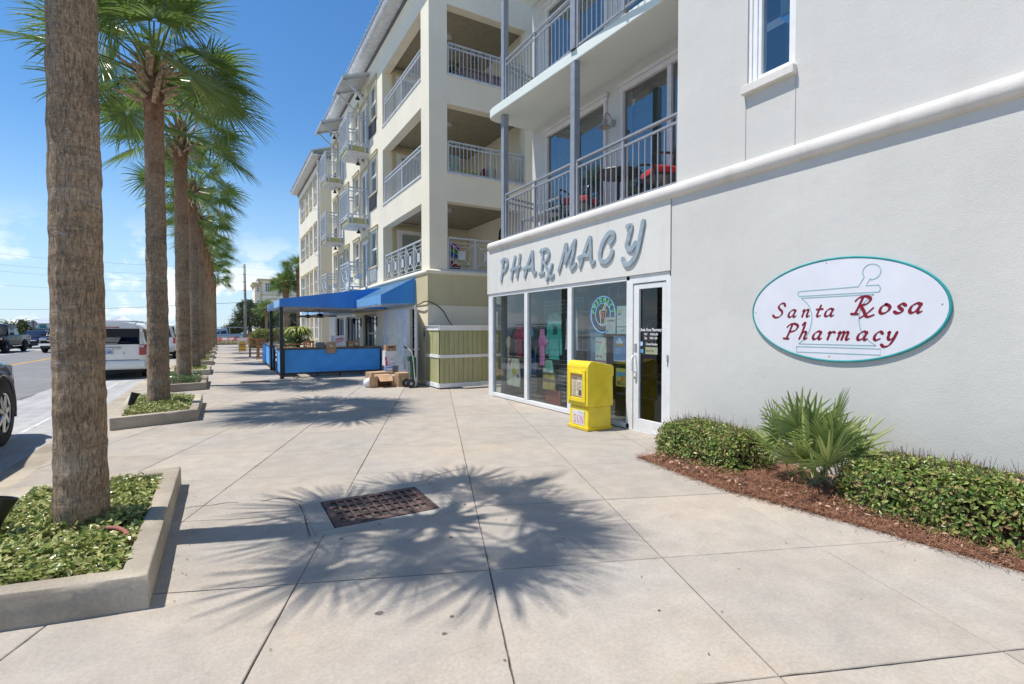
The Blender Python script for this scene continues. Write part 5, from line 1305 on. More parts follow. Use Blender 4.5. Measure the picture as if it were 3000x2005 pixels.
# patterned railing of the first loggia: squares with diagonals
def pattern_rail(parent, p, q, z0, z1, n, m, name='railing'):
    p = Vector((*p, 0)); q = Vector((*q, 0)); L = (q - p).length; d = (q - p) / L
    up = lambda s, z: (p + d * s) + Vector((0, 0, z))
    mb = MB()
    mb.beam(up(0, z1 - .02), up(L, z1 - .02), .05, .04); mb.beam(up(0, z0 + .03), up(L, z0 + .03), .035, .045)
    for i in range(n + 1): mb.beam(up(L * i / n, z0), up(L * i / n, z1 - .041), .04, .04)
    o = mk(name, mb, m, parent, bev=.003)
    w_ = L / n; h = z1 - .14 - (z0 + .10); zb = z0 + .10
    for i in range(n):
        s0 = i * w_ + .03; W = w_ - .06; b = MB()
        for f0 in (0, .26):
            a0, a1 = s0 + W * (f0 * .5 + .04), s0 + W * (1 - f0 * .5 - .04); c0, c1 = zb + h * (f0 * .62), zb + h * (1 - f0 * .62)
            b.beam(up(a0 - .02, c0), up(a1 + .02, c0), .014, .014); b.beam(up(a0 - .02, c1), up(a1 + .02, c1), .014, .014)
            b.beam(up(a0, c0 - .015), up(a0, c1 + .015), .0135, .0135); b.beam(up(a1, c0 - .015), up(a1, c1 + .015), .0135, .0135)
        cx, cz = s0 + W / 2, zb + h / 2
        for sx in (-1, 1):
            for sz in (-1, 1): b.beam(up(cx + sx * W * .13, cz + sz * h * .17), up(cx + sx * W * .46, cz + sz * h * .48), .013, .013)
        mk('square_lattice', b, m, o)
        b = MB(); b.beam(up(cx - W * .15, cz), up(cx + W * .15, cz), .018, h * .36); mk('square_plate', b, m, o)
    return o
pattern_rail(AB, (XF + .06, 17.2), (XF + .06, 13.52), 3.12, 4.04, 5, MT['rail_light'])
pattern_rail(AB, (5.42, YF + .06), (7.84, YF + .06), 3.12, 4.04, 3, MT['rail_light'])
# base storey
HB = [(13.70, 14.27, 0, 2.09), (18.0, 19.9, .15, 2.05), (20.45, 23.1, 0, 2.03), (23.5, 25.4, 0, 2.03)]
us = sorted({12.76, 27.0, *[a for h in HB for a in h[:2]]}); vs = sorted({-.02, 2.16, *[a for h in HB for a in h[2:]]})
mb = MB(); mb.wall(us, vs, lambda u, v: not any(a < u < b and c < v < d_ for a, b, c, d_ in HB), lambda u, v, d: Vector((4.76 + d, u, v)), .09); mk('base_wall', mb, MT['cream'], AB)
mb = MB(); mb.box(4.76, 5.11, 12.76, 27.0, 2.161, 3.02); mk('base_band', mb, MT['cream_dark'], AB)
mb = MB(); mb.box(4.851, 12.0, 12.761, 13.1, -.02, 2.16); mk('side_base_wall', mb, MT['cream'], AB)
mb = MB(); mb.box(5.111, 12.0, 12.762, 13.1, 2.161, 3.02); mk('side_base_band', mb, MT['cream_dark'], AB)
def roll(pts, r, m, name, parent=AB): mb = MB(); mb.tube(pts, r, 12); return mk(name, mb, m, parent, smooth=50)
roll([(4.77, 27.0, 3.05), (4.77, 12.77, 3.05), (12.0, 12.77, 3.05)], .06, MT['cream'], 'storey_moulding')
roll([(4.78, 27.0, 2.17), (4.78, 12.78, 2.17), (12.0, 12.78, 2.17)], .045, MT['trim_tan'], 'band_moulding')
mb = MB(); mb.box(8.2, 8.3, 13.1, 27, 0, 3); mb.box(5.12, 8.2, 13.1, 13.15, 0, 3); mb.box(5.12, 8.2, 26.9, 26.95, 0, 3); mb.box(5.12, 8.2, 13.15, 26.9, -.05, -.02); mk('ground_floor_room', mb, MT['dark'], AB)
# doors of the store room
for y0, y1, lv in ((14.38, 15.36, .35), (16.25, 17.03, .35)):
    mb = MB(); mb.box(4.735, 4.762, y0, y1, .03, 2.09); o = mk('service_door', mb, MT['white_dirty'], AB, bev=.006)
    mb = MB()
    for k in range(8): mb.box(4.722, 4.736, y0 + .2, y0 + .42, .30 + k * .05, .33 + k * .05)
    mk('louvre', mb, plain((.45, .46, .44)), o)
    for z in (.35, 1.1, 1.85): mb = MB(); mb.tube([(4.735, y1 + .0, z - .05), (4.735, y1, z + .05)], .014, 8); mk('hinge', mb, MT['white_dirty'], o)
    if y0 > 16: mb = MB(); mb.tube([(4.73, y0 + .06, .93), (4.68, y0 + .06, .93), (4.68, y0 + .20, .93)], .012, 6); mk('lever_handle', mb, MT['alloy'], o)
mb = MB(); mb.box(4.725, 4.762, 15.9, 16.0, 1.28, 1.48); mk('intercom', mb, MT['white_dirty'], AB)
# open door leaf, hinged at the dark opening and swung towards the camera
M_ = Matrix.Translation((4.72, 13.58, 0)) @ Matrix.Rotation(R(160.9), 4, 'Z')
mb = MB(); mb.box(0.0, .045, 0, 1.12, .03, 2.13); mb.v = [M_ @ v for v in mb.v]; o = mk('open_door', mb, MT['white_dirty'], AB, bev=.005)
mb = MB(); mb.tube([(-.06, 1.04, .98), (.10, 1.04, .98)], .014, 8); mb.tube([(-.06, 1.04, .98), (-.06, .91, .98)], .012, 8); mb.v = [M_ @ v for v in mb.v]; mk('lever_handle', mb, MT['alloy'], o)
mb = MB()                                                   # shelf seen through the opening
for z in (.4, .85, 1.25, 1.6): mb.box(5.0, 5.6, 14.3, 15.2, z, z + .03)
mb.box(5.1, 5.12, 14.8, 14.82, 0, 2.0); o = mk('storage_shelf', mb, plain((.35, .36, .38)), AB)
for z, y, c in ((.43, 14.0, (.5, .5, .52)), (.88, 14.1, (.45, .05, .05)), (1.28, 14.05, (.5, .5, .5)), (1.63, 14.1, (.05, .25, .45)), (.88, 13.95, (.55, .55, .55))):
    mb = MB(); mb.box(5.12, 5.4, y + .7, y + .95, z, z + .25); mk('stored_box', mb, plain(c), o)
# restaurant glazing
def glazing(y0, y1, z0, z1, nv, hz, name='garage_window'):
    fr = MB(); X = 4.98
    fr.box(X - .05, X + .05, y0, y0 + .06, z0, z1); fr.box(X - .05, X + .05, y1 - .06, y1, z0, z1); fr.box(X - .05, X + .05, y0 + .06, y1 - .06, z1 - .06, z1); fr.box(X - .05, X + .05, y0 + .06, y1 - .06, z0, z0 + .06)
    for i in range(1, nv): y = y0 + (y1 - y0) * i / nv; fr.box(X - .04, X + .04, y - .022, y + .022, z0 + .06, z1 - .06)
    for z in hz: fr.box(X - .045, X + .045, y0 + .06, y1 - .06, z - .03, z + .03)
    o = mk(name, fr, MT['rail_light'], AB)
    mb = MB(); mb.quad((X, y0, z0), (X, y1, z0), (X, y1, z1), (X, y0, z1)); mk('pane', mb, MT['glass_blue'], o)
glazing(18.0, 19.9, .15, 2.05, 3, (.78, 1.35)); glazing(20.45, 23.1, 0, 2.03, 4, (), 'glass_door'); glazing(23.5, 25.4, 0, 2.03, 3, (.6, 1.2))
# windows
def window(y0, y1, z0, z1, parent, X=XF, dbl=False):
    fr = MB(); xi = X + .10; t = .05
    fr.box(xi - .05, xi + .05, y0 + .001, y0 + t, z0, z1); fr.box(xi - .05, xi + .05, y1 - t, y1 - .001, z0, z1); fr.box(xi - .05, xi + .05, y0 + t, y1 - t, z1 - t, z1 - .001); fr.box(xi - .05, xi + .05, y0 + t, y1 - t, z0 + .001, z0 + t)
    zm = (z0 + z1) / 2; fr.box(xi - .055, xi + .045, y0 + t, y1 - t, zm - .03, zm + .03)
    if dbl: ym = (y0 + y1) / 2; fr.box(xi - .06, xi + .055, ym - .04, ym + .04, z0 + t, z1 - t)
    fr.box(xi - .03, xi + .02, (y0 + y1) / 2 - .012, (y0 + y1) / 2 + .012, zm + .03, z1 - t) if not dbl else None
    o = mk('window', fr, MT['white'], parent)
    mb = MB(); mb.quad((xi, y0, z0), (xi, y1, z0), (xi, y1, z1), (xi, y0, z1)); mk('pane', mb, MT['glass_blue'], o)
    mb = MB(); mb.box(xi + .12, xi + .14, y0, y1, z0, z1); mk('blind', mb, plain((.24, .27, .28), .8), o)
    tr = bars((X - .03, X + .02, y0 - .075, y0 - .001, z0 - .07, z1 + .001), (X - .03, X + .02, y1 + .001, y1 + .075, z0 - .07, z1 + .001), (X - .045, X + .02, y0 - .09, y1 + .09, z1 + .002, z1 + .10), (X - .06, X + .02, y0 - .11, y1 + .11, z1 + .101, z1 + .135), (X - .05, X + .02, y0 - .001, y1 + .001, z0 - .07, z0 - .001))
    mk('trim', tr, MT['trim_tan'], o)
    return o
for a, b in WIN:
    for z0, z1 in winz: window(a, b, z0, z1, AB)
for a, b in ((18.10, 19.05), (25.2, 25.95)):
    for k, z in enumerate((3.24, 5.90, 8.56)):
        mb = MB(); mb.box(XF - .03, XF - .002, a, b, z, z + .48); o = mk('air_grille', mb, plain((.42, .42, .40)) if k == 0 else plain((.07, .07, .075)), AB)
        mb = MB()
        for q in range(9): mb.box(XF - .045, XF - .031, a + .03, b - .03, z + .035 + q * .048, z + .058 + q * .048)
        mk('slats', mb, plain((.55, .55, .52)) if k == 0 else plain((.10, .10, .105)), o)
for a, b in DOR:
    for z0, z1 in dorz:
        fr = MB(); xi = XF + .09; ym = (a + b) / 2
        for y0, y1 in ((a, a + .07), (ym - .09, ym + .09), (b - .07, b)): fr.box(xi - .04, xi + .04, y0 + .001, y1 - .001, z0, z1)
        fr.box(xi - .04, xi + .04, a + .07, ym - .09, z1 - .12, z1 - .001); fr.box(xi - .04, xi + .04, ym + .09, b - .07, z1 - .12, z1 - .001)
        o = mk('french_door', fr, MT['white'], AB)
        mb = MB(); mb.quad((xi, a, z0), (xi, b, z0), (xi, b, z1), (xi, a, z1)); mk('pane', mb, MT['glass_blue'], o)
        mb = MB(); mb.box(xi + .1, xi + .12, a, b, z0, z1); mk('blind', mb, plain((.20, .23, .25), .8), o)
        tr = bars((XF - .035, XF + .02, a - .07, a - .001, z0, z1 + .08), (XF - .035, XF + .02, b + .001, b + .07, z0, z1 + .08), (XF - .04, XF + .02, a - .001, b + .001, z1 + .001, z1 + .08)); mk('trim', tr, MT['trim_tan'], o)
# balconies
def balcony(y0, y1, zd, zt, lattice):
    xo = 4.09
    mb = MB(); mb.box(xo + .02, XF - .002, y0 + .02, y1 - .02, zd - .22, zd - .03); o = mk('balcony', mb, MT['lime_trim'], AB)
    mb = MB(); n = 4
    for i in range(n): mb.box(xo + .03 + i * .185, xo + .03 + i * .185 + .178, y0 + .03, y1 - .03, zd - .245, zd - .221)
    mk('soffit_boards', mb, MT['white_dirty'], o)
    mb = MB(); mb.box(xo - .01, XF - .003, y0 - .01, y1 + .01, zd - .029, zd); mk('deck', mb, MT['white_dirty'], o)
    mb = MB()
    pts = [(xo, y0), (xo, y1)]
    seg = [((XF - .02, y0), (xo, y0)), ((xo, y0), (xo, y1)), ((xo, y1), (XF - .02, y1))]
    for si, (p, q) in enumerate(seg):
        P = Vector((*p, 0)); Q = Vector((*q, 0)); L = (Q - P).length; d = (Q - P) / L
        up = lambda s, z: P + d * s + Vector((0, 0, z))
        for z, th in ((zt - .02, .045), (zt - .15, .03), (zd + .10, .035)): mb.beam(up(0, z + .0015 * (si == 1)), up(L, z + .0015 * (si == 1)), .04 - .003 * si, th)
        for s_ in ((.0, L) if si == 0 else (L,)): mb.beam(up(s_, zd - .20), up(s_, zt - .045), .05, .05)
        for s_ in (.12, L - .12): mb.beam(up(s_, zd - .20), up(s_, zd + .08), .06, .03)
        if lattice:
            n = max(1, int(L / .55)); w_ = L / n
            for i in range(n):
                s0, s1 = i * w_ + .05, (i + 1) * w_ - .05; c = (s0 + s1) / 2; zm = (zd + zt) / 2 - .02
                for a, b in (((s0, zd + .2), (s1, zd + .2)), ((s0, zt - .25), (s1, zt - .25)), ((s0, zd + .1), (s0, zt - .15)), ((s1, zd + .1), (s1, zt - .15)), ((c, zm), (s0, zd + .2)), ((c, zm), (s1, zd + .2)), ((c, zm), (s0, zt - .25)), ((c, zm), (s1, zt - .25))):
                    mb.beam(up(*a), up(*b), .016, .016)
                mb.beam(up(c - .09, zm), up(c + .09, zm), .02, .2)
        else:
            n = max(3, int(L / .12))
            for i in range(1, n): mb.beam(up(L * i / n, zd + .1), up(L * i / n, zt - .15), .018, .018)
    mk('railing', mb, MT['rail_light'], o)
for y0, y1 in ((19.15, 20.62), (23.72, 25.1)):
    for (zd, zt, la) in ((2.99, 4.01, True), (5.66, 6.76, False), (8.32, 9.45, False)): balcony(y0, y1, zd, zt, la)
for y0, zc in ((18.86, 0), (23.4, 0)):                      # metal door canopies at the top
    y1 = y0 + 1.75
    a0, b0 = Vector((XF - .02, 0, 10.95)), Vector((3.88, 0, 10.60))
    mb = MB(); mb.beam(a0 + Vector((0, y0 + .9, 0)), b0 + Vector((0, y0 + .9, 0)), 1.75, .03); o = mk('door_canopy', mb, MT['metal_roof'], AB)
    mb = MB()
    for y in (y0 + .25, y1 - .25):
        mb.beam(b0 + Vector((.1, y, 0)), (XF - .01, y, 9.9), .05, .05); mb.beam(a0 + Vector((0, y, -.04)), b0 + Vector((.02, y, -.04)), .05, .04)
    mb.beam(b0 + Vector((0, y0, -.02)), b0 + Vector((0, y1 + .03, -.02)), .05, .06); mk('bracket', mb, MT['rail_light'], o)
    mb = MB()
    for i in range(9): y = y0 + .05 + i * .21; mb.beam(a0 + Vector((0, y, .022)), b0 + Vector((-.04, y, .022)), .035, .03)
    mk('standing_seam', mb, MT['metal_roof'], o)
def wall_lantern(y, z, X, parent):
    mb = MB(); mb.tube(cr([(X - .01, y, z + .12), (X - .10, y, z + .22), (X - .20, y, z + .14), (X - .20, y, z + .06)], 5), .012, 6); mb.lathe([(.012, .07), (.028, .05), (.075, -.04), (.09, -.06), (.075, -.058), (.02, .03)], (X - .20, y, z), 14); mb.lathe([(.001, -.02), (.05, -.02), (.05, 0), (.001, 0)], (X - .005, y, z + .12), 12, 'x')
    return mk('wall_lamp', mb, MT['black'], parent, smooth=40)
for y in (20.75, 25.35):
    for z in (5.28, 7.9, 10.40): wall_lantern(y - .85, z, XF - .03, AB)
# eaves and roof
def roof(y0, y1, ze, parent, hip_near):
    mb = MB(); mb.box(4.47, XF + .3, y0, y1, ze - .02, ze + .03); mk('soffit', mb, MT['white_dirty'], parent)
    prof = [(4.46, ze - .03), (4.40, ze - .02), (4.36, ze + .10), (4.38, ze + .14), (4.46, ze + .13)]
    mb = MB(); mb.loft([[Vector((x, y, z)) for x, z in prof] for y in (y0 - .05, y1 + .05)]); mk('gutter', mb, MT['white_dirty'], parent)
    mb = MB(); mb.beam((4.34, (y0 + y1) / 2, ze + .17), (9.5, (y0 + y1) / 2, ze + 2.0), y1 - y0 + .1, .03); o = mk('roof', mb, MT['metal_roof'], parent)
    mb = MB(); n = int((y1 - y0) / .28)
    for i in range(n + 1): y = y0 + (y1 - y0) * i / n; mb.beam((4.31, y, ze + .185), (9.5, y, ze + 2.03), .04, .06)
    tag(mk('standing_seam', mb, MT['metal_roof'], o), kind='stuff')
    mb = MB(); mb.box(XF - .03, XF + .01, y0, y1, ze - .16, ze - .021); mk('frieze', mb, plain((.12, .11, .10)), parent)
roof(12.5, 26.7, 11.36, AB, False)
mb = MB(); mb.box(XF + .281, 9.6, 17.5, 26.6, 2.9, 11.3); mb.box(8.21, 12, YF + .29, 17.5, 2.9, 11.3); mk('core', mb, MT['cream'], AB)
roll([(4.79, 26.5, 0.1), (4.79, 26.5, 3.0)], .05, MT['white_dirty'], 'downpipe')
# side cornice seen beyond the balcony post
mb = MB()
for k, (z, d) in enumerate(((9.5, .12), (9.72, .22), (9.95, .34), (10.2, .22))): mb.box(8.15, 9.2, YF - d, YF - .002, z, z + .2)
mk('cornice', mb, MT['cream'], AB, bev=.03)
# the far wing
FW = thing('apartment_wing', 'farther wing of the cream apartment building with rows of sash windows', 'building', (XF, 34.5, 0))
WW = [(31.15, 32.12), (32.85, 33.80), (34.42, 35.42), (35.98, 37.88)]
wz = [(.9, 2.3), (3.62, 5.02), (6.25, 7.65), (8.95, 10.32)]
us = sorted({30.0, 38.9, *[a for p in WW for a in p]}); vs = sorted({-.02, 11.12, *[z for p in wz for z in p]})
mb = MB(); mb.wall(us, vs, lambda u, v: not any(a < u < b and c < v < d_ for a, b in WW for c, d_ in wz), lambda u, v, d: Vector((XF + d, u, v)), .25); mk('street_wall', mb, MT['cream'], FW)
mb = MB(); mb.box(XF + .251, 12, 30.0, 38.9, -.02, 11.1); mk('body', mb, MT['cream'], FW)
for k, (a, b) in enumerate(WW):
    for z0, z1 in wz: window(a, b, z0, z1, FW, dbl=(k == 3))
roof(29.6, 39.3, 11.13, FW, True)
mb = MB(); mb.tube([(4.78, 30.15, .1), (4.78, 30.15, 11.0)], .06, 10); mk('downpipe', mb, MT['white_dirty'], FW, smooth=50)
for z in (5.75, 8.4): mb = MB(); mb.tube(cr([(XF, 31.0, z), (XF - .15, 31.0, z + .1), (XF - .22, 31.0, z)], 4), .025, 6); mb.lathe([(.02, .03), (.07, -.05)], (XF - .22, 31, z), 8); mk('wall_lamp', mb, MT['white_dirty'], FW)
mb = MB(); mb.box(6.4, 12, 26.6, 30.0, -.02, 11.0); tag(mk('recessed_link', mb, MT['cream_dark'], FW))
# balcony things: objects seen on the loggias
def chair_boxes(): pass
t = thing('beach_towel', 'rainbow striped beach towel over a chair on the lowest corner loggia', 'towel', (5.75, 13.6, 3.1))
for k, c in enumerate(((.5, .03, .03), (.65, .63, .6), (.02, .15, .45), (.1, .35, .08), (.22, .05, .3))):
    mb = MB(); a = [(5.45 + .02 * k + .55 * s_, 13.55 + .01 * k, 3.28 + .13 * k + .10 * math.sin(s_ * 3)) for s_ in (0, .25, .5, .75, 1)]
    mb.loft([[Vector(p), Vector(p) + Vector((0, .12, .14)), Vector(p) + Vector((0, .14, .14)), Vector(p) + Vector((0, .02, -.01))] for p in a]); mk('stripe', mb, plain(c, .9), t)
t = thing('patio_chair', 'dark chair under the rainbow towel on the lowest corner loggia', 'chair', (5.8, 13.8, 2.98))
mb = MB(); mb.box(5.5, 6.1, 13.6, 14.1, 3.3, 3.36); mk('seat', mb, MT['rubber'], t); mb = MB(); mb.box(5.5, 6.1, 14.05, 14.1, 3.36, 3.8); mk('backrest', mb, MT['rubber'], t)
for x in (5.52, 6.05):
    for y in (13.62, 14.05): mb = MB(); mb.box(x, x + .04, y, y + .04, 2.98, 3.3); mk('leg', mb, MT['rubber'], t)
t = thing('wall_medallion', 'dark oval ironwork medallion on the back wall of the lowest corner loggia', 'wall decoration', (7.2, 17.1, 4.5))
fM = faceY(15.6, 0, 0)
mb = MB(); mb.tube([(8.04 - .02, 14.6 + .16 * math.cos(a), 4.55 + .28 * math.sin(a)) for a in [2 * PI * k / 24 for k in range(24)]], .03, 6, closed=True)
for k in range(6): a = PI * k / 6; mb.tube([(8.03, 14.6 + .15 * math.cos(a), 4.55 + .27 * math.sin(a)), (8.03, 14.6 - .15 * math.cos(a), 4.55 - .27 * math.sin(a))], .014, 4)
mk('ring', mb, MT['black'], t)
t = thing('potted_palm', 'leafy potted plant on the top corner loggia behind the railing', 'plant', (5.6, 13.4, 8.31)); r = random.Random(3)
mb = MB(); leafbatch(mb, [((5.6 + r.gauss(0, .16), 13.4 + r.gauss(0, .14), 8.85 + r.gauss(0, .2)), (r.gauss(0, 1), r.gauss(0, 1), 1)) for _ in range(160)], .14, r); tag(mk('foliage', mb, MT['tree'], t, norm=False), kind='stuff')
mb = MB(); mb.lathe([(.001, 0), (.12, 0), (.17, .3), (.14, .3), (.001, .27)], (5.6, 13.4, 8.31), 14); mk('pot', mb, plain((.25, .11, .06)), t)
t = thing('wooden_bar_cabinet', 'brown wooden cabinet on the top corner loggia', 'cabinet', (6.7, 13.6, 8.31))
mb = MB(); mb.box(6.1, 7.4, 13.4, 13.85, 8.31, 9.0); mk('carcass', mb, plain((.26, .17, .14)), t); mb = MB(); mb.box(6.05, 7.45, 13.36, 13.9, 9.002, 9.05); mk('top', mb, plain((.35, .24, .18)), t)
for k in range(5): mb = MB(); mb.box(6.12 + k * .255, 6.36 + k * .255, 13.385, 13.399, 8.36, 8.95); mk('panel', mb, plain((.30, .20, .17)), t)
t = thing('birdcage_lantern', 'dark wire birdcage lantern standing on the cabinet of the top loggia', 'lantern', (6.55, 13.6, 9.05))
mb = MB(); c = Vector((6.55, 13.6, 9.05))
for k in range(8):
    a = 2 * PI * k / 8; mb.tube([c + Vector((.12 * q * math.cos(a), .12 * q * math.sin(a), z)) for q, z in ((1, 0), (1, .25), (.8, .36), (.3, .46), (.05, .52), (.05, .62))], .007, 4)
for z in (.0, .25): mb.tube([c + Vector((.12 * math.cos(a), .12 * math.sin(a), z)) for a in [2 * PI * k / 16 for k in range(16)]], .008, 4, closed=True)
mk('cage', mb, MT['black'], t)
t = thing('side_table', 'small yellow green table on the middle corner loggia', 'table', (6.3, 13.7, 5.66))
mb = MB(); mb.box(6.0, 6.6, 13.5, 13.95, 6.08, 6.13); mk('tabletop', mb, plain((.45, .45, .08)), t)
for x in (6.03, 6.53):
    for y in (13.53, 13.88): mb = MB(); mb.box(x, x + .05, y, y + .05, 5.66, 6.08); mk('leg', mb, plain((.45, .45, .08)), t)
t = thing('folded_shutter', 'pale teal slatted shutter leaning on the middle corner loggia', 'shutter', (5.7, 13.6, 5.66))
for k in range(2):
    mb = MB(); x = 5.62 + k * .24; mb.box(x, x + .03, 13.6, 13.64, 5.66, 6.55); mb.box(x + .17, x + .20, 13.6, 13.64, 5.66, 6.55)
    for q in range(4): mb.box(x + .03, x + .17, 13.605, 13.635, 5.7 + q * .26, 5.76 + q * .26)
    mk('leaf', mb, plain((.25, .45, .43)), t)
t = thing('draped_armchair', 'armchair draped in cream and dark red cloth on the middle corner loggia', 'chair', (7.0, 13.5, 5.66))
mb = MB(); mb.loft([[Vector((7.02 - .17 * s_, 13.45, z)), Vector((7.02 + .2 * s_, 13.4, z)), Vector((7.02 + .2 * s_, 13.75, z)), Vector((7.02 - .17 * s_, 13.8, z))] for z, s_ in ((5.66, 1.1), (5.9, 1), (6.25, .75), (6.38, .4))]); mk('cream_cloth', mb, plain((.6, .53, .38), .9), t, smooth=True)
mb = MB(); mb.loft([[Vector((6.78 - .08 * s_, 13.42, z)), Vector((6.78 + .10 * s_, 13.38, z)), Vector((6.8 + .1 * s_, 13.6, z)), Vector((6.8 - .1 * s_, 13.6, z))] for z, s_ in ((5.66, 1.2), (5.9, 1), (6.1, .7), (6.25, .3))]); mk('red_cloth', mb, plain((.2, .02, .03), .9), t, smooth=True)

# ================================================================== BLUE CANOPIES AND PATIO
PC = thing('patio_canopy', 'large blue canvas patio canopy on black posts with a grey underside', 'canopy', (1.5, 16.6, 0))
xo, xi_, y0, y1 = 1.50, 4.74, 16.6, 21.4
def zt(x): return 2.42 + (x - xo) * (2.90 - 2.42) / (xi_ - xo)
sag = lambda x, y: -.018 * math.sin((y - y0) / (y1 - y0) * PI * 4) ** 2
mb = MB(); n = 16
mb.loft([[Vector((xo + (xi_ - xo) * j / 6, y0 + (y1 - y0) * i / n, zt(xo + (xi_ - xo) * j / 6) + (sag(0, y0 + (y1 - y0) * i / n) if 0 < j < 6 else 0))) for j in range(7)] for i in range(n + 1)], caps=False, ringclosed=False)
mk('top_canvas', mb, MT['blue'], PC, smooth=True)
mb = MB(); mb.quad((xo, y0, 2.19), (xi_, y0, 2.17), (xi_, y0, zt(xi_)), (xo, y0, zt(xo))); mk('near_end_canvas', mb, MT['blue'], PC)
mb = MB(); mb.loft([[Vector((xo + .015 * math.sin(i * 2.1) * (1 - k), y0 + (y1 - y0) * i / 24, z)) for k, z in ((1, zt(xo)), (0, 2.19))] for i in range(25)], caps=False, ringclosed=False); mk('front_valance', mb, MT['blue'], PC, smooth=True)
mb = MB(); mb.quad((xo, y1, 2.19), (xi_, y1, 2.17), (xi_, y1, zt(xi_)), (xo, y1, zt(xo))); mk('far_end_canvas', mb, MT['blue'], PC)
mb = MB(); mb.quad((xo + .03, y0 + .03, 2.20), (xi_, y0 + .03, 2.20), (xi_, y1 - .03, 2.20), (xo + .03, y1 - .03, 2.20)); mk('lining', mb, MT['canvas_under'], PC)
mb = MB()
for i in range(9): y = y0 + .3 + i * .53; mb.beam((xo + .04, y, 2.185), (xi_, y, 2.185), .025, .025)
for x in (xo + .05, 2.6, 3.7): mb.beam((x, y0 + .04, 2.183), (x, y1 - .04, 2.183), .03, .028)
mk('frame_tubes', mb, MT['rail_light'], PC)
mb = MB()
for i in range(10): mb.beam((xo + .25 + i * .33, y0 - .004, 2.19), (xo + .25 + i * .33, y0 - .004, 2.155), .012, .012)
mk('lacing', mb, MT['rubber'], PC)
for y in (16.66, 20.28): mb = MB(); mb.box(1.50, 1.60, y - .05, y + .05, 0, 2.18); mk('post', mb, MT['black'], PC, bev=.006); mb = MB(); mb.box(1.47, 1.63, y - .08, y + .08, 0, .012); mk('base_plate', mb, MT['black'], PC)
def shed_awning(label, y0, y1):
    t = thing('shed_awning', label, 'awning', (3.76, y0, 2.2)); xo, xi_ = 3.76, 4.73; zw = 2.96; zf = 2.44; zb = 2.20
    mb = MB(); mb.loft([[Vector((xo + (xi_ - xo) * j / 4, y0 + (y1 - y0) * i / 14, zf + (zw - zf) * j / 4 - (.012 * math.sin(i * PI / 2) ** 2 if 0 < j < 4 else 0))) for j in range(5)] for i in range(15)], caps=False, ringclosed=False); mk('sloped_canvas', mb, MT['blue'], t, smooth=True)
    mb = MB(); mb.loft([[Vector((xo + .01 * math.sin(i * 1.7) * k, y0 + (y1 - y0) * i / 20, z)) for k, z in ((0, zf), (1, zb))] for i in range(21)], caps=False, ringclosed=False); mk('front_valance', mb, MT['blue'], t, smooth=True)
    for y in (y0, y1): mb = MB(); mb.add([(xo, y, zb), (xi_, y, zb + .03), (xi_, y, zw), (xo, y, zf)], [(0, 1, 2, 3)]); mk('end_canvas', mb, MT['blue'], t)
    mb = MB()
    mb.beam((xo + .04, y0 + .05, zb + .01), (xo + .04, y1 - .05, zb + .01), .03, .03)
    for i in range(7): y = y0 + .1 + (y1 - y0 - .2) * i / 6; mb.beam((xo + .05, y, zb + .012), (xi_, y, zb + .03), .025, .025); mb.beam((xo + .05, y, zf - .03), (xi_, y, zw - .05), .02, .02)
    mk('frame_tubes', mb, MT['rail_light'], t)
    mb = MB(); mb.lathe([(.001, -.05), (.02, -.035), (.024, -.015), (.012, .01), (.001, .02)], (0, 0, 0), 8); bm_ = mesh_of(mb, 'bulb', plain((.7, .7, .66), .2), smooth=True)
    for i in range(int((y1 - y0) / .17)): place(bm_, 'bulb', t, Vector((xo + .03, y0 + .1 + i * .17, zb - .008)) - t.location)
shed_awning('blue shed awning on the wall over the white service doors, nearest the corner', 13.7, 17.52)
shed_awning('farther blue shed awning on the wall, seen under the big patio canopy', 21.6, 29.5)
def ceiling_fan(x, y, label):
    t = thing('ceiling_fan', label, 'ceiling fan', (x, y, 2.18), group='black ceiling fans under the patio canopy')
    mb = MB(); mb.tube([(x, y, 2.18), (x, y, 2.02)], .014, 8); mk('rod', mb, MT['black'], t)
    mb = MB(); mb.lathe([(.001, .07), (.05, .065), (.11, .03), (.12, -.01), (.08, -.05), (.001, -.07)], (x, y, 1.98), 16); mk('motor', mb, MT['black'], t, smooth=True)
    for k in range(5):
        M = Matrix.Translation((x, y, 1.955)) @ Matrix.Rotation(2 * PI * k / 5 + .4, 4, 'Z') @ Matrix.Rotation(R(11), 4, 'X')
        mb = MB(); mb.prism([(.10, -.03), (.2, -.06), (.62, -.075), (.66, -.04), (.66, .04), (.62, .075), (.2, .06), (.10, .03)], -.005, .005, lambda u, v, d: M @ Vector((u, v, d))); mk('blade', mb, MT['black'], t)
ceiling_fan(2.9, 18.2, 'black ceiling fan under the patio canopy, nearer the wall')
ceiling_fan(2.75, 19.9, 'black ceiling fan under the patio canopy, farther back')
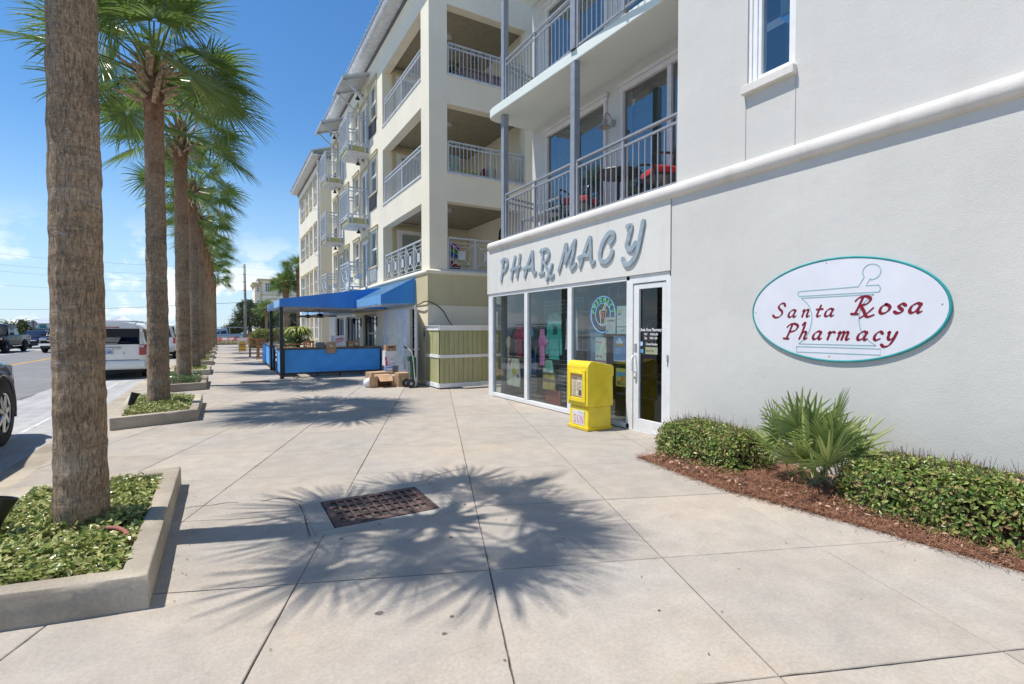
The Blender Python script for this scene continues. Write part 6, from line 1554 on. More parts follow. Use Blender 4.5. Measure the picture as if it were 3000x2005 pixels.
# counter and screens
CT = thing('patio_counter', 'blue panelled bar counter with a wooden top enclosing the patio', 'counter', (1.65, 16.95, 0))
mb = MB(); mb.box(1.66, 4.60, 16.92, 16.97, .15, .87); mk('front_panel', mb, MT['blue_panel'], CT, bev=.004)
mb = MB(); mb.box(1.62, 4.64, 16.86, 17.22, .895, .935); mk('counter_top', mb, MT['wood_top'], CT, bev=.006)
mb = MB(); mb.box(1.62, 4.64, 16.90, 16.98, .872, .894); mb.box(4.602, 4.65, 16.9, 17.0, .02, .87); mb.box(1.61, 1.655, 16.9, 17.0, .02, .87); mb.box(1.66, 4.6, 16.925, 16.965, .10, .148); mk('frame', mb, MT['black'], CT)
for x in (1.9, 2.6, 3.3, 4.0, 4.5): mb = MB(); mb.box(x, x + .04, 17.05, 17.09, .0, .89); mk('leg', mb, MT['black'], CT)
def screen(label, y0, y1, x=1.60):
    t = thing('patio_screen', label, 'screen', (x, y0, 0), group='blue screens along the street side of the patio')
    mb = MB(); mb.box(x - .02, x + .02, y0 + .04, y1 - .04, .12, .84); mk('panel', mb, MT['blue_panel'], t)
    mb = MB(); mb.box(x - .03, x + .03, y0, y0 + .038, .03, .88); mb.box(x - .03, x + .03, y1 - .038, y1, .03, .88); mb.box(x - .028, x + .028, y0 + .039, y1 - .039, .05, .118); mk('frame', mb, MT['black'], t)
    mb = MB(); mb.box(x - .06, x + .16, y0, y1, .882, .91); mk('shelf', mb, plain((.10, .09, .09)), t)
screen('blue screen on the street side of the patio, nearest the corner post', 17.3, 18.5)
screen('blue screen of the patio just past the entrance gap', 19.9, 21.6)
screen('third blue screen along the street side of the patio', 21.65, 23.5); screen('farthest blue screen of the patio beside the bar stools', 23.55, 25.4)
# wooden bar stools with backs
def stool(x, y, rz, label, first=[None]):
    if first[0]:
        return dup(first[0], (x, y, 0), rz, label)
    t = thing('bar_stool', label, 'bar stool', (0, 0, 0), 0, 'wooden bar stools at the blue screens'); first[0] = t
    mb = MB()
    for k in range(6): mb.box(-.21 + k * .071, -.21 + k * .071 + .064, -.2, .2, .62, .645)
    mk('seat', mb, MT['wood'], t)
    for x_, y_, h in ((-.2, -.2, .62), (-.2, .2, .62), (.2, -.2, 1.02), (.2, .2, 1.02)): mb = MB(); mb.beam((x_ * 1.1, y_ * 1.05, 0), (x_, y_, .6), .045, .045); (mb.beam((x_, y_, .6), (x_ + .09, y_, h), .04, .04) if h > .7 else None); mk('leg', mb, MT['wood'], t)
    mb = MB(); mb.beam((.28, -.21, 1.0), (.28, .21, 1.0), .03, .08); mk('top_rail', mb, MT['wood'], t)
    for k in range(5): mb = MB(); y_ = -.15 + k * .075; mb.beam((.215, y_, .66), (.275, y_, .97), .012, .045); mk('back_slat', mb, MT['wood'], t)
    mb = MB(); mb.box(-.21, .21, -.205, -.18, .25, .29); mb.box(-.21, .21, .18, .205, .25, .29); mb.box(-.215, -.19, -.2, .2, .2, .24); mk('foot_rail', mb, MT['wood'], t)
    t.location = (x, y, 0); t.rotation_euler = (0, 0, rz); return t
stool(1.74, 28.1, R(-105), 'wooden bar stool nearest the blue screens, back to the camera'); stool(1.50, 30.7, R(-100), 'wooden bar stool standing farther out on the pavement, left of its twin')
stool(2.2, 24.4, R(0), 'wooden bar stool inside the patio behind the far blue screen'); stool(2.9, 21.5, R(60), 'wooden bar stool inside the patio right of the fern'); stool(3.3, 19.2, R(30), 'wooden bar stool inside the patio by the glass doors')
# table tops inside the patio
def ptable(x, y, label):
    t = thing('patio_table', label, 'table', (x, y, 0), group='wooden tables inside the patio'); mb = MB(); mb.box(x - .4, x + .4, y - .4, y + .4, .86, .90); mk('tabletop', mb, MT['wood'], t); mb = MB(); mb.box(x - .04, x + .04, y - .04, y + .04, .02, .858); mb.box(x - .25, x + .25, y - .25, y + .25, 0, .02); mk('pedestal', mb, MT['black'], t)
ptable(2.7, 22.6, 'square wooden table inside the patio behind the fern'); ptable(3.5, 20.6, 'square wooden table inside the patio before the glass doors')
# planted stand with lime fern over white flowering shrub
FP = thing('potted_fern', 'lime green fern spilling over a dark white flowering shrub in the patio corner', 'potted plant', (2.76, 23.0, 0)); r = random.Random(4)
mb = MB(); leafbatch(mb, [((2.76 + r.gauss(0, .24), 23.0 + r.gauss(0, .22), 1.04 + r.gauss(0, .15)), (r.gauss(0, 1), r.gauss(0, 1), .6)) for _ in range(900)], .09, r); tag(mk('shrub_foliage', mb, MT['cover_dark'], FP, norm=False), kind='stuff')
mb = MB(); leafbatch(mb, [((2.76 + r.gauss(0, .22), 22.84 + r.gauss(0, .2), 1.08 + r.gauss(0, .13)), (0, -1, .6)) for _ in range(45)], .06, r, n6=True); tag(mk('white_flowers', mb, plain((.75, .75, .72)), FP, norm=False), kind='stuff')
mb = MB()
for i in range(190):
    a = r.uniform(0, 2 * PI); L = r.uniform(.36, .60); c = Vector((2.78 + r.gauss(0, .10), 23.0 + r.gauss(0, .08), 1.56)); d = Vector((math.cos(a), math.sin(a), 0)); s_ = Vector((-d.y, d.x, 0)); up = r.uniform(.1, .5)
    prev = None
    for q in range(7):
        t_ = q / 6; p = c + d * L * t_ + Vector((0, 0, up * L * t_ * 1.3 - L * t_ * t_ * .95)); w_ = .035 * math.sin(PI * (.15 + .85 * t_)) + .004
        cur = (p + s_ * w_ + Vector((0, 0, -.01)), p, p - s_ * w_ + Vector((0, 0, -.01)))
        if prev: o_ = len(mb.v); mb.v += [*prev, *cur]; mb.f += [(o_, o_ + 1, o_ + 4, o_ + 3), (o_ + 1, o_ + 2, o_ + 5, o_ + 4)]
        prev = cur
tag(mk('fern_fronds', mb, MT['lime'], FP, norm=False), kind='stuff')
mb = MB(); mb.lathe([(.001, 0), (.16, 0), (.22, .5), (.24, .55), (.20, .55), (.001, .5)], (2.76, 23.0, .0), 20); mk('pot', mb, plain((.05, .05, .055)), FP, smooth=40); mb = MB(); mb.tube([(2.76, 23, .5), (2.76, 23, 1.5)], .02, 8); mk('stem', mb, MT['twig'], FP)
# enclosure
EN = thing('bin_enclosure', 'olive green vertical board enclosure with white trim bands at the building corner', 'enclosure', (4.69, 11.78, 0))
def boards(p, q, n, gap=.008):
    P, Q = Vector((*p, 0)), Vector((*q, 0)); L = (Q - P).length; d = (Q - P) / L; nn = Vector((d.y, -d.x, 0)); wd = L / n
    for z0, z1 in ((.14, .78), (.86, 1.47)):
        for i in range(n):
            mb = MB(); j = rnd.uniform(-.002, .002); a = P + d * (i * wd + gap / 2); b = P + d * ((i + 1) * wd - gap / 2)
            mb.add([a + nn * j + Vector((0, 0, z0)), b + nn * j + Vector((0, 0, z0)), b + nn * (j - .02) + Vector((0, 0, z0)), a + nn * (j - .02) + Vector((0, 0, z0)), a + nn * j + Vector((0, 0, z1)), b + nn * j + Vector((0, 0, z1)), b + nn * (j - .02) + Vector((0, 0, z1)), a + nn * (j - .02) + Vector((0, 0, z1))], [(3, 2, 1, 0), (4, 5, 6, 7), (0, 1, 5, 4), (1, 2, 6, 5), (2, 3, 7, 6), (3, 0, 4, 7)])
            mk('board', mb, MT['green_board'], EN)
    mb = MB(); mb.beam(P + nn * -.012 + Vector((0, 0, .8)), Q + nn * -.012 + Vector((0, 0, .8)), .02, 1.36); mk('backing', mb, MT['black'], EN)
    tr = MB()
    for z, h, o_ in ((.085, .11, .012), (.82, .078, .014), (1.53, .115, .016)): tr.beam(P - d * .012 + nn * (o_ - .012) + Vector((0, 0, z)), Q + d * .0 + nn * (o_ - .012) + Vector((0, 0, z)), .03, h)
    tr.beam(P - d * .02 + nn * .012 + Vector((0, 0, 1.592)), Q + nn * .012 + Vector((0, 0, 1.592)), .07, .012)
    mk('white_trim', tr, MT['white'], EN, bev=.003)
boards((4.69, 12.70), (4.69, 11.80), 6); boards((4.70, 11.78), (5.87, 11.78), 9); boards((5.90, 11.86), (7.4, 11.86), 11)
# cable from the awning down into the enclosure
mb = MB(); mb.tube(cr([(4.70, 13.6, 2.16), (4.66, 13.0, 2.20), (4.70, 12.70, 2.25), (4.95, 12.70, 2.17), (5.15, 12.70, 2.02), (5.28, 12.66, 1.80), (5.36, 12.5, 1.56)], 8), .016, 8); tag(mk('power_cable', mb, plain((.09, .09, .10), .5), smooth=True), 'dark cable looping from the awning into the green enclosure', 'cable')
t = thing('parking_notice', 'small white notice with a blue figure on the wall by the open door', 'sign', (4.755, 13.0, 1.35))
fS = faceX(4.758, 13.12, 1.18); mb = MB(); mb.prism([(0, 0), (.22, 0), (.22, .38), (0, .38)], 0, .006, fS); mk('plate', mb, plain((.6, .6, .58)), t)
mb = MB(); mb.prism([(.06, .12), (.16, .12), (.16, .27), (.06, .27)], .006, .0075, fS); mb.prism([(.04, .32), (.18, .32), (.18, .35), (.04, .35)], .006, .0075, fS); mk('print', mb, plain((.06, .12, .2)), t)
# cardboard boxes
def carton(label, x, y, z, sx, sy, sz, rz, m, tape=True, prints=(), name='cardboard_box'):
    t = thing(name, label, 'box', (x, y, z)); M = Matrix.Translation((x, y, z)) @ Matrix.Rotation(rz, 4, 'Z')
    def B(nm, m_, *b, bev=0):
        mb = MB(); mb.box(*b); mb.v = [M @ v for v in mb.v]; return mk(nm, mb, m_, t, bev=bev)
    B('body', m, -sx / 2, sx / 2, -sy / 2, sy / 2, 0, sz, bev=.004)
    if tape: B('tape', MT['tape'], -sx / 2 - .001, sx / 2 + .001, -.025, .025, sz - .05, sz + .001)
    for (a, b, c, d_, col) in prints: B('print', plain(col), -sx / 2 + a * sx, -sx / 2 + b * sx, -sy / 2 - .0018, -sy / 2 - .0005, c * sz, d_ * sz)
    return t
ob = thing('open_cardboard_box', 'large open cardboard box lying on its side with flaps out, front of the pile', 'box', (3.55, 13.05, 0))
def panel(p, q, r_, s_, m=MT['card'], nm='flap'):
    mb = MB(); P = [Vector(v) for v in (p, q, r_, s_)]; n = (P[1] - P[0]).cross(P[3] - P[0]).normalized() * .006
    mb.add(P + [v + n for v in P], [(3, 2, 1, 0), (4, 5, 6, 7), (0, 1, 5, 4), (1, 2, 6, 5), (2, 3, 7, 6), (3, 0, 4, 7)]); mk(nm, mb, m, ob)
ax, bx, yf, yb, zt_ = 3.46, 3.84, 12.95, 13.35, .30
panel((ax, yf, 0), (ax, yb, 0), (ax, yb, zt_), (ax, yf, zt_), nm='side'); panel((bx, yf, 0), (bx, yb, 0), (bx, yb, zt_), (bx, yf, zt_), nm='side'); panel((ax, yb, 0), (bx, yb, 0), (bx, yb, zt_), (ax, yb, zt_), MT['card_dark'], 'back')
panel((ax, yf, .0), (bx, yf, .0), (bx, yb, .0), (ax, yb, .0), nm='bottom'); panel((ax, yf, zt_), (bx, yf, zt_), (bx, yb, zt_), (ax, yb, zt_), nm='top')
panel((ax, yf, zt_), (bx, yf, zt_), (bx - .03, yf - .17, zt_ - .13), (ax + .02, yf - .17, zt_ - .13)); panel((ax, yf, 0), (ax, yf, zt_ - .01), (ax - .22, yf - .04, zt_ - .02), (ax - .22, yf - .04, 0)); panel((bx, yf, 0), (bx, yf, zt_), (bx + .12, yf - .12, zt_ - .01), (bx + .12, yf - .12, 0))
panel((ax, yf, .002), (bx, yf, .002), (bx - .02, yf - .16, .004), (ax + .02, yf - .16, .004))
cw = plain((.66, .65, .66))
carton('flat closed cardboard box behind the open one on the ground', 3.72, 13.75, 0, .62, .42, .34, .15, MT['card'])
carton('small blue and white carton on top of the flat cardboard box', 3.98, 13.78, .34, .20, .16, .13, .1, plain((.15, .22, .42)), False, [(.1, .9, .2, .7, (.5, .55, .62))])
carton('brown carton at the bottom of the tall stack by the white doors', 4.220, 14.200, 0.148, 0.311, 0.272, 0.126, -.05, MT['card_dark'], prints=[(.1, .9, .3, .5, (.15, .1, .06))])
carton('dark red carton supporting the tall stack on the ground', 4.300, 14.250, 0.000, 0.281, 0.272, 0.148, -.05, plain((.28, .09, .08)), False, [(.1, .9, .1, .6, (.5, .46, .45))])
carton('second brown carton of the tall stack', 4.200, 14.200, 0.274, 0.281, 0.256, 0.074, .05, MT['card_dark'])
carton('blue grey carton in the middle of the tall stack', 4.200, 14.200, 0.348, 0.311, 0.256, 0.118, 0, plain((.17, .19, .25)), False, [(.0, .5, .1, .6, (.4, .45, .5))])
carton('lower white produce carton with a red label in the tall stack', 4.140, 14.200, 0.466, 0.340, 0.288, 0.148, .03, cw, False, [(.0, .2, .05, .95, (.55, .05, .07)), (.3, .42, .2, .6, (.35, .36, .36)), (.55, .85, .3, .55, (.4, .41, .41))])
carton('upper white produce carton with a red label in the tall stack', 4.140, 14.200, 0.614, 0.340, 0.288, 0.133, -.02, cw, False, [(.0, .16, .05, .8, (.55, .05, .07)), (.45, .7, .2, .45, (.4, .41, .41))])
carton('plain white carton near the top of the tall stack', 4.120, 14.200, 0.747, 0.296, 0.272, 0.141, .02, cw, False, [(.3, .5, .88, .95, (.4, .4, .4))])
carton('brown carton with dark print topping the tall stack', 4.150, 14.200, 0.888, 0.296, 0.240, 0.163, .03, MT['card_dark'], True, [(.22, .78, .5, .82, (.10, .06, .04)), (.4, .6, .1, .3, (.5, .38, .22))])
carton('white carton standing right of the open cardboard box', 3.98, 13.32, 0, .22, .30, .27, -.2, cw, False, [(.5, .8, .2, .7, (.35, .38, .45))])
carton('brown carton left of the hand truck with a yellow tag', 4.10, 12.95, 0, .30, .30, .36, .05, MT['card'], True, [(.35, .5, .4, .7, (.6, .5, .12))])
carton('white carton with a red oval logo standing on the patio counter', 3.28, 17.05, .935, .40, .28, .36, .05, cw, False)
t_ = bpy.data.objects[-1]
for o in list(COL.objects):
    if o.get('label', '').startswith('white carton with a red oval logo'):
        fC = faceY(17.05 - .142, 3.28 - .2, .935); mb = MB(); stroke(mb, [(.20 + .13 * math.cos(a), .22 + .055 * math.sin(a) + .03 * math.cos(a)) for a in [2 * PI * k / 16 for k in range(17)]], .022, fC, .001, .004, caps=False); stroke(mb, [(.12, .20), (.17, .25), (.2, .19), (.25, .26), (.29, .22)], .016, fC, .001, .0045); mk('logo', mb, plain((.55, .06, .10)), o)
carton('brown carton beside the white logo carton on the patio counter', 3.75, 17.08, .935, .36, .26, .18, .0, MT['card_dark'], True, [(.1, .4, .1, .4, (.5, .45, .3)), (.6, .9, .3, .7, (.55, .5, .5))])
carton('open brown carton overhanging the front of the patio counter', 3.02, 16.88, .74, .30, .06, .34, .0, MT['card'], False, [(.4, .6, .60, .78, (.65, .65, .62)), (.02, .98, .42, .45, (.2, .1, .05))])
carton('grey and black carton at the left end of the row on the patio counter', 2.72, 17.08, .935, .26, .2, .15, .0, plain((.22, .22, .23)), False)
mb = MB(); r = random.Random(2); mb.lathe([(.001, 0), (.10, .01), (.14, .07), (.13, .16), (.08, .22), (.001, .24)], (3.28, 13.15, 0), 14)
for v in mb.v: v += Vector((r.gauss(0, .008), r.gauss(0, .008), r.gauss(0, .005)))
tag(mk('plastic_bag', mb, plain((.72, .72, .74), .4), smooth=True), 'crumpled white plastic bag lying left of the open cardboard box', 'bag')
# hand truck
HT = thing('hand_truck', 'green and white upright hand truck with black wheels by the open door', 'hand truck', (4.17, 12.5, 0))
def HX(x, z, y=0): return Vector((4.24 + x, 12.52 + y, z))
for s_ in (-.13, .13):
    mb = MB(); mb.tube(cr([HX(.06, .10, s_), HX(.02, .6, s_), HX(-.02, 1.0, s_), HX(-.08, 1.14, s_ * .6), HX(-.18, 1.2, s_ * .2)], 5), .016, 8); mk('rail', mb, plain((.62, .60, .54), .5), HT, smooth=True)
    mb = MB(); mb.lathe([(.03, -.035), (.10, -.035), (.132, -.02), (.135, 0), (.132, .02), (.10, .035), (.03, .035)], (4.16 + (s_ > 0) * .0 - (s_ > 0) * .05, 12.52 + s_ * 1.1, .135), 22, 'y'); o = mk('wheel', mb, MT['rubber'], HT, smooth=40)
    mb = MB(); mb.lathe([(.001, -.04), (.03, -.04), (.055, -.03), (.075, -.036), (.08, -.02), (.08, .02), (.001, .04)], (4.16 - (s_ > 0) * .05, 12.52 + s_ * 1.1, .135), 18, 'y'); mk('hub', mb, plain((.5, .5, .48), .4), o, smooth=40)
for z in (.25, .55, .85): mb = MB(); mb.tube([HX(.04 - z * .05, z, -.13), HX(.04 - z * .05, z, .13)], .012, 6); mk('crossbar', mb, MT['green_metal'], HT)
mb = MB(); mb.box(4.20, 4.36, 12.44, 12.60, .30, .92); mk('back_plate', mb, MT['green_metal'], HT, bev=.02); mb = MB(); mb.box(4.12, 4.28, 12.42, 12.62, .80, .95); mk('bracket', mb, MT['green_metal'], HT, bev=.02)
mb = MB(); mb.box(4.22, 4.48, 12.36, 12.66, .005, .02); mk('toe_plate', mb, MT['green_metal'], HT); mb = MB(); mb.tube([HX(-.16, 1.19, -.03), HX(-.26, 1.25, -.05)], .024, 8); mk('grip', mb, MT['rubber'], HT)
HT.scale = (.85,) * 3
# wall lanterns on the restaurant front and folding sign
def bracket_lamp(y, label):
    t = thing('bracket_lamp', label, 'wall lamp', (4.76, y, 1.8), group='black bracket lamps on the restaurant wall'); mb = MB(); mb.box(4.50, 4.76, y - .012, y + .012, 1.88, 1.91); mb.box(4.50, 4.76, y - .012, y + .012, 1.70, 1.72); mb.box(4.725, 4.759, y - .05, y + .05, 1.6, 1.95); mk('bracket', mb, MT['black'], t); mb = MB(); mb.lathe([(.001, .14), (.03, .12), (.09, .05), (.08, .03), (.06, -.10), (.001, -.12)], (4.48, y, 1.82), 8); mk('lantern', mb, MT['black'], t)
bracket_lamp(17.85, 'black bracket lamp on the wall right of the gridded restaurant window'); bracket_lamp(20.2, 'black bracket lamp on the wall left of the gridded restaurant window')
AF = thing('folding_sign', 'white folding pavement sign with a yellow panel reading Happy Hour 4pm-6pm', 'sign', (1.15, 38.2, 0))
mb = MB(); fA = lambda u, v, d: Vector((.90 + u, 38.2 - d + v * .18, v))
mb = fr_rect(0, .51, 0, .93, .05, 0, .03, fA); mk('frame', mb, MT['white'], AF)
mb = MB(); fB = lambda u, v, d: Vector((.90 + u, 38.58 + d - v * .18, v)); mb = fr_rect(0, .51, 0, .93, .05, 0, .03, fB); mk('rear_frame', mb, MT['white'], AF)
mb = MB(); mb.prism([(.05, .05), (.46, .05), (.46, .88), (.05, .88)], -.005, .012, fA); mk('board', mb, MT['white'], AF)
mb = MB(); mb.prism([(.045, .05), (.465, .05), (.465, .63), (.045, .63)], .013, .034, fA); mk('panel_border', mb, plain((.05, .05, .08)), AF); mb = MB(); mb.prism([(.06, .065), (.45, .065), (.45, .615), (.06, .615)], .035, .038, fA); mk('yellow_panel', mb, plain((.75, .42, .02)), AF)
mb = MB(); mb.prism([(.07, .68), (.44, .68), (.44, .73), (.07, .73)], .013, .036, fA); mk('top_strip', mb, plain((.7, .4, .05)), AF)
for s_, v in (('Happy', .44), ('Hour', .29), ('4pm-6pm', .12)): text('lettering', s_, .15 if v > .2 else .10, lambda a, b, d: fA(.255 + a, v + b, .042), AF, plain((.03, .03, .10)), align='CENTER', bold=.004, xs=.95)
# balcony furniture on the pharmacy building
def lounge(label, x, y, z, rz, first=[None]):
    t = thing('balcony_chair', label, 'chair', (x, y, z), group='dark metal balcony chairs with red cushions'); M = Matrix.Translation((x, y, z)) @ Matrix.Rotation(rz, 4, 'Z')
    def B(nm, m, *b, bev=0): mb = MB(); mb.box(*b); mb.v = [M @ v for v in mb.v]; return mk(nm, mb, m, t, bev=bev)
    B('seat_cushion', MT['red'], -.25, .25, -.25, .25, .38, .50, bev=.03); B('seat', MT['black'], -.27, .27, -.27, .27, .345, .378)
    mb = MB()
    for k in range(7): mb.beam((-.24 + k * .08, .27, .38), (-.24 + k * .08, .34, .98), .012, .02)
    for k in range(7): mb.beam((-.25, .275 + k * .011, .42 + k * .09), (.25, .275 + k * .011, .42 + k * .09), .02, .012)
    mb.v = [M @ v for v in mb.v]; mk('backrest', mb, MT['black'], t)
    for s_ in (-.28, .28):
        mb = MB(); mb.tube(cr([(s_, .30, .62), (s_, .0, .66), (s_, -.28, .64), (s_, -.32, .52), (s_, -.25, .36)], 5), .018, 6); mb.v = [M @ v for v in mb.v]; mk('armrest', mb, MT['black'], t)
        for y_ in (-.24, .25): B('leg', MT['black'], s_ - .02, s_ + .02, y_ - .02, y_ + .02, 0, .345)
lounge('balcony chair with red cushion at the right end of the lower pharmacy balcony', 5.86, 5.55, 3.43, R(-110)); lounge('balcony chair with red cushion between post and railing of the lower pharmacy balcony', 5.82, 7.55, 3.43, R(-60))
t = thing('balcony_table', 'round dark metal table on the lower pharmacy balcony between the chairs', 'table', (5.85, 6.55, 3.43)); mb = MB(); mb.lathe([(.001, .68), (.38, .68), (.39, .70), (.38, .72), (.001, .72)], (5.85, 6.55, 3.43), 24); mk('tabletop', mb, MT['black'], t); mb = MB(); mb.tube([(5.85, 6.55, 3.45), (5.85, 6.55, 4.1)], .03, 8); mb.lathe([(.001, 0), (.22, 0), (.2, .03), (.001, .03)], (5.85, 6.55, 3.43), 16); mk('pedestal', mb, MT['black'], t)
t = thing('metal_bench', 'slim dark metal bench at the left end of the lower pharmacy balcony', 'bench', (5.8, 8.9, 3.43)); mb = MB(); mb.box(5.6, 6.0, 8.4, 9.3, 3.83, 3.86); mk('seat', mb, MT['rail_grey'], t); mb = MB(); mb.box(5.98, 6.0, 8.4, 9.3, 4.0, 4.04); mb.box(5.98, 6.0, 8.4, 9.3, 4.18, 4.22); mk('backrest', mb, MT['rail_grey'], t)
for x in (5.6, 5.97):
    for y in (8.4, 9.27): mb = MB(); mb.box(x, x + .03, y, y + .03, 3.43, 3.83 if x < 5.9 else 4.22); mk('leg', mb, MT['rail_grey'], t)
def barn_lamp(y, z):
    t = thing('barn_wall_lamp', 'weathered grey gooseneck barn lamp on the wall of the lower pharmacy balcony', 'wall lamp', (XI, y, z)); mg = plain((.34, .33, .31), .6)
    mb = MB(); mb.tube(cr([(XI - .02, y, z), (XI - .10, y, z + .13), (XI - .19, y, z + .14), (XI - .22, y, z + .03)], 6), .013, 8); mk('gooseneck', mb, mg, t, smooth=True)
    mb = MB(); mb.lathe([(.02, .06), (.045, .05), (.04, .0), (.06, -.03), (.115, -.08), (.12, -.09), (.11, -.088), (.04, -.03), (.001, -.02)], (XI - .22, y, z - .03), 24); mk('shade', mb, mg, t, smooth=40); mb = MB(); mb.lathe([(.001, -.03), (.06, -.03), (.065, -.005), (.001, -.005)], (XI - .0, y, z), 16, 'x'); mk('wall_plate', mb, mg, t); mb = MB(); mb.lathe([(.001, -.09), (.03, -.07), (.03, -.03), (.001, -.02)], (XI - .22, y, z - .03), 12); mk('bulb', mb, plain((.6, .5, .42), .2), t, smooth=True)
barn_lamp(7.19, 5.30)

# ================================================================== VEHICLES (local frame: +y forward, x to the right)
def car_root(name, label, cat, x, y, rz, z=-.03, group=None): return thing(name, label, cat, (x, y, z), rz, group)
def cpart(nm, mb, m, t, **k):
    """mesh written in the car's own frame"""
    me = mesh_of(mb, nm, m, smooth=k.get('smooth', False)); o = bpy.data.objects.new(nm, me); COL.objects.link(o); o.parent = t
    if k.get('bev'): b = o.modifiers.new('bevel', 'BEVEL'); b.width = k['bev']; b.segments = 2; b.limit_method = 'ANGLE'
    return o
def wheel(t, x, y, r, w_, sgn, rimm=None, spokes=6):
    mb = MB(); mb.lathe([(r * .62, -w_ / 2), (r * .9, -w_ / 2), (r * .98, -w_ / 2 + .02), (r, -w_ * .3), (r, w_ * .3), (r * .98, w_ / 2 - .02), (r * .9, w_ / 2), (r * .62, w_ / 2)], (x, y, r), 32, 'x'); o = cpart('wheel', mb, MT['rubber'], t, smooth=35)
    mb = MB(); e = x + sgn * w_ * .42
    mb.lathe([(r * .66, -w_ * .4), (r * .66, sgn * .0)], (e, y, r), 28, 'x')
    ring = [(r * .66, 0), (r * .60, sgn * .012), (r * .56, 0), (r * .56, -sgn * .04)]; mb.lathe(ring, (e, y, r), 28, 'x')
    for k in range(spokes):
        a = 2 * PI * k / spokes + .2; c = Vector((e, y, r)); d = Vector((0, math.cos(a), math.sin(a))); s_ = Vector((0, -math.sin(a), math.cos(a)))
        mb.add([c + d * r * .08 + s_ * r * .07, c + d * r * .60 + s_ * r * .095, c + d * r * .60 - s_ * r * .095, c + d * r * .08 - s_ * r * .07,
                c + d * r * .08 + s_ * r * .07 + Vector((sgn * .02, 0, 0)), c + d * r * .58 + s_ * r * .05 + Vector((sgn * .008, 0, 0)), c + d * r * .58 - s_ * r * .05 + Vector((sgn * .008, 0, 0)), c + d * r * .08 - s_ * r * .07 + Vector((sgn * .02, 0, 0))],
               [(0, 1, 5, 4), (1, 2, 6, 5), (2, 3, 7, 6), (3, 0, 4, 7), (4, 5, 6, 7)])
    mb.lathe([(.001, sgn * .028), (r * .13, sgn * .02), (r * .14, -sgn * .03)], (e, y, r), 16, 'x')
    q = mesh_of(mb, 'rim', rimm or MT['alloy'], smooth=35); qo = bpy.data.objects.new('rim', q); COL.objects.link(qo); qo.parent = o
    mb = MB(); mb.lathe([(.001, 0), (r * .64, 0)], (x - sgn * w_ * .1, y, r), 20, 'x'); q = mesh_of(mb, 'brake_disc', MT['rubber']); qo = bpy.data.objects.new('brake_disc', q); COL.objects.link(qo); qo.parent = o
def body_loft(st, prof):
    """stations (y, width factor, bottom, top-scale) with a half profile [(x, z)]"""
    rings = []
    for y, wf, zb, zs in st:
        half = [(x * wf, zb + (z - prof[0][1]) * zs) for x, z in prof]
        rings.append([Vector((x, y, z)) for x, z in half] + [Vector((-x, y, z)) for x, z in reversed(half) if x > 1e-4])
    mb = MB(); mb.loft(rings); return mb
def arch(t, x, y, r, sgn, m):
    mb = MB(); P = [(x, y + r * math.cos(a), .36 + r * math.sin(a)) for a in [R(-12 + 204 * k / 20) for k in range(21)]]
    mb.tube(P, .028, 6); cpart('arch_lip', mb, m, t, smooth=True)
    mb = MB(); mb.add([(x + sgn * .004, y, .36)] + [(x + sgn * .004, y + (r - .01) * math.cos(a), .36 + (r - .01) * math.sin(a)) for a in [R(-20 + 220 * k / 20) for k in range(21)]], [(0, i + 1, i + 2) for i in range(20)]); cpart('wheel_well', mb, MT['rubber'], t)

# white minivan seen from behind
MV = car_root('parked_minivan', 'white minivan parked at the kerb, seen from behind between the first two palms', 'minivan', -3.03, 21.75, 0)
W2 = .985
st = [(-2.52, .90, .42, .93), (-2.47, .965, .36, .975), (-2.3, 1.0, .30, 1.0), (-1.2, 1.01, .26, 1.01), (.4, 1.01, .26, 1.01), (1.0, 1.0, .26, .985)]
prof = [(W2 * .80, .26), (W2 * .97, .36), (W2, .62), (W2 * .99, .92), (W2 * .965, 1.06), (W2 * .83, 1.52), (W2 * .74, 1.64), (W2 * .5, 1.695), (0, 1.71)]
cpart('body', body_loft(st, prof), MT['carwhite'], MV, smooth=38)
st2 = [(1.0, 1.0, .26, 1), (1.55, .98, .26, .98), (2.2, .94, .28, .86), (2.5, .84, .34, .62)]; cpart('hood', body_loft(st2, [(W2 * .80, .26), (W2 * .97, .36), (W2, .62), (W2 * .97, .90), (W2 * .85, 1.02), (0, 1.08)]), MT['carwhite'], MV, smooth=38)
mb = MB(); mb.add([(-.80, -2.50, 1.08), (.80, -2.50, 1.08), (.715, -2.485, 1.53), (-.715, -2.485, 1.53)], [(0, 1, 2, 3)]); mb.v = [v + Vector((0, -.035, 0)) for v in mb.v]; cpart('rear_window', mb, MT['glass_car'], MV)
mb = MB(); mb.box(-.81, .81, -2.528, -2.50, 1.07, 1.55); cpart('window_seal', mb, MT['rubber'], MV)
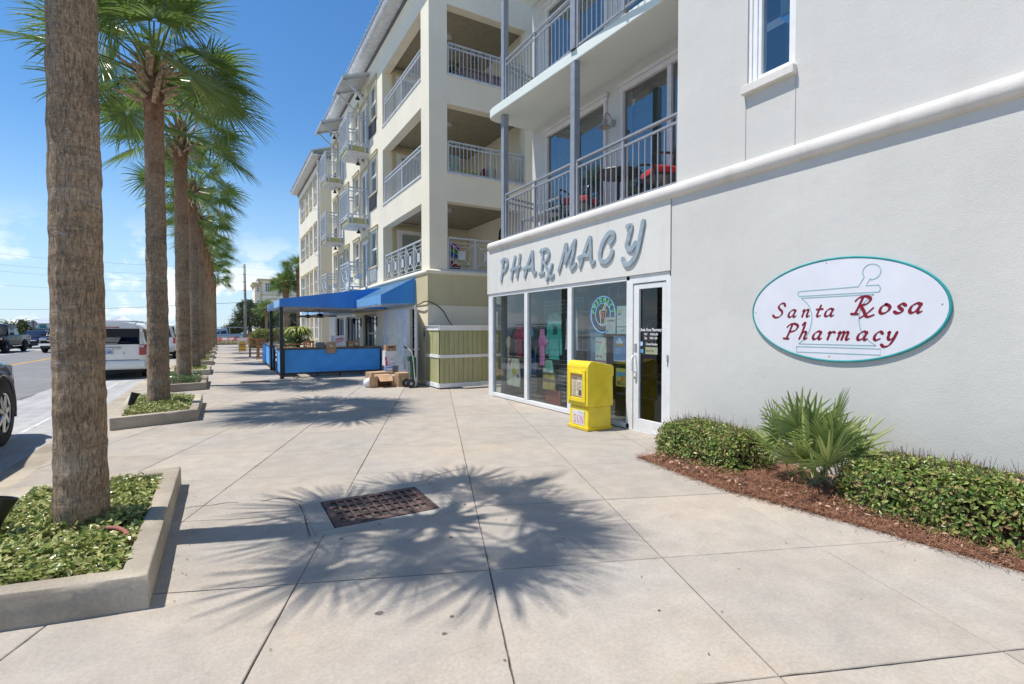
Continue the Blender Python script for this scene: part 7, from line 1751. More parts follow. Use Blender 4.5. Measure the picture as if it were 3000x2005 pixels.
for s_ in (-1, 1):
    mb = MB(); y0 = -2.30; e = .006
    mb.add([(s_ * (W2 * .975 + e), -2.2, 1.07), (s_ * (W2 * .975 + e), -1.1, 1.07), (s_ * (W2 * .835 + e), -1.15, 1.53), (s_ * (W2 * .835 + e), -1.95, 1.53)], [(0, 1, 2, 3)]); mb.add([(s_ * (W2 * .985 + e), -1.0, 1.07), (s_ * (W2 * .985 + e), .6, 1.07), (s_ * (W2 * .85 + e), .3, 1.53), (s_ * (W2 * .845 + e), -1.02, 1.53)], [(0, 1, 2, 3)])
    cpart('side_window', mb, MT['glass_car'], MV)
    mb = MB(); x0 = s_ * .80; x1 = s_ * (W2 * .99 + .025)
    mb.loft([[Vector((x0, -2.555, z0)), Vector((x0 + (x1 - x0) * .7, -2.53, z0)), Vector((x1, -2.40, z0 + .01)), Vector((x1 - s_ * .04, -2.30, z0)), Vector((x0, -2.42, z0))] for z0 in (.74, .80, .95, 1.03, 1.06)]); cpart('tail_light', mb, MT['redlens'], MV, smooth=40)
    mb = MB(); mb.box(min(x0, x0 + s_ * .12), max(x0, x0 + s_ * .12), -2.562, -2.50, .985, 1.035); cpart('reversing_lens', mb, MT['clearlens'], MV)
    wheel(MV, s_ * .86, -1.55, .335, .21, s_); wheel(MV, s_ * .86, 1.5, .335, .21, s_); arch(MV, s_ * W2 * 1.0, -1.55, .40, s_, MT['carwhite'])
    mb = MB(); mb.tube([(s_ * .66, -2.1, 1.72), (s_ * .68, -1.9, 1.765), (s_ * .68, .2, 1.765), (s_ * .66, .4, 1.71)], .018, 6); cpart('roof_rail', mb, MT['rail_grey'], MV, smooth=True)
for y in (-1.85, -.6): mb = MB(); mb.tube([(-.7, y, 1.79), (.7, y, 1.79)], .018, 6); cpart('roof_bar', mb, MT['rail_grey'], MV)
mb = MB(); mb.loft([[Vector((x * 1.0, -2.56 - o_, z)) for x, z in ((-.93, z0), (-.5, z0), (.5, z0), (.93, z0))] + [Vector((.99, -2.30, z0)), Vector((-.99, -2.30, z0))] for z0, o_ in ((.30, -.05), (.34, .0), (.48, .02), (.56, .0), (.57, -.03))]); [None for z in ()] ; cpart('bumper', mb, MT['carwhite'], MV, smooth=50)
mb = MB(); mb.box(-.79, .79, -2.522, -2.51, .585, .60); cpart('tailgate_gap', mb, MT['rubber'], MV)
mb = MB(); mb.tube([(-.36, -2.55, .955), (.36, -2.55, .955)], .026, 8); cpart('chrome_handle', mb, MT['chrome'], MV, smooth=True)
mb = MB(); mb.box(-.17, .17, -2.548, -2.53, .77, .92); o = cpart('licence_plate', mb, plain((.55, .60, .68)), MV)
ob_ = text('lettering', 'C4D', .10, lambda u, v, d: Vector((-.045 + u, -2.5495, .805 + v)) + MV.location, MV, plain((.06, .08, .25)), bold=.003)
mb = MB(); mb.box(-.32, .32, -2.535, -2.50, 1.575, 1.605); cpart('brake_lamp', mb, MT['redlens'], MV)
mb = MB(); mb.tube([(-.12, -2.56, 1.10), (.0, -2.565, 1.135), (.56, -2.56, 1.14)], .014, 6); cpart('wiper', mb, MT['rubber'], MV)
mb = MB(); mb.lathe([(.001, 0), (.022, 0), (.022, .01), (.001, .01)], (.42, -2.545, .80), 12, 'y'); cpart('badge', mb, MT['alloy'], MV)
mb = MB(); mb.box(-.86, .86, -2.4, 2.2, .20, .30); cpart('underbody', mb, MT['rubber'], MV)

def boxcar(name, label, cat, x, y, rz, paint, W, prof, st, glass, wheels, r, group=None, lights=(), extra=None, z=-.03):
    t = car_root(name, label, cat, x, y, rz, z, group)
    cpart('body', body_loft(st, prof), paint, t, smooth=38)
    rings = [[Vector((xx * s_, yy, zz)) for xx, zz, s_ in ((w0, z0, -1), (w1, z1, -1), (w1 * .6, z1 + .05, -1), (w1 * .6, z1 + .05, 1), (w1, z1, 1), (w0, z0, 1))] for yy, w0, z0, w1, z1 in glass['shell']]
    mb = MB(); mb.loft(rings); cpart('cabin', mb, paint, t, smooth=35)
    for q in glass['side']:
        for s_ in (-1, 1): mb = MB(); mb.add([(s_ * a, b, c) for a, b, c in q], [tuple(range(len(q)))]); cpart('side_window', mb, MT['glass_car'], t)
    for nm, q in glass['ends']: mb = MB(); mb.add(q, [(0, 1, 2, 3)]); cpart(nm, mb, MT['glass_car'], t)
    for yy in wheels:
        for s_ in (-1, 1): wheel(t, s_ * (W - .11), yy, r, .24, s_); arch(t, s_ * (W + .001), yy, r + .07, s_, paint)
    for nm, m, b in lights: mb = MB(); mb.box(*b); cpart(nm, mb, m, t, bev=.01)
    if extra: extra(t)
    mb = MB(); mb.box(-W * .85, W * .85, st[0][0] + .3, st[-1][0] - .3, .22, .4); cpart('underbody', mb, MT['rubber'], t)
    return t
W = 1.0
pk_prof = [(W * .86, .45), (W * .98, .52), (W, .80), (W * .985, 1.05), (W * .93, 1.14), (0, 1.16)]
pk_st = [(-2.9, .94, .55, .90), (-2.8, .99, .48, 1), (-.9, 1.0, .45, 1), (1.0, 1.0, .45, 1), (2.2, .99, .45, .97), (2.75, .95, .48, .88), (2.85, .88, .55, .75)]
pk_glass = {'shell': [(-.75, .94, 1.14, .72, 1.20), (-.62, .94, 1.14, .80, 1.80), (.6, .94, 1.14, .80, 1.83), (.95, .94, 1.14, .78, 1.70), (1.45, .93, 1.14, .85, 1.16)],
            'side': [[(.945, -.55, 1.18), (.945, .15, 1.18), (.815, .12, 1.72), (.815, -.50, 1.72)], [(.945, .25, 1.18), (.945, 1.25, 1.18), (.80, .75, 1.72), (.815, .25, 1.74)]],
            'ends': [('windscreen', [(-.85, 1.44, 1.17), (.85, 1.44, 1.17), (.75, .90, 1.76), (-.75, .90, 1.76)]), ('rear_window', [(-.8, -.78, 1.18), (.8, -.78, 1.18), (.72, -.66, 1.74), (-.72, -.66, 1.74)])]}
def pk_extra(t):
    mb = MB(); mb.box(-.86, .86, -2.80, -.85, .95, 1.158); mb2 = MB(); mb2.box(-.90, .90, -2.76, -.80, 1.162, 1.185); cpart('bed_cover', mb2, MT['rubber'], t)
    mb = MB(); mb.box(-.92, .92, 2.84, 2.93, .50, .68); cpart('front_bumper', mb, MT['chrome'], t, bev=.03); mb = MB(); mb.box(-.92, .92, -3.02, -2.9, .50, .66); cpart('rear_bumper', mb, MT['chrome'], t, bev=.03)
    for s_ in (-1, 1): mb = MB(); mb.box(min(s_ * .99, s_ * 1.1), max(s_ * .99, s_ * 1.1), -.6, 1.2, .42, .47); cpart('running_board', mb, MT['chrome'], t); mb = MB(); mb.box(min(s_ * .98, s_ * 1.18), max(s_ * .98, s_ * 1.18), 1.12, 1.26, 1.16, 1.34); cpart('wing_mirror', mb, MT['black'], t, bev=.03)
    for yy in (-.05, .72):
        for s_ in (-1, 1): mb = MB(); mb.box(s_ * 1.0 - .015, s_ * 1.0 + .015, yy, yy + .16, 1.0, 1.03); cpart('door_handle', mb, MT['carblack'], t)
pl = [('headlight', MT['clearlens'], (-.95, -.62, 2.74, 2.88, .86, 1.02)), ('headlight', MT['clearlens'], (.62, .95, 2.74, 2.88, .86, 1.02)), ('indicator', MT['amber'], (-.99, -.90, 2.55, 2.80, .86, 1.0)), ('indicator', MT['amber'], (.90, .99, 2.55, 2.80, .86, 1.0)),
      ('tail_light', MT['redlens'], (-.99, -.88, -2.93, -2.78, .82, 1.08)), ('tail_light', MT['redlens'], (.88, .99, -2.93, -2.78, .82, 1.08)), ('grille', MT['chrome'], (-.58, .58, 2.80, 2.87, .74, 1.02))]
boxcar('parked_pickup', 'black crew cab pickup truck parked across the street at the left edge', 'pickup truck', -13.05, 46.2, PI, MT['carblack'], W, pk_prof, pk_st, pk_glass, (-1.72, 1.78), .40, lights=pl, extra=pk_extra)
def rack(t):
    pk_extra(t)
    mb = MB()
    for y in (-2.7, -.9):
        for s_ in (-.9, .9): mb.beam((s_, y, 1.15), (s_, y, 1.98), .05, .05)
        mb.beam((-.9, y, 1.98), (.9, y, 1.98), .05, .05)
    for s_ in (-.9, .9): mb.beam((s_, -2.8, 2.02), (s_, 1.9, 2.02), .05, .06)
    cpart('ladder_rack', mb, MT['rail_light'], t)
boxcar('passing_pickup', 'silver crew cab pickup truck with a ladder rack crossing behind the flower bed', 'pickup truck', -.05, 76, R(90), MT['carsilver'], W, pk_prof, pk_st, pk_glass, (-1.72, 1.78), .40, lights=pl, extra=rack, z=-.25)
sv_prof = [(W * .84, .34), (W * .97, .44), (W, .72), (W * .985, .98), (W * .93, 1.08), (0, 1.12)]
sv_st = [(-2.45, .94, .42, .92), (-2.35, .99, .36, 1), (-.9, 1.0, .34, 1), (1.0, 1.0, .34, 1), (2.1, .99, .34, .96), (2.5, .94, .38, .86), (2.6, .86, .44, .72)]
sv_glass = {'shell': [(-2.4, .92, 1.06, .60, 1.10), (-2.25, .94, 1.08, .76, 1.72), (.6, .94, 1.10, .78, 1.80), (.9, .94, 1.10, .76, 1.70), (1.5, .92, 1.10, .84, 1.12)],
            'side': [[(.945, -2.1, 1.14), (.945, -.95, 1.14), (.80, -.95, 1.70), (.79, -2.0, 1.68)], [(.948, -.85, 1.14), (.948, .15, 1.14), (.81, .12, 1.72), (.81, -.85, 1.72)], [(.948, .25, 1.14), (.948, 1.3, 1.14), (.79, .78, 1.70), (.81, .25, 1.72)]],
            'ends': [('windscreen', [(-.83, 1.49, 1.15), (.83, 1.49, 1.15), (.73, .90, 1.74), (-.73, .90, 1.74)]), ('rear_window', [(-.8, -2.42, 1.14), (.8, -2.42, 1.14), (.68, -2.29, 1.66), (-.68, -2.29, 1.66)])]}
sl_ = [('headlight', MT['clearlens'], (-.93, -.58, 2.42, 2.62, .80, .95)), ('headlight', MT['clearlens'], (.58, .93, 2.42, 2.62, .80, .95)), ('indicator', MT['amber'], (-.96, -.86, 2.40, 2.58, .68, .79)), ('indicator', MT['amber'], (.86, .96, 2.40, 2.58, .68, .79)), ('grille', MT['black'], (-.55, .55, 2.55, 2.625, .66, .96)),
       ('grille_bar', MT['chrome'], (-.92, .92, 2.56, 2.645, .955, .985)), ('grille_bar', MT['chrome'], (-.56, .56, 2.56, 2.64, .77, .84)), ('front_bumper', MT['chrome'], (-.96, .96, 2.52, 2.70, .46, .62)), ('valance', MT['black'], (-.9, .9, 2.45, 2.62, .30, .455)), ('tail_light', MT['redlens'], (-.97, -.86, -2.48, -2.3, .8, 1.1)), ('tail_light', MT['redlens'], (.86, .97, -2.48, -2.3, .8, 1.1)), ('rear_bumper', MT['chrome'], (-.95, .95, -2.58, -2.42, .42, .6)),
       ('wing_mirror', MT['black'], (-1.16, -.96, 1.15, 1.28, 1.10, 1.26)), ('wing_mirror', MT['black'], (.96, 1.16, 1.15, 1.28, 1.10, 1.26))]
boxcar('oncoming_suv', 'black sport utility vehicle with chrome grille in the far lane behind the first trunk', 'suv', -9.32, 46.0, PI, MT['carblack'], W, sv_prof, sv_st, sv_glass, (-1.45, 1.6), .39, lights=sl_)
boxcar('parked_suv', 'white sport utility vehicle parked at the kerb beyond the white minivan', 'suv', -3.06, 33.6, 0, MT['carwhite'], W, sv_prof, sv_st, sv_glass, (-1.45, 1.6), .39, lights=sl_)
sd_prof = [(.80, .22), (.88, .30), (.91, .52), (.89, .74), (.84, .82), (0, .86)]
sd_st = [(-2.3, .90, .36, .85), (-2.15, .98, .26, 1), (0, 1.0, .22, 1), (1.6, .99, .22, .97), (2.1, .94, .25, .84), (2.28, .82, .30, .66)]
sd_glass = {'shell': [(-1.9, .80, .82, .6, .85), (-1.1, .84, .82, .64, 1.36), (.1, .84, .82, .66, 1.40), (.35, .84, .82, .64, 1.34), (1.15, .82, .82, .74, .85)],
            'side': [[(.845, -1.3, .87), (.845, -.25, .87), (.675, -.25, 1.31), (.665, -.95, 1.29)], [(.848, -.15, .87), (.848, .9, .87), (.67, .25, 1.30), (.675, -.15, 1.32)]],
            'ends': [('windscreen', [(-.73, 1.13, .88), (.73, 1.13, .88), (.60, .36, 1.37), (-.60, .36, 1.37)]), ('rear_window', [(-.7, -1.88, .88), (.7, -1.88, .88), (.58, -1.14, 1.37), (-.58, -1.14, 1.37)])]}
dl = [('headlight', MT['clearlens'], (-.84, -.52, 2.10, 2.26, .58, .70)), ('headlight', MT['clearlens'], (.52, .84, 2.10, 2.26, .58, .70)), ('grille_bar', MT['chrome'], (-.5, .5, 2.22, 2.30, .60, .68)), ('lower_grille', MT['black'], (-.6, .6, 2.2, 2.30, .30, .46)), ('tail_light', MT['redlens'], (-.84, -.5, -2.3, -2.16, .6, .75)), ('tail_light', MT['redlens'], (.5, .84, -2.3, -2.16, .6, .75))]
boxcar('parked_sedan', 'dark blue sedan between the black pickup and the black oncoming vehicle', 'car', -13.3, 55.8, PI, MT['carblue'], .91, sd_prof, sd_st, sd_glass, (-1.35, 1.35), .32, lights=dl, z=-.03)
# near dark SUV at the left edge: finer front corner
NV = car_root('near_suv', 'glossy dark navy vehicle at the left edge, only its front corner in view', 'suv', -3.50, 7.48, 0)
NV.scale = (1.05, 1.03, 1.19)
W3 = .94
nprof = [(W3 * .82, .26), (W3 * .95, .32), (W3 * .995, .50), (W3, .70), (W3 * .975, .86), (W3 * .90, .96), (W3 * .72, 1.01), (0, 1.05)]
nst = [(-2.35, .86, .40, .86), (-2.25, .94, .32, .96), (-1.2, 1.0, .26, 1), (.4, 1.0, .26, 1), (1.2, 1.005, .26, .995), (1.75, 1.0, .26, .97), (2.05, .975, .27, .925), (2.25, .93, .28, .86), (2.40, .85, .31, .76), (2.47, .70, .36, .62), (2.49, .45, .40, .50)]
cpart('body', body_loft(nst, nprof), MT['carnavy'], NV, smooth=45).modifiers.new('subdivision', 'SUBSURF').render_levels = 2
rings = [[Vector((xx * s_, yy, zz)) for xx, zz, s_ in ((w0, z0, -1), (w1, z1, -1), (w1 * .6, z1 + .05, -1), (w1 * .6, z1 + .05, 1), (w1, z1, 1), (w0, z0, 1))] for yy, w0, z0, w1, z1 in ((-2.2, .86, .96, .58, 1.0), (-1.95, .88, .98, .70, 1.58), (.2, .90, 1.0, .74, 1.66), (.5, .90, 1.0, .72, 1.58), (1.3, .86, .99, .78, 1.02))]
mb = MB(); mb.loft(rings); cpart('cabin', mb, MT['carnavy'], NV, smooth=35)
for s_ in (-1, 1):
    mb = MB(); mb.add([(s_ * .905, -1.8, 1.03), (s_ * .905, -.6, 1.03), (s_ * .75, -.6, 1.55), (s_ * .74, -1.7, 1.53)], [(0, 1, 2, 3)]); mb.add([(s_ * .907, -.5, 1.03), (s_ * .907, 1.0, 1.03), (s_ * .745, .45, 1.54), (s_ * .755, -.5, 1.56)], [(0, 1, 2, 3)]); cpart('side_window', mb, MT['glass_car'], NV)
    wheel(NV, s_ * (W3 - .085), 1.50, .365, .23, s_, spokes=7); wheel(NV, s_ * (W3 - .085), -1.3, .365, .23, s_, spokes=7)
    for yy in (1.50, -1.3): arch(NV, s_ * (W3 * 1.0), yy, .435, s_, MT['carnavy'])
    mb = MB(); mb.loft([[Vector((s_ * .62, 2.42, z)), Vector((s_ * .80, 2.30, z)), Vector((s_ * .90, 2.10, z + .02)), Vector((s_ * .93, 1.92, z + .05)), Vector((s_ * .86, 1.95, z + .06)), Vector((s_ * .6, 2.3, z + .01))] for z in (.70, .76, .82)]); cpart('headlight', mb, MT['clearlens'], NV, smooth=40)
    mb = MB(); mb.lathe([(.001, .035), (.05, .03), (.065, .0), (.065, -.05)], (s_ * .72, 2.36, .45), 18, 'y'); cpart('fog_lamp', mb, MT['clearlens'], NV, smooth=40)
mb = MB(); mb.add([(-.80, 1.28, 1.03), (.80, 1.28, 1.03), (.68, .53, 1.60), (-.68, .53, 1.60)], [(0, 1, 2, 3)]); cpart('windscreen', mb, MT['glass_car'], NV)
mb = MB(); mb.box(-.45, .45, 2.44, 2.52, .50, .72); cpart('grille', mb, MT['chrome'], NV, bev=.02)
mb = MB(); mb.box(-.8, .8, -2.1, 2.2, .2, .32); cpart('underbody', mb, MT['rubber'], NV)

# ================================================================== BACKGROUND
def tree(label, x, y, h, rx, ry, zc, rz, nclump, leaf, seed, m='tree', name='bushy_tree', trunks=2, group='trees at the end of the street'):
    t = thing(name, label, 'tree', (x, y, 0), group=group); r = random.Random(seed); mb = MB(); cl = []
    for _ in range(nclump):
        while True:
            d = Vector((r.uniform(-1, 1), r.uniform(-1, 1), r.uniform(-1, 1)))
            if .25 < d.length < 1: break
        d *= 1 + .25 * noise.noise(d * 2 + Vector((seed, 0, 0)))
        c = Vector((x + d.x * rx, y + d.y * ry, zc + d.z * rz)); cl.append(c); s_ = r.uniform(.14, .26) * min(rx, rz)
        leafbatch(mb, [(c + Vector((r.gauss(0, s_), r.gauss(0, s_), r.gauss(0, s_ * .8))), (r.gauss(0, 1), r.gauss(0, 1), .8)) for _ in range(34)], leaf, r)
    tag(mk('crown', mb, MT[m], t, norm=False), kind='stuff')
    mb = MB()
    for k in range(trunks):
        b = Vector((x + r.gauss(0, rx * .25), y + r.gauss(0, ry * .2), -.1)); f = Vector((x + r.gauss(0, rx * .3), y, zc - rz * .2)); mb.tube(cr([b, (b + f) / 2 + Vector((r.gauss(0, .2), 0, 0)), f], 4), [.16 * h / 5 * (1 - .5 * q / 8) for q in range(9)], 7)
        for q in range(5): c = r.choice(cl); mb.tube([f - Vector((0, 0, rz * .2)), (f + c) / 2 + Vector((0, 0, .2)), c], [.07, .045, .02], 5)
    mk('trunk', mb, MT['twig'], t); return t
tree('dark rounded evergreen tree beside the utility pole', 3.0, 82, 5, 1.75, 1.6, 3.1, 1.5, 150, .22, 1)
tree('lighter low shrubby tree left of the utility pole', 1.7, 80, 3, 1.2, 1.0, 1.7, 1.0, 70, .2, 2)
tree('tall tufted tree behind the utility pole', 3.6, 90, 6, 1.6, 1.3, 5.2, .9, 70, .26, 3)
tree('dark bushy tree in front of the beige house', 5.4, 78, 5, 1.9, 1.5, 2.9, 1.6, 150, .22, 4)
tree('pale shaggy tree below the arch of the beige house', 6.6, 84, 5, 1.6, 1.5, 4.3, 1.1, 90, .26, 5, 'palmetto')
tree('bushy tree filling the gap right of the dark canopy post', 8.2, 76, 5, 2.0, 1.5, 2.6, 1.7, 140, .22, 6)
tree('small far bush right of the silver pickup truck', .9, 86, 2.5, .9, .8, 1.4, .8, 45, .2, 8, 'palmetto')
for k, (x, y, rx) in enumerate(((-27.5, 95, 2.6), (-31, 97, 3.0), (-24.6, 96, 1.2))): tree(('dark bush mass at the far left beyond the black pickup', 'large bush at the far left edge of the beach', 'small bush left of the white roofed pavilion')[k], x, y, 3, rx, 1.6, 1.5, 1.2 + .2 * (k < 2), 90, .25, 20 + k)
# shared fronds make the three palms behind the wing
palm(20, 4.95, 50, 5.1, .16, .15, 70, 'far cabbage palm left of its two neighbours, before the beige house', 34, 30, .82, (30, 14), 'palms beyond the apartment wing')
palm(21, 5.35, 51.5, 5.4, .16, .15, 71, 'middle far cabbage palm with a dark boot collar before the beige house', 34, 30, .82, (30, 14), 'palms beyond the apartment wing')
palm(22, 6.05, 49.5, 6.5, .17, .16, 72, 'tallest far cabbage palm beside the end of the apartment wing', 34, 30, .9, (30, 14), 'palms beyond the apartment wing')
palm(23, 4.25, 62, 3.2, .15, .14, 73, 'low palm in the shade behind the patio canopy posts', 26, 20, .8, (24, 14), 'palms beyond the apartment wing')
shrub_hedge('tall clipped hedge at the end of the patio behind the bar stools', 1.87, 5.4, 44.5, 46.2, 1.52, 15000, .085, 31, n6=False, name='tall_hedge')
# flower bed
mb = MB(); r = random.Random(6); cols = ((.55, .04, .05), (.62, .12, .12), (.68, .66, .60), (.60, .25, .22))
base = MB(); base.box(-.55, 3.1, 56.6, 61, -.1, .06); fb_ = tag(mk('flower_border', base, MT['mulch']), kind='structure')
for k, c in enumerate(cols):
    mb = MB(); pts = []
    for _ in range(900):
        x, y = r.uniform(-.45, 2.9), 57.4 + abs(r.gauss(0, 1.0))
        n_ = noise.noise(Vector((x * 2.2, y * .8, 3.0))); sel = 2 if n_ > .12 else 0 if n_ < -.08 else (1, 3)[r.random() < .5]
        if (sel == k) or r.random() < .06: pts.append(((x, y, .34 + .22 * min(1, (y - 57.2) / 1.0) + r.gauss(0, .05)), (0, -.6, 1)))
    leafbatch(mb, pts, .10, r, n6=True); tag(mk('bedding_flowers', mb, plain(c, .8), norm=False), ('red', 'coral', 'white', 'pink')[k] + ' bedding flowers in the border at the end of the pavement', 'flowers', kind='stuff')
mb = MB(); leafbatch(mb, [((r.uniform(-.5, 3), 57.2 + abs(r.gauss(0, 1.1)), r.uniform(.08, .36)), (0, -.5, 1)) for _ in range(1500)], .10, r); tag(mk('bedding_leaves', mb, MT['cover'], norm=False), 'green leaves of the bedding plants at the end of the pavement', 'plants', kind='stuff')
# utility pole and wires
UP = thing('utility_pole', 'weathered wooden utility pole beyond the end of the pavement', 'utility pole', (2.66, 75, 0))
mb = MB(); mb.tube([(2.62, 75, -.2), (2.67, 75, 4), (2.64, 75, 10.1)], [.20, .18, .13], 14); mk('shaft', mb, MT['pole'], UP, smooth=True)
mb = MB()
for z in (9.67, 8.72, 7.75, 6.6, 5.05): mb.lathe([(.001, 0), (.05, 0), (.05, .12), (.001, .12)], (2.5, 74.85, z - .06), 8)
mk('insulators', mb, MT['rubber'], UP)
def wire(z0, e, ez, ey, label, rr=.008):
    pts = [Vector((2.5, 74.85, z0)).lerp(Vector((e, ey, ez)), q / 12) - Vector((0, 0, .5 * math.sin(PI * q / 12))) for q in range(13)]
    pts2 = [Vector((2.5, 74.85, z0)).lerp(Vector((26, 75, z0)), q / 8) - Vector((0, 0, .4 * math.sin(PI * q / 8))) for q in range(9)]
    mb = MB(); mb.tube(list(reversed(pts2)) + pts[1:], rr, 4); tag(mk('overhead_wire', mb, MT['rubber']), label, 'wire', 'overhead wires on the utility pole')
wire(9.67, -24, 9.9, 75, 'topmost thin overhead wire on the utility pole'); wire(8.72, -24, 8.7, 75, 'second thin overhead wire from the top of the utility pole'); wire(7.75, -24, 8.1, 76, 'third thin overhead wire from the top of the utility pole'); wire(6.6, -24, 6.5, 75, 'fourth thin overhead wire, above the thick one'); wire(5.05, -46, 5.9, 150, 'thick low overhead wire crossing behind the palm trunks', .024)
# beige house
BH = thing('beige_house', 'large beige stucco house with pale hip roof behind the far palms', 'house', (10, 100, 0)); cr_ = MT['cream']
def hwall(us, vs, holes, Y, X0, d=.3):
    mb = MB(); mb.wall(us, vs, lambda u, v: not any(a < u < b and c < v < e for a, b, c, e in holes), lambda u, v, dd: Vector((u, Y + dd, v)), d); return mb
holes = [(6.70, 7.65, 8.2, 9.7), (11.2, 12.2, 8.2, 9.7), (6.4, 9.6, 3.0, 6.4)]
mk('front_wall', hwall(sorted({5.95, 18, *[a for h in holes for a in h[:2]]}), sorted({0, 10.15, *[a for h in holes for a in h[2:]]}), holes, 99, 0), cr_, BH)
mb = MB(); mb.box(5.95, 18, 99.3, 110, 0, 10.15); mk('body', mb, cr_, BH)
h2 = [(5.38, 5.76, 8.2, 9.2), (5.38, 5.76, 5.4, 6.6)]
mk('bay_wall', hwall(sorted({5.05, 5.948, 5.38, 5.76}), sorted({0, 9.3, 8.2, 9.2, 5.4, 6.6}), h2, 99.4, 0), cr_, BH); mb = MB(); mb.box(5.05, 5.948, 99.71, 109, 0, 9.3); mk('bay_body', mb, cr_, BH)
for a, b, c, e, Y in [(*h, 99) for h in holes] + [(*h, 99.4) for h in h2]:
    mb = MB(); mb.box(a, b, Y + .15, Y + .17, c, e); o = mk('window', mb, plain((.14, .17, .19), .25), BH)
    mb = MB(); n_ = 3 if b - a > .6 else 2
    for i in range(n_ + 1): x = a + (b - a) * i / n_; mb.box(x - .03, x + .03, Y + .08, Y + .149, c, e)
    for i in range(4): z = c + (e - c) * i / 3; mb.box(a, b, Y + .07, Y + .149, z - .03, z + .03)
    mk('muntins', mb, MT['white'], o)
mb = MB(); mb.tube([(8.0 + 1.9 * math.cos(a), 98.98, 5.3 + 1.6 * math.sin(a)) for a in [PI * k / 18 for k in range(19)]], .14, 6); mk('arch_moulding', mb, MT['trim_tan'], BH)
mb = MB(); mb.box(5.9, 18, 98.9, 99.0, 7.5, 7.65); mb.box(5.95, 6.15, 98.9, 99.0, 0, 9.8); mk('string_course', mb, MT['trim_tan'], BH)
mb = MB()
for q in range(6): f_ = q / 5; mb.box(5.05 - .35 * f_ ** 2, 5.95, 99.3 - .3 * f_ ** 2, 108, 9.0 + .12 * q, 9.121 + .12 * q)
mb.box(5.5, 18.3, 98.5, 99, 10.1, 10.35); mk('cornice', mb, MT['trim_tan'], BH)
mb = MB(); mb.add([(4.65, 98.9, 9.73), (6, 98.9, 9.73), (6, 108, 9.73), (4.65, 108, 9.73), (5.9, 100.5, 10.1), (5.9, 107, 10.1)], [(0, 1, 4), (1, 2, 5, 4), (2, 3, 5), (3, 0, 4, 5), (0, 3, 2, 1)]); mb.add([(5.4, 98.3, 10.36), (19, 98.3, 10.36), (19, 111, 10.36), (5.4, 111, 10.36), (10, 104, 12.0), (16, 104, 12.0)], [(0, 1, 5, 4), (1, 2, 5), (2, 3, 4, 5), (3, 0, 4), (3, 2, 1, 0)]); mk('roof', mb, plain((.62, .60, .56), .5), BH)
# beach pavilion, gazebo, signs
PV = thing('beach_pavilion', 'white beach pavilion with teal shutters and a white metal hip roof at the far left', 'pavilion', (-25.5, 110, 0)); x0, x1 = -28.4, -22.4
mb = MB(); mb.box(-27.8, -22.8, 110, 114, 0, 2.5); mk('walls', mb, plain((.52, .54, .55)), PV)
for x in (-27.3, -25.85, -24.4): mb = MB(); mb.box(x, x + .75, 109.95, 109.998, 1.72, 2.32); o = mk('shutter', mb, plain((.02, .15, .25)), PV); mb = MB(); mb.box(x - .1, x - .001, 109.93, 109.999, 1.6, 2.4); mb.box(x + .751, x + .85, 109.93, 109.999, 1.6, 2.4); mk('frame', mb, plain((.10, .38, .38)), o)
mb = MB(); mb.box(-27.9, -22.7, 109.6, 109.7, 1.35, 1.55); mk('deck_rail', mb, plain((.08, .11, .13)), PV); mb = MB(); mb.box(-28.2, -22.4, 109.5, 109.59, .0, 1.34); mk('deck_skirt', mb, MT['white'], PV)
mb = MB(); mb.add([(x0, 109, 2.5), (x1, 109, 2.5), (x1, 115, 2.5), (x0, 115, 2.5), (-26.6, 112, 3.30), (-24.2, 112, 3.30)], [(0, 1, 5, 4), (1, 2, 5), (2, 3, 4, 5), (3, 0, 4), (3, 2, 1, 0)]); o = mk('roof', mb, MT['metal_roof'], PV)
mb = MB()
for k in range(13): a = Vector((x0 + .2 + k * .46, 109, 2.52)); b = Vector((max(-26.6, min(-24.2, a.x + .9 * (1 if a.x < -26.6 else 0) - .9 * (1 if a.x > -24.2 else 0))), 111.9, 3.3)); mb.beam(a, b, .05, .05)
mk('standing_seam', mb, MT['white'], o)
GZ = thing('gazebo', 'small open gazebo with a pyramid white metal roof beyond the minivan', 'gazebo', (-13.6, 100, 0))
mb = MB(); mb.add([(-15.5, 98.2, 2.72), (-11.9, 98.2, 2.72), (-11.9, 101.8, 2.72), (-15.5, 101.8, 2.72), (-13.7, 100, 3.68)], [(0, 1, 4), (1, 2, 4), (2, 3, 4), (3, 0, 4), (3, 2, 1, 0)]); o = mk('roof', mb, MT['metal_roof'], GZ); mb = MB()
for k in range(9): x = -15.4 + k * .43; mb.beam((x, 98.22, 2.74), (-13.7 + (x + 13.7) * .12, 99.8, 3.6), .05, .05)
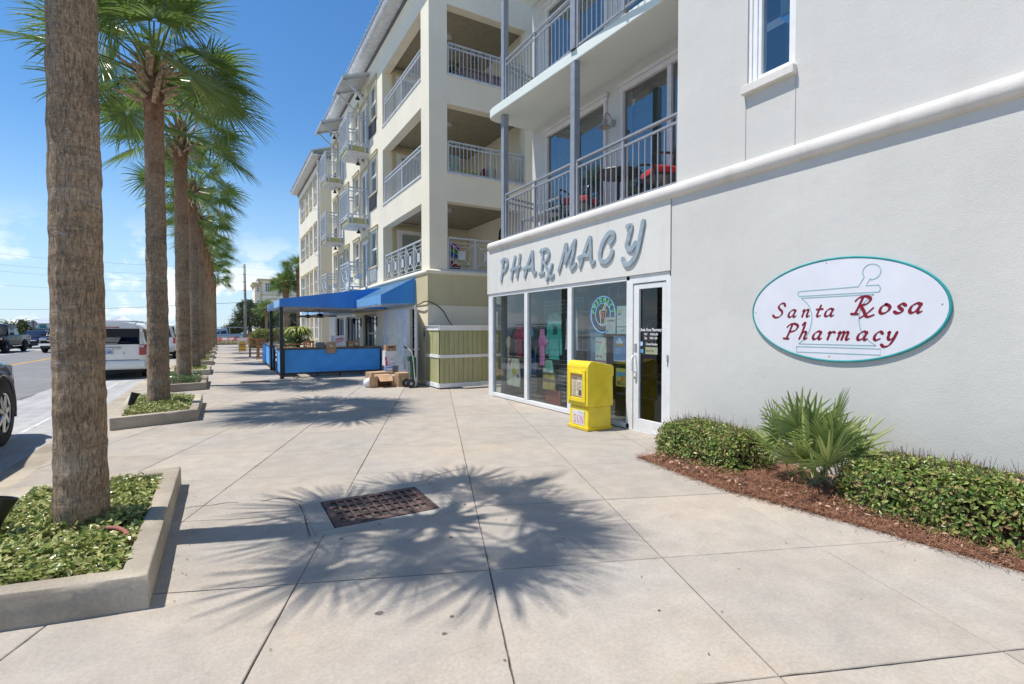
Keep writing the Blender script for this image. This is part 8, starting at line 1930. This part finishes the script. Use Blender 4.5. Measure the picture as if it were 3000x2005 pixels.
mk('standing_seam', mb, MT['white'], o)
for x in (-15.1, -12.3):
    for y in (98.6, 101.4): mb = MB(); mb.box(x, x + .15, y, y + .15, 0, 2.72); mk('post', mb, MT['white'], GZ)
SS = thing('stop_sign', 'back of an octagonal stop sign on a post before the white pavilion', 'sign', (-14.55, 60, 0))
mb = MB(); mb.prism([(-14.55 + .31 * math.cos(R(22.5 + 45 * k)), 1.98 + .31 * math.sin(R(22.5 + 45 * k))) for k in range(8)], 60, 60.01, lambda u, v, d: Vector((u, d, v))); mk('plate', mb, plain((.28, .29, .30), .4), SS); mb = MB(); mb.box(-14.58, -14.52, 59.95, 59.998, 0, 2.32); mk('post', mb, plain((.08, .09, .09)), SS)
BS = thing('brown_street_sign', 'brown street board with a pale line of lettering above the silver pickup truck', 'sign', (1.37, 80, 0))
mb = MB(); mb.box(.98, 1.76, 80, 80.05, 1.93, 2.36); mk('board', mb, plain((.10, .03, .025)), BS); mb = MB(); mb.box(1.08, 1.66, 79.985, 79.999, 2.17, 2.19); mb.box(1.2, 1.56, 79.985, 79.999, 1.99, 2.02); mk('print', mb, plain((.55, .52, .5)), BS); mb = MB(); mb.box(1.1, 1.16, 80.01, 80.06, 0, 1.93); mb.box(1.58, 1.64, 80.01, 80.06, 0, 1.93); mk('post', mb, plain((.10, .05, .04)), BS)

# ---------------------------------------------------------------- small litter blown about the pavement
mb = MB(); r = random.Random(77)
leafbatch(mb, [((r.uniform(-.2, 4.1), r.uniform(1.2, 9.5), .006), (0, 0, 3)) for _ in range(70)] + [((edge_x(y) - abs(r.gauss(0, .12)), y, .006), (0, 0, 3)) for y in [r.uniform(.5, 4.2) for _ in range(50)]] + [((r.uniform(-.35, -.2), r.uniform(3.2, 5.8), .006), (0, 0, 3)) for _ in range(30)], .016, r, n6=False)
tag(mk('leaf_litter', mb, leaf_mat('dry litter', [(.12, .07, .04), (.25, .17, .1), (.38, .3, .2)], .9, .05), norm=False), 'tiny dry leaf scraps scattered over the pavement', 'litter', kind='stuff')
